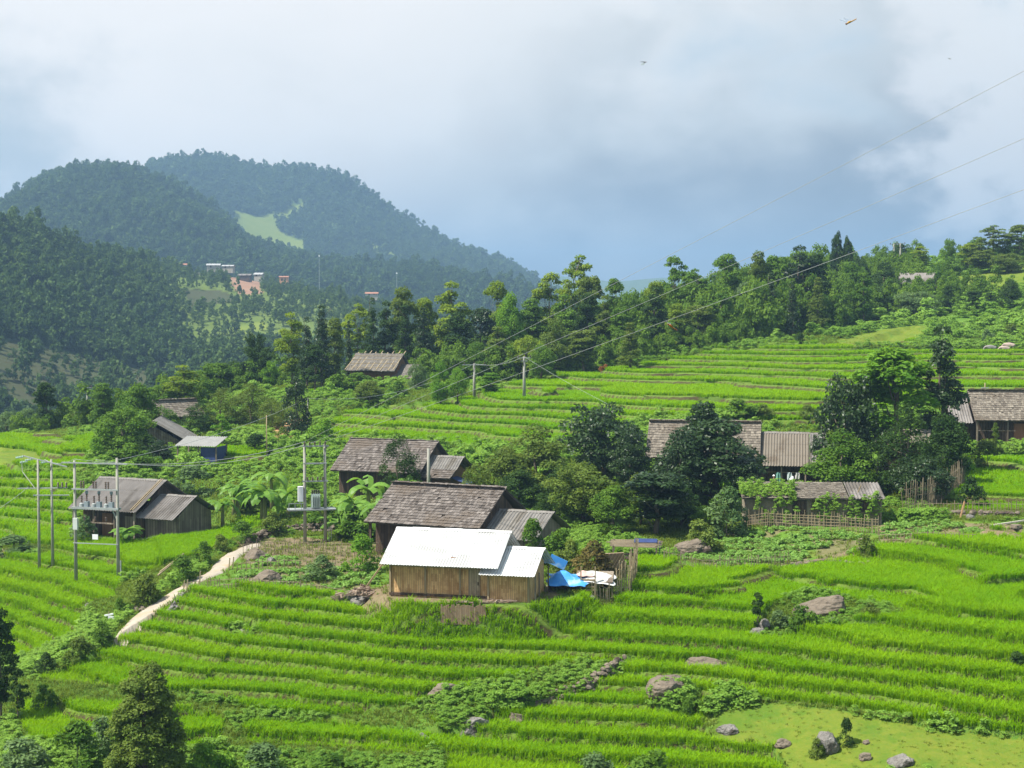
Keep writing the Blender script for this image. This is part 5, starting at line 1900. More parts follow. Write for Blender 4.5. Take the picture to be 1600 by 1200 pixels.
# prop and firewood by the bamboo house
a = hit(562, 936)
o = MB().bar(a, a + np.array((1.35, 0.3, 1.9)), 0.09).build('prop_pole', M_POLEWOOD, None)
tag(o, 'slanting bamboo prop leaning from the firewood to the white roof', 'pole')
r = np.random.default_rng(4)
wl = WOODROCK.location
woods = mat('split_firewood', (0.13, 0.085, 0.06), (0.40, 0.31, 0.24), 0.9, 3.0, attr=0.7)
h = thing('firewood_heap', 'heap of brown split firewood on the dark flat boulder', 'firewood', (wl[0], wl[1], wl[2] + 0.30))
m = MB()
for k in range(170):
    x, y = r.normal(0, 0.55), r.normal(0, 0.35)
    z = max(0.0, 0.55 - 0.55 * abs(x) - 0.3 * abs(y)) * r.uniform(0, 1)
    a_ = r.uniform(0, 6.28)
    d = np.array((math.cos(a_), math.sin(a_) * 0.6, r.normal(0, 0.2)))
    c = np.array((x, y, z))
    m.bar(c - d * 0.22, c + d * 0.22, r.uniform(0.05, 0.11), rnd=r.uniform(0, 1))
m.build('split_logs', woods, h)
m = MB()
for k in range(5):
    m.bar((-1.6 - 0.1 * k, -0.1 + 0.1 * k, -0.45 + 0.05 * k), (-0.3, 0.2 + 0.05 * k, 0.1 + 0.05 * k), 0.05, rnd=r.uniform(0, 1))
m.build('long_poles', woods, h)


def cloth(name, label, cat, px, py, d, sx, sy, hgt, material, seed, group=None, n=26):
    """a heap under a draped sheet"""
    p = spot_of(px, py, d)
    vs, fs = [], []
    r = np.random.default_rng(seed)
    bumps = [(r.uniform(-0.6, 0.6), r.uniform(-0.6, 0.6), r.uniform(0.3, 0.6), r.uniform(0.5, 1)) for _ in range(6)]
    for i in range(n + 1):
        for j in range(n + 1):
            u, v = i / n * 2 - 1, j / n * 2 - 1
            e = max(abs(u), abs(v))
            z = sum(b[3] * math.exp(-((u - b[0]) ** 2 + (v - b[1]) ** 2) / b[2] ** 2) for b in bumps) / 2.0
            z = min(1.0, z) * (1 - e ** 6) + 0.05 * vnoise(u * 4, v * 4, 1, seed) + 0.08 * math.sin(u * 7 + seed) * e
            vs.append((u * sx * (1 + 0.1 * math.sin(v * 5 + seed)), v * sy, max(0.0, z) * hgt))
    for i in range(n):
        for j in range(n):
            k = i * (n + 1) + j
            fs.append((k, k + n + 1, k + n + 2, k + 1))
    o = MB().add(vs, fs).build(name, material, None, True)
    md = o.modifiers.new('thickness', 'SOLIDIFY')
    md.thickness = 0.02
    o.location = (p[0], p[1], p[2])
    tag(o, label, cat, group)
    return o


# the lean-to with tarpaulins at the right of the bamboo house
p = hit(905, 941)
PEN = p
h = thing('pig_pen', 'low dark plank pen under the tarpaulins beside the bamboo house', 'pen', p, -0.1)
MB().box((-0.8, 0.3, 0.25), (1.1, 0.05, 0.38)).build('plank_wall', M_DARKWOOD, h)
for z in (0.1, 0.3, 0.5, 0.7):
    MB().bar((0.1, 0.0, z), (0.95, 0.0, z), 0.07, 0.09).build('slat', M_POLEWOOD, h)
for x in (0.1, 0.95):
    MB().bar((x, -0.05, -0.2), (x, -0.05, 1.5), 0.07).build('post', M_POLEWOOD, h)
MB().box((0.9, 0.8, 0.75), (1.1, 0.8, 0.03), ((1, 0, 0), (0, 0.97, 0.26), (0, -0.26, 0.97))).build('shelf', M_GREYWOOD, h)
o = cloth('tarpaulin', 'bright blue tarpaulin draped over the pen', 'tarpaulin', 889, 936, None, 1.2, 0.9, 0.5, M_BLUE, 3)
o.location = PEN + np.array((-0.65, 0.35, 0.62))
o.rotation_euler = (0.25, 0, -0.1)
o = cloth('tarpaulin', 'faded pinkish cloth folded between the blue tarpaulin and the pale sheet', 'cloth', 917, 934, None, 0.55, 0.45, 0.3, mat('pink_cloth', (0.5, 0.28, 0.25), (0.65, 0.5, 0.45)), 8)
o.location = PEN + np.array((0.45, 0.6, 0.88))
o = cloth('plastic_sheet', 'pale grey plastic sheet spread right of the blue tarpaulin', 'sheet', 940, 938, None, 0.95, 0.7, 0.3, M_SILVER, 5)
o.location = PEN + np.array((1.2, 0.45, 0.72))
o.rotation_euler = (0.3, 0.12, -0.1)
p = hit(872, 918)
o = MB().box((0, 0, 0), (0.55, 0.02, 0.3), ((0.9, 0, -0.42), (0, 1, 0), (0.42, 0, 0.9))).build('tarp_flap', M_BLUE, None)
o.location = (p[0], p[1] + 0.6, p[2] + 1.25)
tag(o, 'small blue tarp flap hanging under the end gable of the bamboo house', 'tarpaulin')
p = hit(822, 938)
h = thing('bucket_crate', 'small blue plastic crate against the bamboo wall', 'crate', p + np.array((0, 0.25, 0)))
for sx, sy, lx, ly in ((0, -0.2, 0.3, 0.02), (0, 0.2, 0.3, 0.02), (-0.28, 0, 0.02, 0.18), (0.28, 0, 0.02, 0.18)):
    MB().box((sx, sy, 0.2), (lx, ly, 0.2)).build('side_panel', M_BLUE, h)
MB().box((0, 0, 0.02), (0.26, 0.18, 0.015)).build('base_panel', M_BLUE, h)
p = hit(835, 938)
o = MB().tube([(0, 0, 0), (0, 0, 0.15), (0, 0, 0.34)], [0.11, 0.13, 0.15], 12).build('bucket', mat('red_plastic', (0.5, 0.08, 0.07), (0.6, 0.15, 0.12), 0.5), None, True)
o.location = p + np.array((0, 0.25, 0))
tag(o, 'small red bucket beside the blue crate', 'bucket')
p = hit(955, 905)
o = MB().box((0, 0, 0.9), (0.95, 0.04, 0.85), ((0.9, -0.3, 0.1), (0.3, 0.9, 0.3), (-0.15, -0.28, 0.95))).build('leaning_mat', M_GREYBAM, None)
o.location = p
tag(o, 'brown bamboo mat panel leaning behind the tarpaulins', 'mat')
m = MB()
r = np.random.default_rng(14)
for k in range(60):
    a_ = r.uniform(0, 6.28)
    c = np.array((r.normal(0, 0.9), r.normal(0, 0.2), 0.05 + 0.1 * r.uniform()))
    d = np.array((math.cos(a_), math.sin(a_) * 0.4, r.normal(0, 0.1)))
    m.bar(c - d * 0.28, c + d * 0.28, r.uniform(0.03, 0.09), rnd=r.uniform(0, 1))
o = m.build('offcuts', woods, None)
o.location = SITE['white'] + np.array((1.5, -3.7, 0.02))
tag(o, 'scattered bamboo offcuts and sticks before the bamboo wall', 'offcuts')
m = MB()
for k in range(26):
    m.bar((k * 0.1 - 1.3, 0, -1.1), (k * 0.1 - 1.3, 0.05, 0.0 + r.normal(0, 0.05)), 0.09, rnd=r.uniform(0, 1))
o = m.build('bamboo_revetment', mat('dark_bamboo', (0.14, 0.095, 0.06), (0.28, 0.2, 0.13), 0.9, 3, attr=0.6), None)
o.location = SITE['white'] + np.array((0.6, -4.35, 0.0))
o.rotation_euler = (0, 0, -0.1)
tag(o, 'dark upright bamboo revetment holding the house yard above the rice', 'retaining wall')

# small shelter with a blue sheet right of the bush
p = hit(992, 876)
h = thing('lean_to', 'low brushwood shelter with a navy sheet beside the dark round tree', 'shelter', p, -0.1)
m = MB()
for k in range(46):
    x = -1.5 + 2.9 * k / 45
    q_ = r.uniform(-0.9, 1.0)
    m.bar((-1.5 + r.normal(0, 0.15), q_, 1.04 + 0.08 * (q_ + 0.9)), (1.5 + r.normal(0, 0.15), q_ + r.normal(0, 0.1), 1.02 + 0.08 * (q_ + 0.9) + r.normal(0, 0.03)), 0.06, rnd=r.uniform(0, 1))
m.build('brush_roof', M_OLDBAM, h)
MB().box((0.7, 0.5, 1.24), (0.75, 0.45, 0.02), ((1, 0, 0), (0, 0.98, 0.12), (0, -0.12, 0.98))).build('sheet', M_NAVY, h)
MB().box((1.62, 0.2, 0.7), (0.02, 0.35, 0.5)).build('hanging_sheet', M_NAVY, h)
for x, y in ((-1.4, -0.8), (1.4, -0.8), (1.4, 0.9), (-1.4, 0.9)):
    MB().bar((x, y, -0.2), (x, y, 1.1 + 0.18 * (y > 0)), 0.09).build('post', M_GREYWOOD, h)
m = MB()
for k in range(30):
    c = np.array((r.uniform(-1.3, 1.3), r.uniform(-0.4, 0.8), r.uniform(0.0, 0.35)))
    m.bar(c - (0.35, 0, 0), c + (0.35, r.normal(0, 0.2), 0), 0.06, rnd=r.uniform(0, 1))
m.build('stored_wood', woods, h)

# pinkish sheet on the ground by the grey house
o = cloth('ground_sheet', 'pale pinkish sheet spread on the bank beside the grey-roofed house', 'sheet', 268, 836, None, 2.0, 0.9, 0.55, mat('pale_pink_sheet', (0.52, 0.42, 0.37), (0.66, 0.57, 0.52), 0.8), 6)
# water tap cluster by the path
p = hit(169, 977)
h = thing('white_bundle', 'white cloth bundle on a stick in the gully beside the path', 'bundle', p)
MB().bar((0, 0, -0.1), (0.05, 0, 0.75), 0.05).build('stick', M_POLEWOOD, h)
MB().box((0.05, 0, 0.55), (0.28, 0.06, 0.05), ((0.97, 0, 0.2), (0, 1, 0), (-0.2, 0, 0.97))).box((0.22, -0.02, 0.36), (0.2, 0.08, 0.10)).build('cloth', M_CLOTHW, h)

# laundry and sack at the long house porch
lh = bpy.data.objects['long_house']
MW = Matrix.Translation(lh.location) @ Matrix.Rotation(R(-10), 4, 'Z')


def hang(x, w, h_, mt, lb):
    vs, fs = [], []
    for i in range(9):
        for j in range(7):
            vs.append((-w / 2 + w * i / 8 * (1 - 0.12 * (j < 2)), 0.05 * math.sin(i * 1.3 + j * 0.5), -h_ * j / 6))
    for i in range(8):
        for j in range(6):
            k = i * 7 + j
            fs.append((k, k + 7, k + 8, k + 1))
    o = MB().add(vs, fs).build('laundry', mt, None, True)
    o.modifiers.new('thickness', 'SOLIDIFY').thickness = 0.015
    o.location = MW @ Vector((x, -3.78, 1.46))
    o.rotation_euler = (0, 0, R(-10))
    tag(o, lb, 'laundry')


hang(4.35, 0.4, 1.25, M_TEAL, 'long teal cloth hanging from the porch pole of the long house')
hang(5.3, 0.42, 0.7, mat('pale_blue_cloth', (0.36, 0.44, 0.46), (0.48, 0.55, 0.56)), 'pale blue shirt hanging in the shade of the long house porch')
hang(5.95, 0.4, 0.6, mat('pale_pink_cloth', (0.42, 0.40, 0.42), (0.52, 0.50, 0.5)), 'greyish shirt hanging rightmost on the porch pole')
o = cloth('sack', 'full white sack standing on the yard behind the mud shed', 'sack', 1238, None, 131.5, 0.5, 0.35, 1.55, M_CLOTHW, 12)
# ------------------------------------------------------------------ trees and bushes one by one
# kind, variant, colour, px, foot py (None: hidden), top py, width px, distance of a hidden foot, label
T = [
    # foreground
    ('pyramid', 0, 'olive', 228, 1232, 1036, 128, None, 'dense dark pyramid-shaped tree at the bottom left with a yellow-green tip'),
    ('tall', 0, 'deep', 2, 1130, 945, 60, None, 'dark tall tree cut off by the left border near the bottom'),
    ('open', 0, 'deep', 28, 1128, 1040, 44, None, 'small dark open tree right of the dark tree cut by the left border'),
    ('lollipop', 0, 'deep', 1184, 994, 928, 30, None, 'lone small sapling with a round head standing in the rice'),
    # the cluster on the right
    ('round', 0, 'dark', 1322, None, 556, 120, 136, 'glossy dark leaning tree on the left of the tall right-hand cluster'),
    ('tall', 1, 'bright', 1398, None, 520, 150, 137, 'tall sunlit yellow-green tree in the middle of the right-hand cluster'),
    ('tall', 2, 'dark', 1472, None, 507, 88, 139, 'tall dark glossy tree on the right of the right-hand cluster'),
    ('round', 1, 'mid', 1318, None, 680, 130, 128, 'broad bright green tree low at the left foot of the right-hand cluster'),
    ('feather', 0, 'deep', 1418, None, 640, 120, 127, 'feathery dark olive tree in front of the right-hand cluster'),
    ('round', 2, 'deep', 1478, None, 650, 100, 131, 'dark rounded tree at the right foot of the cluster, beside the tall fence'),
    ('feather', 1, 'deep', 1372, None, 690, 90, 129, 'dim narrow bush-tree between the green tree and the feathery olive tree'),
    ('round', 0, 'dark', 1445, None, 700, 110, 124, 'lowest dark tree behind the tall bamboo fence'),
    # the centre
    ('round', 0, 'dark', 944, None, 611, 150, 142, 'big round very dark tree against the upper terraces'),
    ('round', 1, 'dark', 985, None, 678, 85, 138, 'dark round tree tucked below the big very dark tree'),
    ('tall', 0, 'dark', 1102, None, 626, 80, 131, 'slim dark tree top standing above the long house roof'),
    ('round', 2, 'dark', 1118, None, 658, 205, 127, 'wide dark-leaved tree hiding the middle of the long house'),
    ('round', 1, 'dark', 1066, None, 680, 115, 125, 'dark tree on the left shoulder of the wide tree before the long house'),
    ('tall', 1, 'dark', 1026, None, 728, 120, 116, 'dark rounded tree beside the rounded pale-topped boulder'),
    ('round', 0, 'olive', 912, None, 708, 140, 122, 'mid-green full tree right of the annex of the shingled house'),
    ('round', 1, 'olive', 838, None, 672, 140, 134, 'olive round tree behind the shingled house roof'),
    ('round', 2, 'olive', 790, None, 700, 90, 133, 'olive tree rising just over the right end of the shingled roof'),
    ('round', 2, 'mid', 960, None, 760, 90, 116, 'smaller green tree between the full green tree and the dark rounded tree'),
    ('feather', 0, 'olive', 742, None, 728, 70, 131, 'low olive tree beside the grey square post'),
    ('feather', 1, 'deep', 622, None, 683, 84, 134, 'grey-green tree standing in front of the weathered house roof'),
    ('bush', 0, 'mid', 868, None, 820, 80, 104, 'leafy bush in front of the annex of the shingled house'),
    ('bush', 1, 'mid', 832, None, 815, 60, 104, 'small leafy bush just right of the white annex roof'),
    ('bush', 2, 'rust', 925, 915, 846, 90, None, 'rusty yellow-green bush behind the tarpaulins'),
    ('bush', 0, 'olive', 885, 905, 838, 60, None, 'dull green bush between the white annex and the rusty bush'),
    ('bush', 1, 'bright', 967, 900, 858, 40, None, 'vine-covered stump left of the brushwood shelter'),
    ('bush', 1, 'bright', 566, 893, 838, 74, None, 'bright green bush with an orange flower beside the white roof'),
    ('bush', 2, 'grey', 500, 905, 868, 70, None, 'low grey-green bush left of the bright bush'),
    ('bush', 0, 'olive', 1100, 862, 808, 80, None, 'leafy bush left of the fence of the mud shed'),
    ('bush', 2, 'grey', 1135, 838, 762, 90, None, 'vine-hung shrub at the left end of the mud shed'),
    ('bush', 1, 'bright', 1140, 800, 745, 70, None, 'pale climbing shrub by the long house yard'),
    ('bush', 0, 'mid', 1160, 660, 620, 80, None, 'bright bush on the terrace edge above the long house'),
    ('bush', 2, 'olive', 1195, 662, 632, 50, None, 'dull bush right of the bright bush above the long house'),
    ('bush', 1, 'olive', 1262, 662, 634, 36, None, 'small bush at the right end of the terrace above the long house'),
    ('bush', 1, 'olive', 1543, 726, 690, 70, None, 'round green bush left of the porch house steps'),
    ('tall', 0, 'olive', 1555, 705, 660, 14, None, 'slim vine-covered post tree at the porch of the right-hand house'),
    ('bush', 2, 'deep', 1520, 790, 745, 60, None, 'dark shaded bush at the right end of the tall bamboo fence'),
    ('round', 0, 'dark', 1160, None, 706, 84, 124, 'dark crown under the right side of the wide tree before the long house'),
    ('round', 2, 'olive', 1002, None, 742, 80, 119, 'olive crown between the dark rounded tree and the smaller green tree'),
    ('feather', 0, 'deep', 876, None, 732, 90, 125, 'grey-green fine-leaved tree between the olive round tree and the full green tree'),
    ('round', 1, 'deep', 1066, None, 764, 90, 119, 'dark low tree right of the dark rounded tree'),
    ('round', 0, 'mid', 1108, None, 782, 70, 117, 'leafy green tree between the dark low tree and the vine-hung shrub'),
    ('round', 2, 'deep', 812, None, 735, 80, 128, 'dark green tree just above the annex roof of the shingled house'),
    ('round', 1, 'bright', 1500, None, 690, 60, 132, 'fresh green bushy tree at the right edge of the right-hand cluster'),
    # bananas
    ('banana', 0, 'mid', 575, None, 700, 110, 126, 'tallest banana plant before the weathered house'),
    ('banana', 1, 'mid', 620, None, 735, 90, 124, 'banana plant right of the tallest one, above the shingled roof'),
    ('banana', 2, 'mid', 545, None, 745, 90, 123, 'banana plant between the transformer frame and the tallest banana'),
    ('banana', 0, 'mid', 598, None, 765, 80, 119, 'low banana plant touching the left edge of the shingled roof'),
    ('banana', 1, 'mid', 530, None, 790, 80, 121, 'low banana plant just right of the transformer frame'),
    ('banana', 2, 'mid', 424, None, 692, 90, 136, 'tall banana plant left of the transformer frame'),
    ('banana', 0, 'mid', 392, None, 712, 90, 137, 'banana plant second left from the transformer frame'),
    ('banana', 1, 'mid', 362, None, 722, 80, 135, 'leftmost banana plant of the row behind the grey-roofed house'),
    ('banana', 2, 'mid', 448, None, 730, 80, 131, 'banana plant close against the white cabinet of the transformer frame'),
    ('banana', 0, 'mid', 555, None, 725, 100, 120, 'broad-leaved banana plant low between the transformer frame and the shingled house'),
    ('banana', 2, 'mid', 592, None, 742, 84, 117, 'banana plant leaning over the left corner of the shingled roof'),
    ('banana', 1, 'mid', 408, None, 725, 96, 130, 'banana plant in front of the two behind the left end of the path'),
    ('banana', 0, 'mid', 345, None, 742, 80, 131, 'small banana plant right behind the annex of the grey-roofed house'),
    ('banana', 1, 'mid', 194, 848, 808, 70, None, 'small banana plant at the foot of the switch frame'),
    ('banana', 2, 'mid', 640, None, 720, 70, 133, 'banana plant in front of the annex of the weathered house'),
    ('bush', 0, 'mid', 560, None, 790, 110, 119, 'dark leafy bush under the bananas'),
    ('bush', 1, 'bright', 612, None, 790, 70, 118, 'light green bush at the left corner of the shingled house'),
    ('bush', 2, 'mid', 500, None, 780, 80, 126, 'leafy bush behind the two transformer poles'),
    ('bush', 0, 'olive', 400, 800, 760, 80, None, 'bush below the banana row at the left'),
    ('bush', 1, 'grey', 300, 775, 730, 80, None, 'dry olive bush behind the grey-roofed house'),
    ('bush', 2, 'grey', 130, 850, 806, 60, None, 'grey-green bush at the left corner of the grey-roofed house'),
    ('bush', 0, 'mid', 248, 822, 800, 26, None, 'small round bush before the annex of the grey-roofed house'),
    ('bush', 1, 'grey', 20, 866, 838, 90, None, 'low cabbage-like bushes at the left border'),
    # along the path
    ('bush', 0, 'olive', 224, 946, 890, 70, None, 'large round bush left of the lower path'),
    ('bush', 1, 'mid', 285, 915, 870, 60, None, 'bush at the middle bend of the path'),
    ('bush', 2, 'mid', 318, 886, 846, 50, None, 'bush left of the upper path'),
    ('bush', 0, 'olive', 348, 864, 832, 40, None, 'small dark bush at the top of the path'),
    ('bush', 1, 'mid', 378, 850, 816, 56, None, 'leafy bush above the end of the path'),
    ('bush', 2, 'olive', 428, 838, 800, 60, None, 'bush on the bank left of the transformer poles'),
    ('bush', 0, 'mid', 160, 1010, 966, 40, None, 'small bush in the gully by the white bundle'),
    ('bush', 1, 'olive', 125, 1035, 998, 60, None, 'bush in the lower gully left of the path foot'),
    ('bush', 2, 'deep', 70, 1052, 1020, 50, None, 'dark bush below the lowest left terrace'),
    ('bush', 0, 'mid', 190, 960, 930, 34, None, 'little bush over the pink rock by the path'),
    # bottom edge
    ('bush', 0, 'grey', 40, 1215, 1150, 120, None, 'big pale-leaved bush in the bottom left corner'),
    ('bush', 1, 'mid', 120, 1212, 1130, 110, None, 'leafy bush left of the dense pyramid tree'),
    ('bush', 2, 'grey', 158, 1180, 1120, 80, None, 'bush behind the left foot of the pyramid tree'),
    ('bush', 0, 'bright', 330, 1215, 1150, 100, None, 'light green bush right of the pyramid tree'),
    ('bush', 1, 'grey', 410, 1215, 1165, 120, None, 'broad bush on the bottom edge below the lowest left rice strip'),
    ('bush', 2, 'mid', 520, 1215, 1180, 110, None, 'low bush on the bottom edge, second right of the pyramid tree'),
    ('bush', 0, 'mid', 1010, 1222, 1164, 110, None, 'leafy bush on the bottom edge below the lower terraces'),
    ('bush', 1, 'grey', 930, 1222, 1180, 90, None, 'paler bush beside the leafy bush on the bottom edge'),
    ('bush', 2, 'mid', 70, 1100, 1068, 60, None, 'small bush above the lowest left rice plot'),
    # by the boulders
    ('bush', 0, 'mid', 1074, 1112, 1084, 34, None, 'leafy bush growing at the right foot of the peaked boulder'),
    ('bush', 1, 'mid', 1105, 1112, 1090, 40, None, 'low bush right of the leafy bush by the peaked boulder'),
    ('bush', 2, 'mid', 1255, 990, 946, 70, None, 'green bush growing over the left end of the broad flat-topped rock'),
    ('bush', 0, 'grey', 1218, 985, 948, 46, None, 'small bush between the lone sapling and the flat-topped rock'),
    ('bush', 1, 'mid', 1272, 958, 934, 30, None, 'tuft of leaves on the face of the broad flat-topped rock'),
    ('bush', 2, 'olive', 1362, 968, 942, 46, None, 'low weed bush at the right end of the flat-topped rock'),
    ('bush', 0, 'olive', 1278, 1186, 1148, 34, None, 'bush against the left side of the steep meadow boulder'),
    ('bush', 1, 'deep', 1322, 1170, 1124, 36, None, 'dark bush behind the right side of the steep meadow boulder'),
    ('bush', 2, 'olive', 1352, 868, 836, 44, None, 'weedy bush on the rubble heap of the garden'),
    ('bush', 0, 'deep', 1596, 1045, 1015, 60, None, 'dark clump at the right border among the rice'),
    # left trees round the gabled house
    ('round', 1, 'dark', 248, None, 690, 56, 157, 'dark round crown hiding the middle of the gabled house'),
    ('round', 0, 'mid', 190, None, 622, 110, 160, 'broad green tree left of the dark gabled house'),
    ('round', 1, 'deep', 226, None, 680, 60, 158, 'dark leafy tree hiding the front of the gabled house'),
    ('round', 2, 'mid', 215, None, 602, 90, 176, 'fresh green tree rising behind the left roof edge of the gabled house'),
    ('tall', 2, 'yellow', 285, None, 570, 70, 200, 'yellow-green tree top behind the little shingled hut roof'),
    ('round', 0, 'mid', 250, None, 590, 70, 200, 'round green tree left of the yellow-green top by the hut'),
    ('tall', 0, 'mid', 160, None, 598, 50, 195, 'slender green tree at the valley edge, left of the broad green tree'),
    ('bush', 0, 'mid', 195, 726, 690, 80, None, 'dense bush at the foot of the broad green tree'),
    ('bush', 2, 'mid', 230, 738, 705, 70, None, 'bush below the front of the gabled house'),
    ('bush', 1, 'bright', 150, 722, 686, 46, None, 'bright weedy bush at the edge of the left rice'),
    ('tall', 1, 'deep', 70, None, 588, 44, 205, 'slim dark tree standing alone above the left valley'),
    ('round', 2, 'grey', 40, None, 640, 60, 215, 'hazy small tree left of the slim dark tree'),
    ('round', 0, 'grey', 8, None, 632, 50, 215, 'hazy round tree at the left border over the valley'),
    ('tall', 0, 'olive', 85, None, 645, 30, 210, 'small pale tree just right of the slim dark tree'),
    ('round', 1, 'olive', 125, None, 640, 56, 205, 'bushy tree between the slim dark tree and the valley pole'),
    ('round', 1, 'mid', 262, None, 642, 50, 181, 'leafy crown before the little shingled hut roof'),
    ('feather', 0, 'deep', 308, None, 632, 70, 180, 'dark fine-leaved tree right of the gabled house'),
    ('feather', 1, 'olive', 345, None, 610, 84, 184, 'olive fine-leaved tree behind the tin shed'),
    ('feather', 0, 'olive', 392, None, 602, 90, 186, 'widest olive fine-leaved tree left of the orange track'),
    ('feather', 1, 'olive', 425, None, 625, 60, 180, 'olive tree on the bank above the orange track'),
    ('open', 0, 'bright', 346, None, 645, 40, 166, 'light green sapling above the tin shed roof'),
    ('pollard', 0, 'dark', 464, 685, 584, 50, None, 'dark pollarded tree with bare twisting limbs beside the orange track'),
    ('bush', 1, 'deep', 400, 715, 680, 60, None, 'dark hedge bush between the tin shed and the orange track'),
    ('bush', 0, 'bright', 500, 690, 650, 60, None, 'bright bush at the left end of the upper terraces'),
    ('bush', 2, 'olive', 440, 695, 668, 40, None, 'bush at the lower side of the orange track'),
    # bamboo and trees left of the hut
    ('bamboo', 0, 'deep', 400, None, 500, 44, 225, 'tallest arching bamboo plume left of the tall tree pair'),
    ('bamboo', 1, 'deep', 404, None, 528, 74, 220, 'full dark bamboo clump below the tallest plume'),
    ('bamboo', 0, 'deep', 372, None, 552, 70, 222, 'dark bamboo clump leaning left over the valley'),
    ('tall', 1, 'mid', 340, None, 560, 60, 218, 'green tree left of the bamboo clumps'),
    ('tall', 2, 'yellow', 455, 604, 488, 56, None, 'tall tree with a yellow-green head, left of the dark conifer group by the hut'),
    ('conifer', 0, 'dark', 480, 606, 494, 36, None, 'leftmost dark conifer of the group left of the hut'),
    ('conifer', 1, 'dark', 503, 606, 478, 46, None, 'tallest dark conifer of the group left of the hut'),
    ('tall', 0, 'olive', 524, 600, 496, 40, None, 'yellowish tree closing the conifer group left of the hut'),
    ('tall', 1, 'deep', 492, 612, 530, 40, None, 'dark low tree at the foot of the conifer group left of the hut'),
    ('round', 0, 'bright', 422, None, 556, 36, 218, 'small light green tree right of the bamboo clumps'),
    # tree belt behind the hut, left to right
    ('tier', 0, 'yellow', 560, None, 474, 60, 232, 'pale spreading tree at the left end of the tree belt'),
    ('conifer', 2, 'dark', 545, 592, 500, 18, None, 'thin dark conifer left of the hut roof'),
    ('conifer', 0, 'deep', 582, None, 464, 36, 228, 'dark pointed conifer rising behind the hut roof'),
    ('tall', 2, 'deep', 604, None, 470, 44, 230, 'dark tree between the two conifers behind the hut roof'),
    ('tall', 0, 'olive', 628, None, 448, 56, 233, 'tall olive tree behind the right half of the hut roof'),
    ('conifer', 1, 'deep', 633, None, 478, 44, 226, 'broad dark conifer just over the right end of the hut roof'),
    ('tall', 1, 'yellow', 662, None, 452, 50, 234, 'yellow-topped tree right of the hut in the belt'),
    ('conifer', 2, 'dark', 661, None, 478, 44, 224, 'dark drooping conifer right of the hut'),
    ('tall', 2, 'yellow', 706, None, 440, 76, 232, 'tallest rounded yellow-green tree of the left belt'),
    ('tall', 0, 'deep', 716, None, 488, 60, 224, 'dark-stemmed tree under the tallest rounded yellow-green tree'),
    ('tall', 1, 'dark', 752, None, 470, 50, 228, 'dark tree in the gap of the belt above the pole with side arm'),
    ('round', 1, 'mid', 742, None, 540, 60, 214, 'dark rounded tree low in the belt by the pole with side arm'),
    ('tier', 1, 'yellow', 775, None, 440, 50, 240, 'light umbrella-topped tree rising over the belt before the mountain foot'),
    ('round', 2, 'bright', 796, None, 462, 60, 230, 'fresh green round crown in the middle of the belt'),
    ('tall', 2, 'olive', 778, None, 510, 56, 216, 'pale grey-green tree low in the belt left of the tall pale pole'),
    ('tall', 0, 'mid', 832, None, 466, 56, 232, 'green tree between the fresh round crown and the tiered trees'),
    ('tier', 2, 'yellow', 858, None, 430, 70, 240, 'wide flat-tiered yellowish tree against the mountain foot'),
    ('tier', 0, 'yellow', 902, None, 398, 74, 244, 'highest flat-tiered yellowish tree sticking out of the belt'),
    ('tall', 1, 'olive', 922, None, 418, 50, 236, 'full dark-olive tree just right of the highest tiered tree'),
    ('tall', 2, 'mid', 882, None, 460, 56, 228, 'green tree under the flat-tiered trees'),
    ('round', 0, 'yellow', 822, None, 512, 66, 214, 'sunlit yellow-green crown behind the tall pale pole'),
    ('round', 1, 'olive', 868, None, 505, 70, 216, 'broad olive crown right of the tall pale pole'),
    ('round', 2, 'mid', 846, 600, 540, 56, None, 'lowest bushy tree right of the tall pale pole'),
    ('tall', 0, 'deep', 918, None, 458, 50, 224, 'dark tree below the full dark-olive tree'),
    ('tall', 1, 'olive', 912, None, 508, 60, 215, 'rounded olive tree at the lower edge of the belt over the big very dark tree'),
    ('tier', 1, 'mid', 960, None, 436, 40, 240, 'little umbrella-shaped tree alone in a gap of the skyline'),
    ('tall', 2, 'olive', 945, None, 462, 40, 228, 'narrow tree left of the umbrella-shaped tree gap'),
    ('round', 0, 'mid', 985, None, 440, 50, 236, 'flat dark green crown right of the umbrella-shaped tree'),
    ('tall', 0, 'mid', 968, None, 480, 50, 224, 'green tree below the skyline gap'),
    ('conifer', 1, 'olive', 985, 580, 505, 50, None, 'rusty-tipped tree standing in front of the belt'),
    ('tall', 1, 'yellow', 1022, None, 428, 44, 236, 'yellow-topped tall tree right of the skyline gap'),
    ('tall', 2, 'deep', 1024, None, 448, 50, 226, 'tall dark tree right of the rusty-tipped tree'),
    ('tier', 2, 'mid', 1054, None, 404, 60, 246, 'flat-tiered grey-green tree high on the skyline'),
    ('tier', 0, 'mid', 1085, None, 420, 60, 244, 'second flat-tiered grey-green tree, lower, right of the first on the skyline'),
    ('tall', 0, 'yellow', 1056, None, 474, 40, 224, 'yellow-green slope-crowned tree behind the orange dragonfly'),
    ('tall', 1, 'olive', 1092, None, 470, 60, 226, 'pale-stemmed tree at the upper left corner of the upper terraces'),
    ('tier', 1, 'mid', 1134, None, 398, 56, 246, 'dark flat-topped tree above the left end of the upper terraces'),
    ('tall', 2, 'mid', 1128, None, 448, 56, 232, 'green tree under the dark flat-topped tree'),
    ('round', 1, 'grey', 1075, None, 510, 50, 224, 'hazy shrub tree at the belt edge above the upper terraces'),
    ('tall', 0, 'olive', 1185, None, 392, 40, 250, 'yellowish tree at the left end of the dark tree row'),
    ('tall', 1, 'mid', 1212, None, 388, 50, 252, 'full green tree second in the dark row'),
    ('tall', 2, 'dark', 1248, None, 384, 66, 252, 'largest rounded dark tree of the row'),
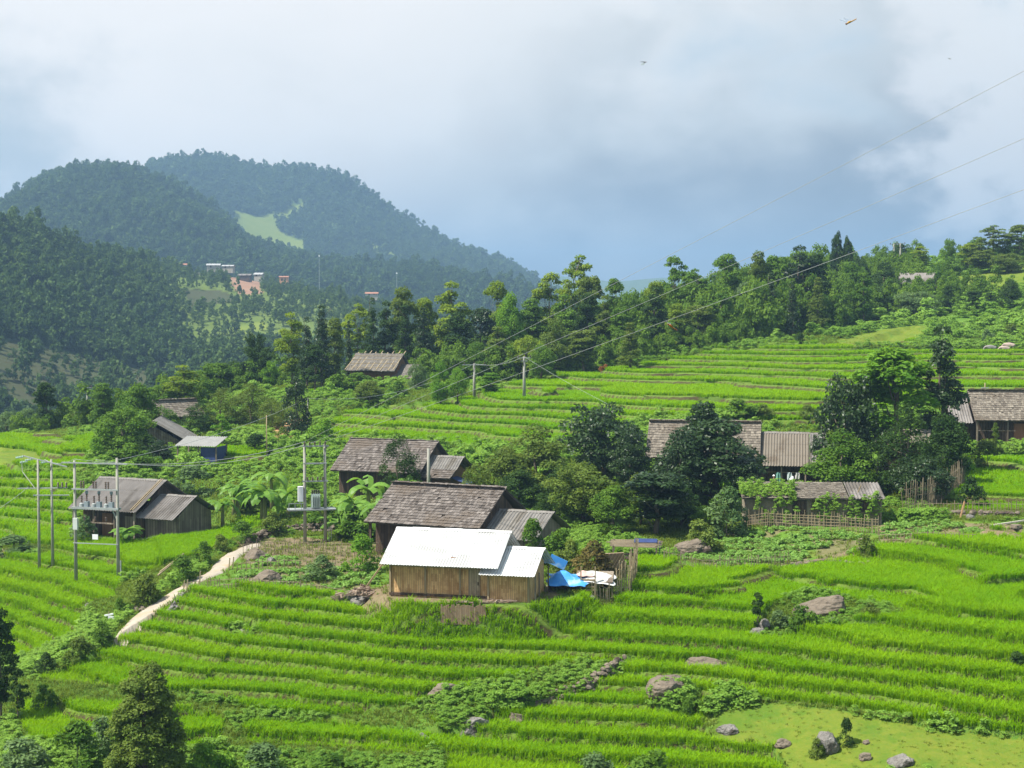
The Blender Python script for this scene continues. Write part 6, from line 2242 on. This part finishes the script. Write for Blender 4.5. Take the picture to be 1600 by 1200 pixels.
    ('tall', 0, 'deep', 1276, None, 396, 50, 252, 'dark tree right of the largest rounded dark tree'),
    ('conifer', 0, 'dark', 1204, 525, 425, 36, None, 'dark column conifer left in the row, above the lattice stand'),
    ('conifer', 1, 'dark', 1238, 528, 440, 30, None, 'dark narrow conifer in the middle of the row'),
    ('conifer', 2, 'olive', 1278, 520, 432, 46, None, 'yellow-tipped conical tree right in the dark row'),
    ('tall', 1, 'grey', 1165, None, 432, 50, 244, 'hazy green tree between the flat-topped tree and the dark row'),
    ('pyramid', 0, 'deep', 1306, None, 364, 27, 300, 'taller of two slim cypress-like trees on the skyline'),
    ('pyramid', 0, 'deep', 1323, None, 371, 23, 300, 'shorter of two slim cypress-like trees on the skyline'),
    ('round', 0, 'deep', 1345, None, 390, 34, 296, 'dark round tree right of the two slim skyline trees'),
    ('round', 2, 'mid', 1330, None, 412, 70, 275, 'broad green tree below the two slim skyline trees'),
    ('tall', 2, 'mid', 1348, 505, 426, 44, None, 'green tree with a rounded head right of the dark row'),
    ('round', 1, 'deep', 1380, None, 414, 60, 280, 'dark tree left of the grey hill hut'),
    ('round', 2, 'deep', 1372, None, 450, 60, 262, 'dark spreading tree below the grey hill hut'),
    ('round', 0, 'grey', 1430, None, 448, 80, 262, 'pale-flowering broad tree below the grey hill hut'),
    ('round', 1, 'mid', 1462, None, 418, 50, 285, 'green tree right of the grey hill hut'),
    ('tall', 0, 'mid', 1400, None, 404, 40, 318, 'small tree at the foot of the skyline pole pair'),
    ('round', 2, 'deep', 1405, None, 382, 34, 335, 'dark round tree right behind the skyline pole pair'),
    ('round', 0, 'deep', 1368, None, 400, 22, 330, 'small dark ball tree on the skyline left of the pole pair'),
    ('round', 1, 'deep', 1386, None, 404, 20, 330, 'smallest dark ball tree on the skyline left of the pole pair'),
    ('tier', 2, 'yellow', 1436, None, 386, 40, 322, 'light flat-topped tree on the skyline right of the pole pair'),
    ('round', 2, 'mid', 1480, None, 378, 26, 330, 'single round tree on the skyline before the right tree group'),
    ('tall', 1, 'yellow', 1512, None, 376, 40, 318, 'yellowish tree at the left of the right skyline group'),
    ('tier', 0, 'olive', 1548, None, 352, 60, 316, 'highest tree of the right skyline group'),
    ('tall', 2, 'olive', 1530, None, 380, 50, 310, 'bushy tree below the highest tree of the right skyline group'),
    ('tier', 1, 'olive', 1592, None, 352, 54, 316, 'tree at the right border of the skyline group'),
    ('round', 0, 'olive', 1572, None, 390, 60, 306, 'low tree in the gap of the right skyline group'),
    ('round', 1, 'mid', 1482, None, 404, 50, 312, 'scrubby tree left of the light hill field'),
    ('tall', 0, 'deep', 1481, 490, 446, 26, None, 'first dark ball tree from the left in the row below the light hill field'),
    ('tall', 1, 'deep', 1520, 492, 450, 34, None, 'second dark ball tree in the row below the light hill field'),
    ('tall', 2, 'deep', 1548, 486, 454, 24, None, 'third and smallest dark tree in the row below the light hill field'),
    ('round', 2, 'deep', 1578, 488, 438, 40, None, 'largest dark tree in the row below the light hill field'),
    ('bush', 0, 'grey', 1545, 538, 512, 30, None, 'dark scrub bush above the first grazing buffalo'),
    ('bush', 1, 'olive', 1580, 530, 508, 36, None, 'dark scrub bush above the pale buffalo pair'),
    # below the belt
    ('round', 1, 'bright', 688, 632, 570, 46, None, 'bright green round tree left of the pole with side arm'),
    ('round', 2, 'bright', 715, 630, 576, 42, None, 'bright green round tree touching the pole with side arm'),
    ('tall', 0, 'bright', 766, 622, 582, 44, None, 'bright light-green young tree between the two pale poles'),
    ('round', 0, 'grey', 652, 612, 560, 36, None, 'vine-draped pale shrub at the right end of the hut'),
    ('bush', 1, 'mid', 560, 606, 584, 60, None, 'green bush before the left wall of the hut'),
    ('round', 2, 'olive', 578, 632, 596, 60, None, 'olive rounded bush on the edge of the upper terraces below the hut'),
    ('bush', 2, 'mid', 620, 620, 596, 50, None, 'green bush right of the olive rounded bush below the hut'),
    ('bush', 0, 'mid', 520, 612, 582, 50, None, 'bush at the left of the hut bank'),
    ('bush', 0, 'red', 944, 582, 568, 22, None, 'small orange-leaved bush on the edge of the upper terraces'),
    ('bush', 1, 'deep', 1250, 545, 522, 24, None, 'dark pointed bush on the terrace edge right of the lattice stand'),
    ('bush', 2, 'grey', 1170, 530, 505, 60, None, 'pale shrub left of the lattice stand'),
]
KNAME = {'bush': ('bush', 'bush'), 'banana': ('banana_plant', 'banana plant'), 'bamboo': ('bamboo_clump', 'bamboo'), 'conifer': ('conifer', 'tree'), 'lollipop': ('sapling', 'tree')}
for (k, v, c, px, py, top, w, d, lb) in T:
    nm, ct = KNAME.get(k, ('broadleaf_tree', 'tree'))
    o = tree(k, v, c, px, py, top, w, lb, nm, ct, None, d, sink=0.25 if k == 'bush' else 0.1)
    if k == 'banana':
        for ch in o.children:
            if ch.name.startswith('leaf_crown'):
                ch.material_slots[0].link = 'DATA'

# ------------------------------------------------------------------ ground cover nobody could count
WEED_M = leaf_mat('weed_leaf', (0.12, 0.26, 0.028), (0.32, 0.50, 0.09), 0.42, inst=True)
GRASS_M = leaf_mat('grass_leaf', (0.085, 0.165, 0.016), (0.24, 0.29, 0.05), 0.4, inst=True)
VEG_M = leaf_mat('vegetable_leaf', (0.13, 0.29, 0.04), (0.29, 0.46, 0.11), 0.38, 0.5, 0.15, inst=True)


def shrublet(name, seed, n=420, size=0.065, flat=0.7):
    r = np.random.default_rng(seed)
    lb = env_lobes(r, 1.0, [(0.05, 0.42), (0.4, 0.45), (0.9, 0.15)], 9, 0.22, flat, 0.2)
    Q, rnd = lobes_to_leaves(lb, n, size, r, 0.6, 0.4)
    return proto(name, quads_mesh(name, Q, rnd, WEED_M))


shrubs = [shrublet('shrublet', s) for s in range(4)]
grasses = [blades('grass_tuft', 12, 0.34, 0.2, 0.018, 0.8, GRASS_M, s + 30) for s in range(3)]
r_ = np.random.default_rng(8)
vegs = []
for s in range(3):
    Q, rr = lobes_to_leaves(np.array([(0, 0, 0.14, 0.17, 0.17, 0.15)]), 44, 0.085, r_, 0.7, 0.3, 0.6)
    vegs.append(proto('vegetable_plant', quads_mesh('vegetable_plant', Q, rr, VEG_M)))

HOUSE_R = [(p[0], p[1], 4.3) for n, p in SITE.items() if n not in ('tarpshed', 'upperhut')]
WEEDY = [NORICE[1], NORICE[2], NORICE[3],
         [(170, 1000), (215, 960), (240, 925), (330, 865), (420, 820), (455, 838), (400, 850), (350, 868), (310, 900), (262, 925), (225, 955), (200, 985), (185, 1010), (120, 1060), (40, 1065), (30, 1030), (120, 985), (140, 945)],
         [(-60, 1155), (200, 1160), (330, 1172), (720, 1186), (690, 1225), (-60, 1225)], [(350, 1120), (520, 1122), (420, 1126), (370, 1150)],
         [(1100, 1090), (1200, 1096), (1190, 1130), (1110, 1120)], [(700, 1180), (1030, 1195), (1060, 1225), (690, 1225)]]


NOWEED = [[(300, 922), (360, 868), (380, 836), (600, 842), (610, 940), (560, 945), (420, 925)],
          [(1045, 895), (1065, 850), (1180, 830), (1390, 815), (1610, 815), (1610, 850), (1380, 852), (1250, 895)]]


def cover():
    for nm, d0, d1, st, h0 in (('weeds', 68, 128, 0.30, 0.52), ('scrub', 128, 232, 0.75, 1.0), ('hillside_scrub', 232, 345, 1.25, 1.7)):
        x, y = jgrid(d0, d1, -80, 1680, st)
        z, ki, fr, rz, px, py = land(x, y)
        n1 = vnoise(x, y, 7, 51) + 0.5 * vnoise(x, y, 2.2, 52)
        weedy = any_in(px, py, WEEDY)
        ok = ~rz & ~any_in(px, py, MEADOW + SOIL + CLAY + GARDEN + NOWEED)
        ok &= (n1 > (0.85 if d0 < 100 else 0.62)) | (weedy & (n1 > 0.36))
        for (cx, cyy, rad) in HOUSE_R:
            ok &= np.hypot(x - cx, y - cyy) > rad
        ok &= pathdist(x, y) > 1.0
        x, y, z, n1, wd = x[ok], y[ok], z[ok], n1[ok], weedy[ok]
        n = len(x)
        s = h0 * RNG.uniform(0.45, 1.25, n) * (0.65 + 0.5 * np.clip(n1, 0, 1)) * np.where(vnoise(x, y, 3, 53) > 0.8, 1.7, 1.0)
        scl = np.stack([s * 1.25, s * 1.25, s * RNG.uniform(0.6, 1.1, n)], 1)
        t = 0.5 + 0.9 * (vnoise(x, y, 9, 54) - 0.5) + RNG.normal(0, 0.13, n)
        scatter(nm, np.stack([x, y, z - 0.08 * s], 1), RNG.uniform(0, 6.28, n), scl, np.clip(t, 0, 1), RNG.integers(0, 4, n), shrubs)
        print(nm, n)
    # grass on banks, lips, meadow, everything not rice
    for nm, d0, d1, st in (('grass', 68, 128, 0.25), ('grass', 128, 240, 0.55)):
        x, y = jgrid(d0, d1, -80, 1680, st)
        z, ki, fr, rz, px, py = land(x, y)
        mead = any_in(px, py, MEADOW)
        ok = (~rz & ~any_in(px, py, CLAY)) | (rz & ((fr > 0.86) | (fr < 0.05)) & ((y < 135) | (RNG.uniform(0, 1, len(x)) < 0.25)))
        ok &= ~(mead & (RNG.uniform(0, 1, len(x)) < 0.75))
        sl = any_in(px, py, SOIL + GARDEN + NOWEED)
        ok &= ~(sl & (RNG.uniform(0, 1, len(x)) < 0.8))
        ok &= pathdist(x, y) > 0.62
        for (cx, cyy, rad) in HOUSE_R:
            ok &= (np.hypot(x - cx, y - cyy) > rad * 0.9)
        x, y, z, mead, rz = x[ok], y[ok], z[ok], mead[ok], rz[ok]
        n = len(x)
        s = np.where(rz, 0.5, 0.95) * RNG.uniform(0.5, 1.2, n) * np.where(mead, 0.45, 1.0) * (1.0 if d0 < 100 else 1.6)
        t = np.where(mead, 0.8 + 0.5 * (vnoise(x, y, 5, 61) - 0.4), 0.3 + 0.6 * (vnoise(x, y, 6, 62) - 0.5)) + np.where(rz, 0.35, 0) + RNG.normal(0, 0.12, n)
        scatter(nm, np.stack([x, y, z - 0.03], 1), RNG.uniform(0, 6.28, n), s, np.clip(t, 0, 1), RNG.integers(0, 3, n), grasses)
        print(nm, n)
    # vegetable rows
    x, y = jgrid(90, 135, -80, 1680, 0.30)
    z, ki, fr, rz, px, py = land(x, y)
    ok = any_in(px, py, GARDEN) & (np.sin(y * 2.9 + 0.4 * np.sin(x * 0.3)) > -0.35) & (vnoise(x, y, 3, 71) > 0.2)
    x, y, z = x[ok], y[ok], z[ok]
    n = len(x)
    s = RNG.uniform(0.6, 1.4, n)
    scatter('vegetables', np.stack([x, y, z], 1), RNG.uniform(0, 6.28, n), s, np.clip(RNG.normal(0.5, 0.2, n), 0, 1), RNG.integers(0, 3, n), vegs)
    # dense woodland understorey behind the tree belt
    x, y = jgrid(212, 345, 330, 1640, 2.1)
    z, ki, fr, rz, px, py = land(x, y)
    lim = np.interp(px, [330, 420, 530, 680, 760, 850, 930, 1040, 1130, 1200, 1300, 1400, 1460, 1600], [610, 605, 598, 600, 612, 598, 578, 560, 545, 532, 512, 498, 490, 480])
    opn = any_in(px, py, MEADOW)
    dens = np.where(px > 1440, 0.25, 0.9)
    ok = ~rz & (py < lim) & ~opn & (RNG.uniform(0, 1, len(x)) < dens) & (np.hypot(x - SITE['thatch'][0], y - SITE['thatch'][1]) > 6)
    ok &= ~((px > 1440) & (y < 262) & (RNG.uniform(0, 1, len(x)) < 0.8))
    x, y, z, px = x[ok], y[ok], z[ok], px[ok]
    n = len(x)
    s = RNG.uniform(0.5, 1.25, n) * np.where(px > 1290, 0.75, 1.0) * np.where(y < 232, 0.7, 1.05)
    tl = np.where((px > 760) & (px < 1330) & (y > 228), 1.22, 1.0)
    scl = np.stack([4.4 * s * tl ** 0.5, 4.4 * s * tl ** 0.5, 6.2 * s * tl], 1)
    t = 0.45 + 0.6 * (vnoise(x, y, 12, 81) - 0.5) + RNG.normal(0, 0.2, n)
    scatter('understorey', np.stack([x, y, z - 0.8 * s], 1), RNG.uniform(0, 6.28, n), scl, np.clip(t, 0, 1), RNG.integers(0, 3, n), wood_protos)
    print('understorey', n)
    # trees down the valley side at the left
    x, y = jgrid(190, 330, -80, 560, 2.6)
    z, ki, fr, rz, px, py = land(x, y)
    lim = np.interp(px, [-80, 0, 100, 150, 250, 330, 560], [195, 195, 197, 190, 200, 200, 235])
    ok = ~rz & (y > lim + 3) & (RNG.uniform(0, 1, len(x)) < 0.75)
    x, y, z = x[ok], y[ok], z[ok]
    n = len(x)
    s = RNG.uniform(0.45, 1.1, n)
    scatter('valley_trees', np.stack([x, y, z - 0.8 * s], 1), RNG.uniform(0, 6.28, n), np.stack([4.5 * s, 4.5 * s, 5.5 * s], 1),
            np.clip(RNG.normal(0.4, 0.2, n), 0, 1), RNG.integers(0, 3, n), wood_protos)
    # vines on the mud shed roof and wall
    P = []
    M = Matrix.Translation(bpy.data.objects['mud_shed'].location) @ Matrix.Rotation(R(-4), 4, 'Z')
    for k in range(210):
        u = RNG.uniform(0, 1)
        if k < 110:
            X, Y = -5.0 + 3.8 * u ** 1.2, RNG.uniform(-1.9, 1.2)
            Z = 2.05 + 0.72 * (Y + 1.75) / 3.65 + 0.05
        else:
            X, Y, Z = RNG.choice([-3.6, -1.9, 0.6, 1.6, 2.9, 4.3]) + RNG.normal(0, 0.4), -1.75 + RNG.normal(0, 0.12), RNG.uniform(0.1, 2.1)
        P.append((M @ Vector((X, Y, Z)))[:])
    n = len(P)
    scatter('vines', np.array(P), RNG.uniform(0, 6.28, n), RNG.uniform(0.35, 0.75, n), np.clip(RNG.normal(0.7, 0.2, n), 0, 1), RNG.integers(0, 4, n), shrubs)


_pp = np.array([hit(*p)[:2] for p, _ in PATH])


def pathdist(x, y):
    d = np.full(x.shape, 99.0)
    for a, b in zip(_pp[:-1], _pp[1:]):
        ab = b - a
        t = np.clip(((x - a[0]) * ab[0] + (y - a[1]) * ab[1]) / (ab @ ab), 0, 1)
        d = np.minimum(d, np.hypot(x - a[0] - t * ab[0], y - a[1] - t * ab[1]))
    return d


WOOD_M = leaf_mat('wood_leaf', (0.045, 0.115, 0.014), (0.20, 0.32, 0.036), 0.38, inst=True)
wood_protos = []
for s_ in range(3):
    r_ = np.random.default_rng(200 + s_)
    lb_ = env_lobes(r_, 1.0, [(0.12, 0.40), (0.4, 0.48), (0.7, 0.38), (0.97, 0.1)], 18, 0.17, 0.85, 0.25)
    Q_, rn_ = lobes_to_leaves(lb_, 1300, 0.040, r_, 0.5, 0.5)
    wood_protos.append(proto('wood_canopy', quads_mesh('wood_canopy', Q_, rn_, WOOD_M)))
cover()


# ------------------------------------------------------------------ people, buffalo, dragonflies
def skin(name, joints, edges, material, parent, sub=2, root=0):
    """joints: (x, y, z, radius or (rx, ry)); one continuous skinned body, applied"""
    me = bpy.data.meshes.new(name)
    me.from_pydata([j[:3] for j in joints], edges, [])
    o = bpy.data.objects.new(name, me)
    COL.objects.link(o)
    o.modifiers.new('skin', 'SKIN')
    if not me.skin_vertices:
        bpy.context.view_layer.objects.active = o
        bpy.ops.mesh.customdata_skin_add()
    for i, j in enumerate(joints):
        rr = j[3] if isinstance(j[3], tuple) else (j[3], j[3])
        me.skin_vertices[0].data[i].radius = rr
        me.skin_vertices[0].data[i].use_root = (i == root)
    s = o.modifiers.new('subdivide', 'SUBSURF')
    s.levels = s.render_levels = sub
    dg = bpy.context.evaluated_depsgraph_get()
    m2 = bpy.data.meshes.new_from_object(o.evaluated_get(dg))
    o.modifiers.clear()
    o.data = m2
    m2.materials.clear()
    m2.materials.append(material)
    m2.polygons.foreach_set('use_smooth', [True] * len(m2.polygons))
    o.parent = parent
    return o


SKIN = mat('skin', (0.30, 0.17, 0.11), (0.36, 0.21, 0.14), 0.6)


def person():
    p = spot(1211, 132)
    p[2] = SITE['long'][2] + 0.05
    h = thing('person', 'person in a brown jacket and pale headscarf standing behind the mud shed', 'person', p, 0.2)
    J = [(0, 0, 0.95, 0.13), (0, 0.0, 1.15, 0.13), (0, 0, 1.36, 0.12), (0, 0, 1.47, 0.055), (0, -0.02, 1.56, (0.075, 0.085)), (0, -0.02, 1.66, (0.075, 0.09)), (0, 0, 1.72, 0.05)]
    E = [(0, 1), (1, 2), (2, 3), (3, 4), (4, 5), (5, 6)]
    for s in (-1, 1):
        n = len(J)
        J += [(s * 0.17, 0, 1.38, 0.06), (s * 0.22, 0.03, 1.12, 0.045), (s * 0.17, -0.14, 0.93, 0.035), (s * 0.13, -0.19, 0.88, 0.03)]
        E += [(2, n), (n, n + 1), (n + 1, n + 2), (n + 2, n + 3)]
        k = n + 3
        for f, (dx, L) in enumerate(((-0.028, 0.065), (-0.010, 0.075), (0.009, 0.07), (0.027, 0.055))):
            m = len(J)
            J += [(s * 0.12 + dx, -0.23, 0.855, 0.009), (s * 0.115 + dx, -0.23 - L * 0.5, 0.83, 0.0085), (s * 0.11 + dx, -0.235 - L * 0.7, 0.81, 0.007)]
            E += [(k, m), (m, m + 1), (m + 1, m + 2)]
        m = len(J)
        J += [(s * 0.085, -0.205, 0.885, 0.01), (s * 0.065, -0.235, 0.875, 0.008)]
        E += [(k, m), (m, m + 1)]
        n = len(J)
        J += [(s * 0.09, 0, 0.88, 0.09), (s * 0.1, -0.02, 0.50, 0.06), (s * 0.1, 0.02, 0.09, 0.045), (s * 0.11, -0.13, 0.04, 0.04)]
        E += [(0, n), (n, n + 1), (n + 1, n + 2), (n + 2, n + 3)]
    skin('body', J, E, SKIN, h)
    coat = mat('brown_jacket', (0.19, 0.12, 0.08), (0.28, 0.19, 0.12), 0.85, 6)
    J = [(0, 0.0, 0.86, (0.19, 0.14)), (0, 0, 1.1, (0.175, 0.14)), (0, 0, 1.34, (0.18, 0.13)), (0, 0, 1.43, 0.08)]
    E = [(0, 1), (1, 2), (2, 3)]
    for s in (-1, 1):
        n = len(J)
        J += [(s * 0.18, 0, 1.37, 0.078), (s * 0.23, 0.03, 1.12, 0.062), (s * 0.185, -0.10, 0.97, 0.05)]
        E += [(2, n), (n, n + 1), (n + 1, n + 2)]
    skin('jacket', J, E, coat, h)
    tr = mat('dark_trousers', (0.03, 0.03, 0.045), (0.05, 0.05, 0.07), 0.85)
    J = [(0, 0, 0.92, (0.16, 0.13))]
    E = []
    for s in (-1, 1):
        n = len(J)
        J += [(s * 0.09, 0, 0.84, 0.10), (s * 0.1, -0.02, 0.5, 0.078), (s * 0.1, 0.02, 0.13, 0.07)]
        E += [(0, n), (n, n + 1), (n + 1, n + 2)]
    skin('trousers', J, E, tr, h)
    V, F_ = boulder_mb(0.105, 0.12, 0.085, 5, 0, 3)
    MB().add(V + np.array((0, 0.01, 1.70)), F_).build('headscarf', M_CLOTHW, h, True)
    for s in (-1, 1):
        MB().add(boulder_mb(0.013, 0.01, 0.011, 2, 0, 1)[0] + np.array((s * 0.03, -0.1, 1.63)), boulder_mb(1, 1, 1, 2, 0, 1)[1]).build('eye', M_DARKST, h, True)
    MB().add([(0, -0.135, 1.585), (-0.015, -0.095, 1.58), (0.015, -0.095, 1.58), (0, -0.098, 1.625)], [(0, 1, 3), (0, 3, 2), (0, 2, 1)]).build('nose', SKIN, h)


person()


def buffalo(px, py, rot, s, material, label):
    p = hit(px, py)
    h = thing('water_buffalo', label, 'buffalo', p, rot, 'buffalo grazing at the edge of the upper terraces')
    h.scale = (s, s, s)
    # along -x: head down to graze
    J = [(0.55, 0, 1.02, (0.33, 0.34)), (0.05, 0, 0.95, (0.37, 0.40)), (-0.5, 0, 1.02, (0.32, 0.36)), (-0.85, 0, 0.95, (0.2, 0.24)),
         (-1.15, 0, 0.68, (0.14, 0.17)), (-1.32, 0, 0.42, (0.10, 0.11)), (-1.40, 0, 0.22, (0.075, 0.075))]
    E = [(k, k + 1) for k in range(6)]
    for s_ in (-1, 1):
        n = len(J)
        J += [(0.68, s_ * 0.18, 0.72, 0.15), (0.52, s_ * 0.19, 0.55, 0.095), (0.72, s_ * 0.19, 0.30, 0.062), (0.67, s_ * 0.19, 0.03, 0.068)]
        E += [(0, n), (n, n + 1), (n + 1, n + 2), (n + 2, n + 3)]
        n = len(J)
        J += [(-0.52, s_ * 0.17, 0.7, 0.12), (-0.52, s_ * 0.17, 0.40, 0.075), (-0.52, s_ * 0.17, 0.2, 0.055), (-0.55, s_ * 0.17, 0.03, 0.065)]
        E += [(2, n), (n, n + 1), (n + 1, n + 2), (n + 2, n + 3)]
    n = len(J)
    J += [(0.92, 0, 1.0, 0.05), (1.0, 0, 0.6, 0.03)]
    E += [(0, n), (n, n + 1)]
    skin('body', J, E, material, h)
    for s_ in (-1, 1):
        MB().tube([(-1.12, s_ * 0.1, 0.8), (-1.02, s_ * 0.32, 0.9), (-0.85, s_ * 0.42, 1.0), (-0.7, s_ * 0.36, 1.05)], [0.05, 0.045, 0.03, 0.008], 7).build('horn', M_DARKST, h, True)
        MB().add([(-1.1, s_ * 0.12, 0.72), (-1.0, s_ * 0.30, 0.68), (-0.95, s_ * 0.28, 0.60), (-1.06, s_ * 0.12, 0.64), (-1.06, s_ * 0.2, 0.70)],
                 [(0, 1, 4), (1, 2, 4), (2, 3, 4), (3, 0, 4)]).build('ear', material, h)


BUF = mat('buffalo_hide', (0.20, 0.18, 0.17), (0.30, 0.28, 0.26), 0.8, 2)
BUF2 = mat('pale_buffalo_hide', (0.36, 0.27, 0.23), (0.48, 0.38, 0.33), 0.8, 2)
buffalo(1548, 548, 0.15, 0.85, BUF, 'dark grey buffalo grazing alone, left of the pale pair')
buffalo(1570, 548, 0.05, 0.75, BUF2, 'left animal of the pale buffalo pair at the upper terraces')
buffalo(1577, 545, -0.2, 0.8, BUF2, 'right animal of the pale buffalo pair at the upper terraces')


def wing_mat():
    m = bpy.data.materials.new('clear_wing')
    m.use_nodes = True
    t = NT(m.node_tree)
    out = t.n('ShaderNodeOutputMaterial')
    a = t.n('ShaderNodeBsdfTransparent')
    b = t.n('ShaderNodeBsdfGlossy', i_Roughness=0.3)
    b.inputs['Color'].default_value = (0.8, 0.85, 0.9, 1)
    mx = t.n('ShaderNodeMixShader', i_Fac=0.28)
    t.l(a.outputs[0], mx.inputs[1])
    t.l(b.outputs[0], mx.inputs[2])
    t.l(mx.outputs[0], out.inputs[0])
    return m


WING = wing_mat()


def dragonfly(px, py, d, ang, label, material, L=0.055):
    """head towards -x before turning"""
    h = thing('dragonfly', label, 'dragonfly', pix(px, py, d), 0, 'dragonflies in flight')
    h.rotation_euler = (0.15, ang, 0.5)
    s = L / 0.055
    h.scale = (s, s, s)
    m = MB().tube([(-0.004, 0, 0), (0.004, 0, 0.001), (0.012, 0, 0.0), (0.02, 0, -0.001), (0.042, 0, -0.001), (0.046, 0, 0)],
                  [0.0025, 0.0045, 0.004, 0.0022, 0.0020, 0.0008], 8)
    b = m.build('body', material, h, True)
    V, F_ = boulder_mb(0.004, 0.0055, 0.004, 3, 0, 2)
    MB().add(V + np.array((-0.008, 0, 0)), F_).build('head', mat('insect_eye', (0.12, 0.06, 0.04), (0.2, 0.1, 0.06), 0.3), h, True)
    for sg in (-1, 1):
        for (x0, sweep, ln, w) in ((0.002, -0.006, 0.036, 0.008), (0.009, 0.008, 0.034, 0.010)):
            vs = []
            for i in range(8):
                u = i / 7
                ww = w * math.sin(math.pi * min(0.97, 0.12 + 0.85 * u)) ** 0.6 / 2
                for k in (-1, 1):
                    for zz in (0, 0.0002):
                        vs.append((x0 + sweep * u + k * ww, sg * (0.003 + ln * u), 0.003 + 0.012 * u + zz))
            fs = []
            for i in range(7):
                a = i * 4
                fs += [(a, a + 2, a + 6, a + 4), (a + 1, a + 5, a + 7, a + 3)]
            MB().add(vs, fs).build('wing', WING, h)


DRY = mat('amber_insect', (0.40, 0.20, 0.04), (0.52, 0.30, 0.07), 0.45)
DRR = mat('orange_insect', (0.45, 0.13, 0.03), (0.55, 0.20, 0.05), 0.45)
DRK = mat('dark_insect', (0.08, 0.07, 0.07), (0.12, 0.1, 0.1), 0.45)
dragonfly(1325, 36, 6.2, -0.45, 'amber dragonfly high in the sky at the upper right', DRY)
dragonfly(1008, 97, 13, 3.1, 'tiny dark dragonfly in the pale sky above the centre', DRK)
dragonfly(1483, 92, 26, 0.0, 'faint dragonfly speck in the blue gap left of the white cloud tower', DRK)
dragonfly(1046, 508, 6.8, 0.5, 'orange dragonfly in flight before the tree belt', DRR)
dragonfly(706, 871, 14, 0.1, 'brown dragonfly in flight before the white roof', DRR)
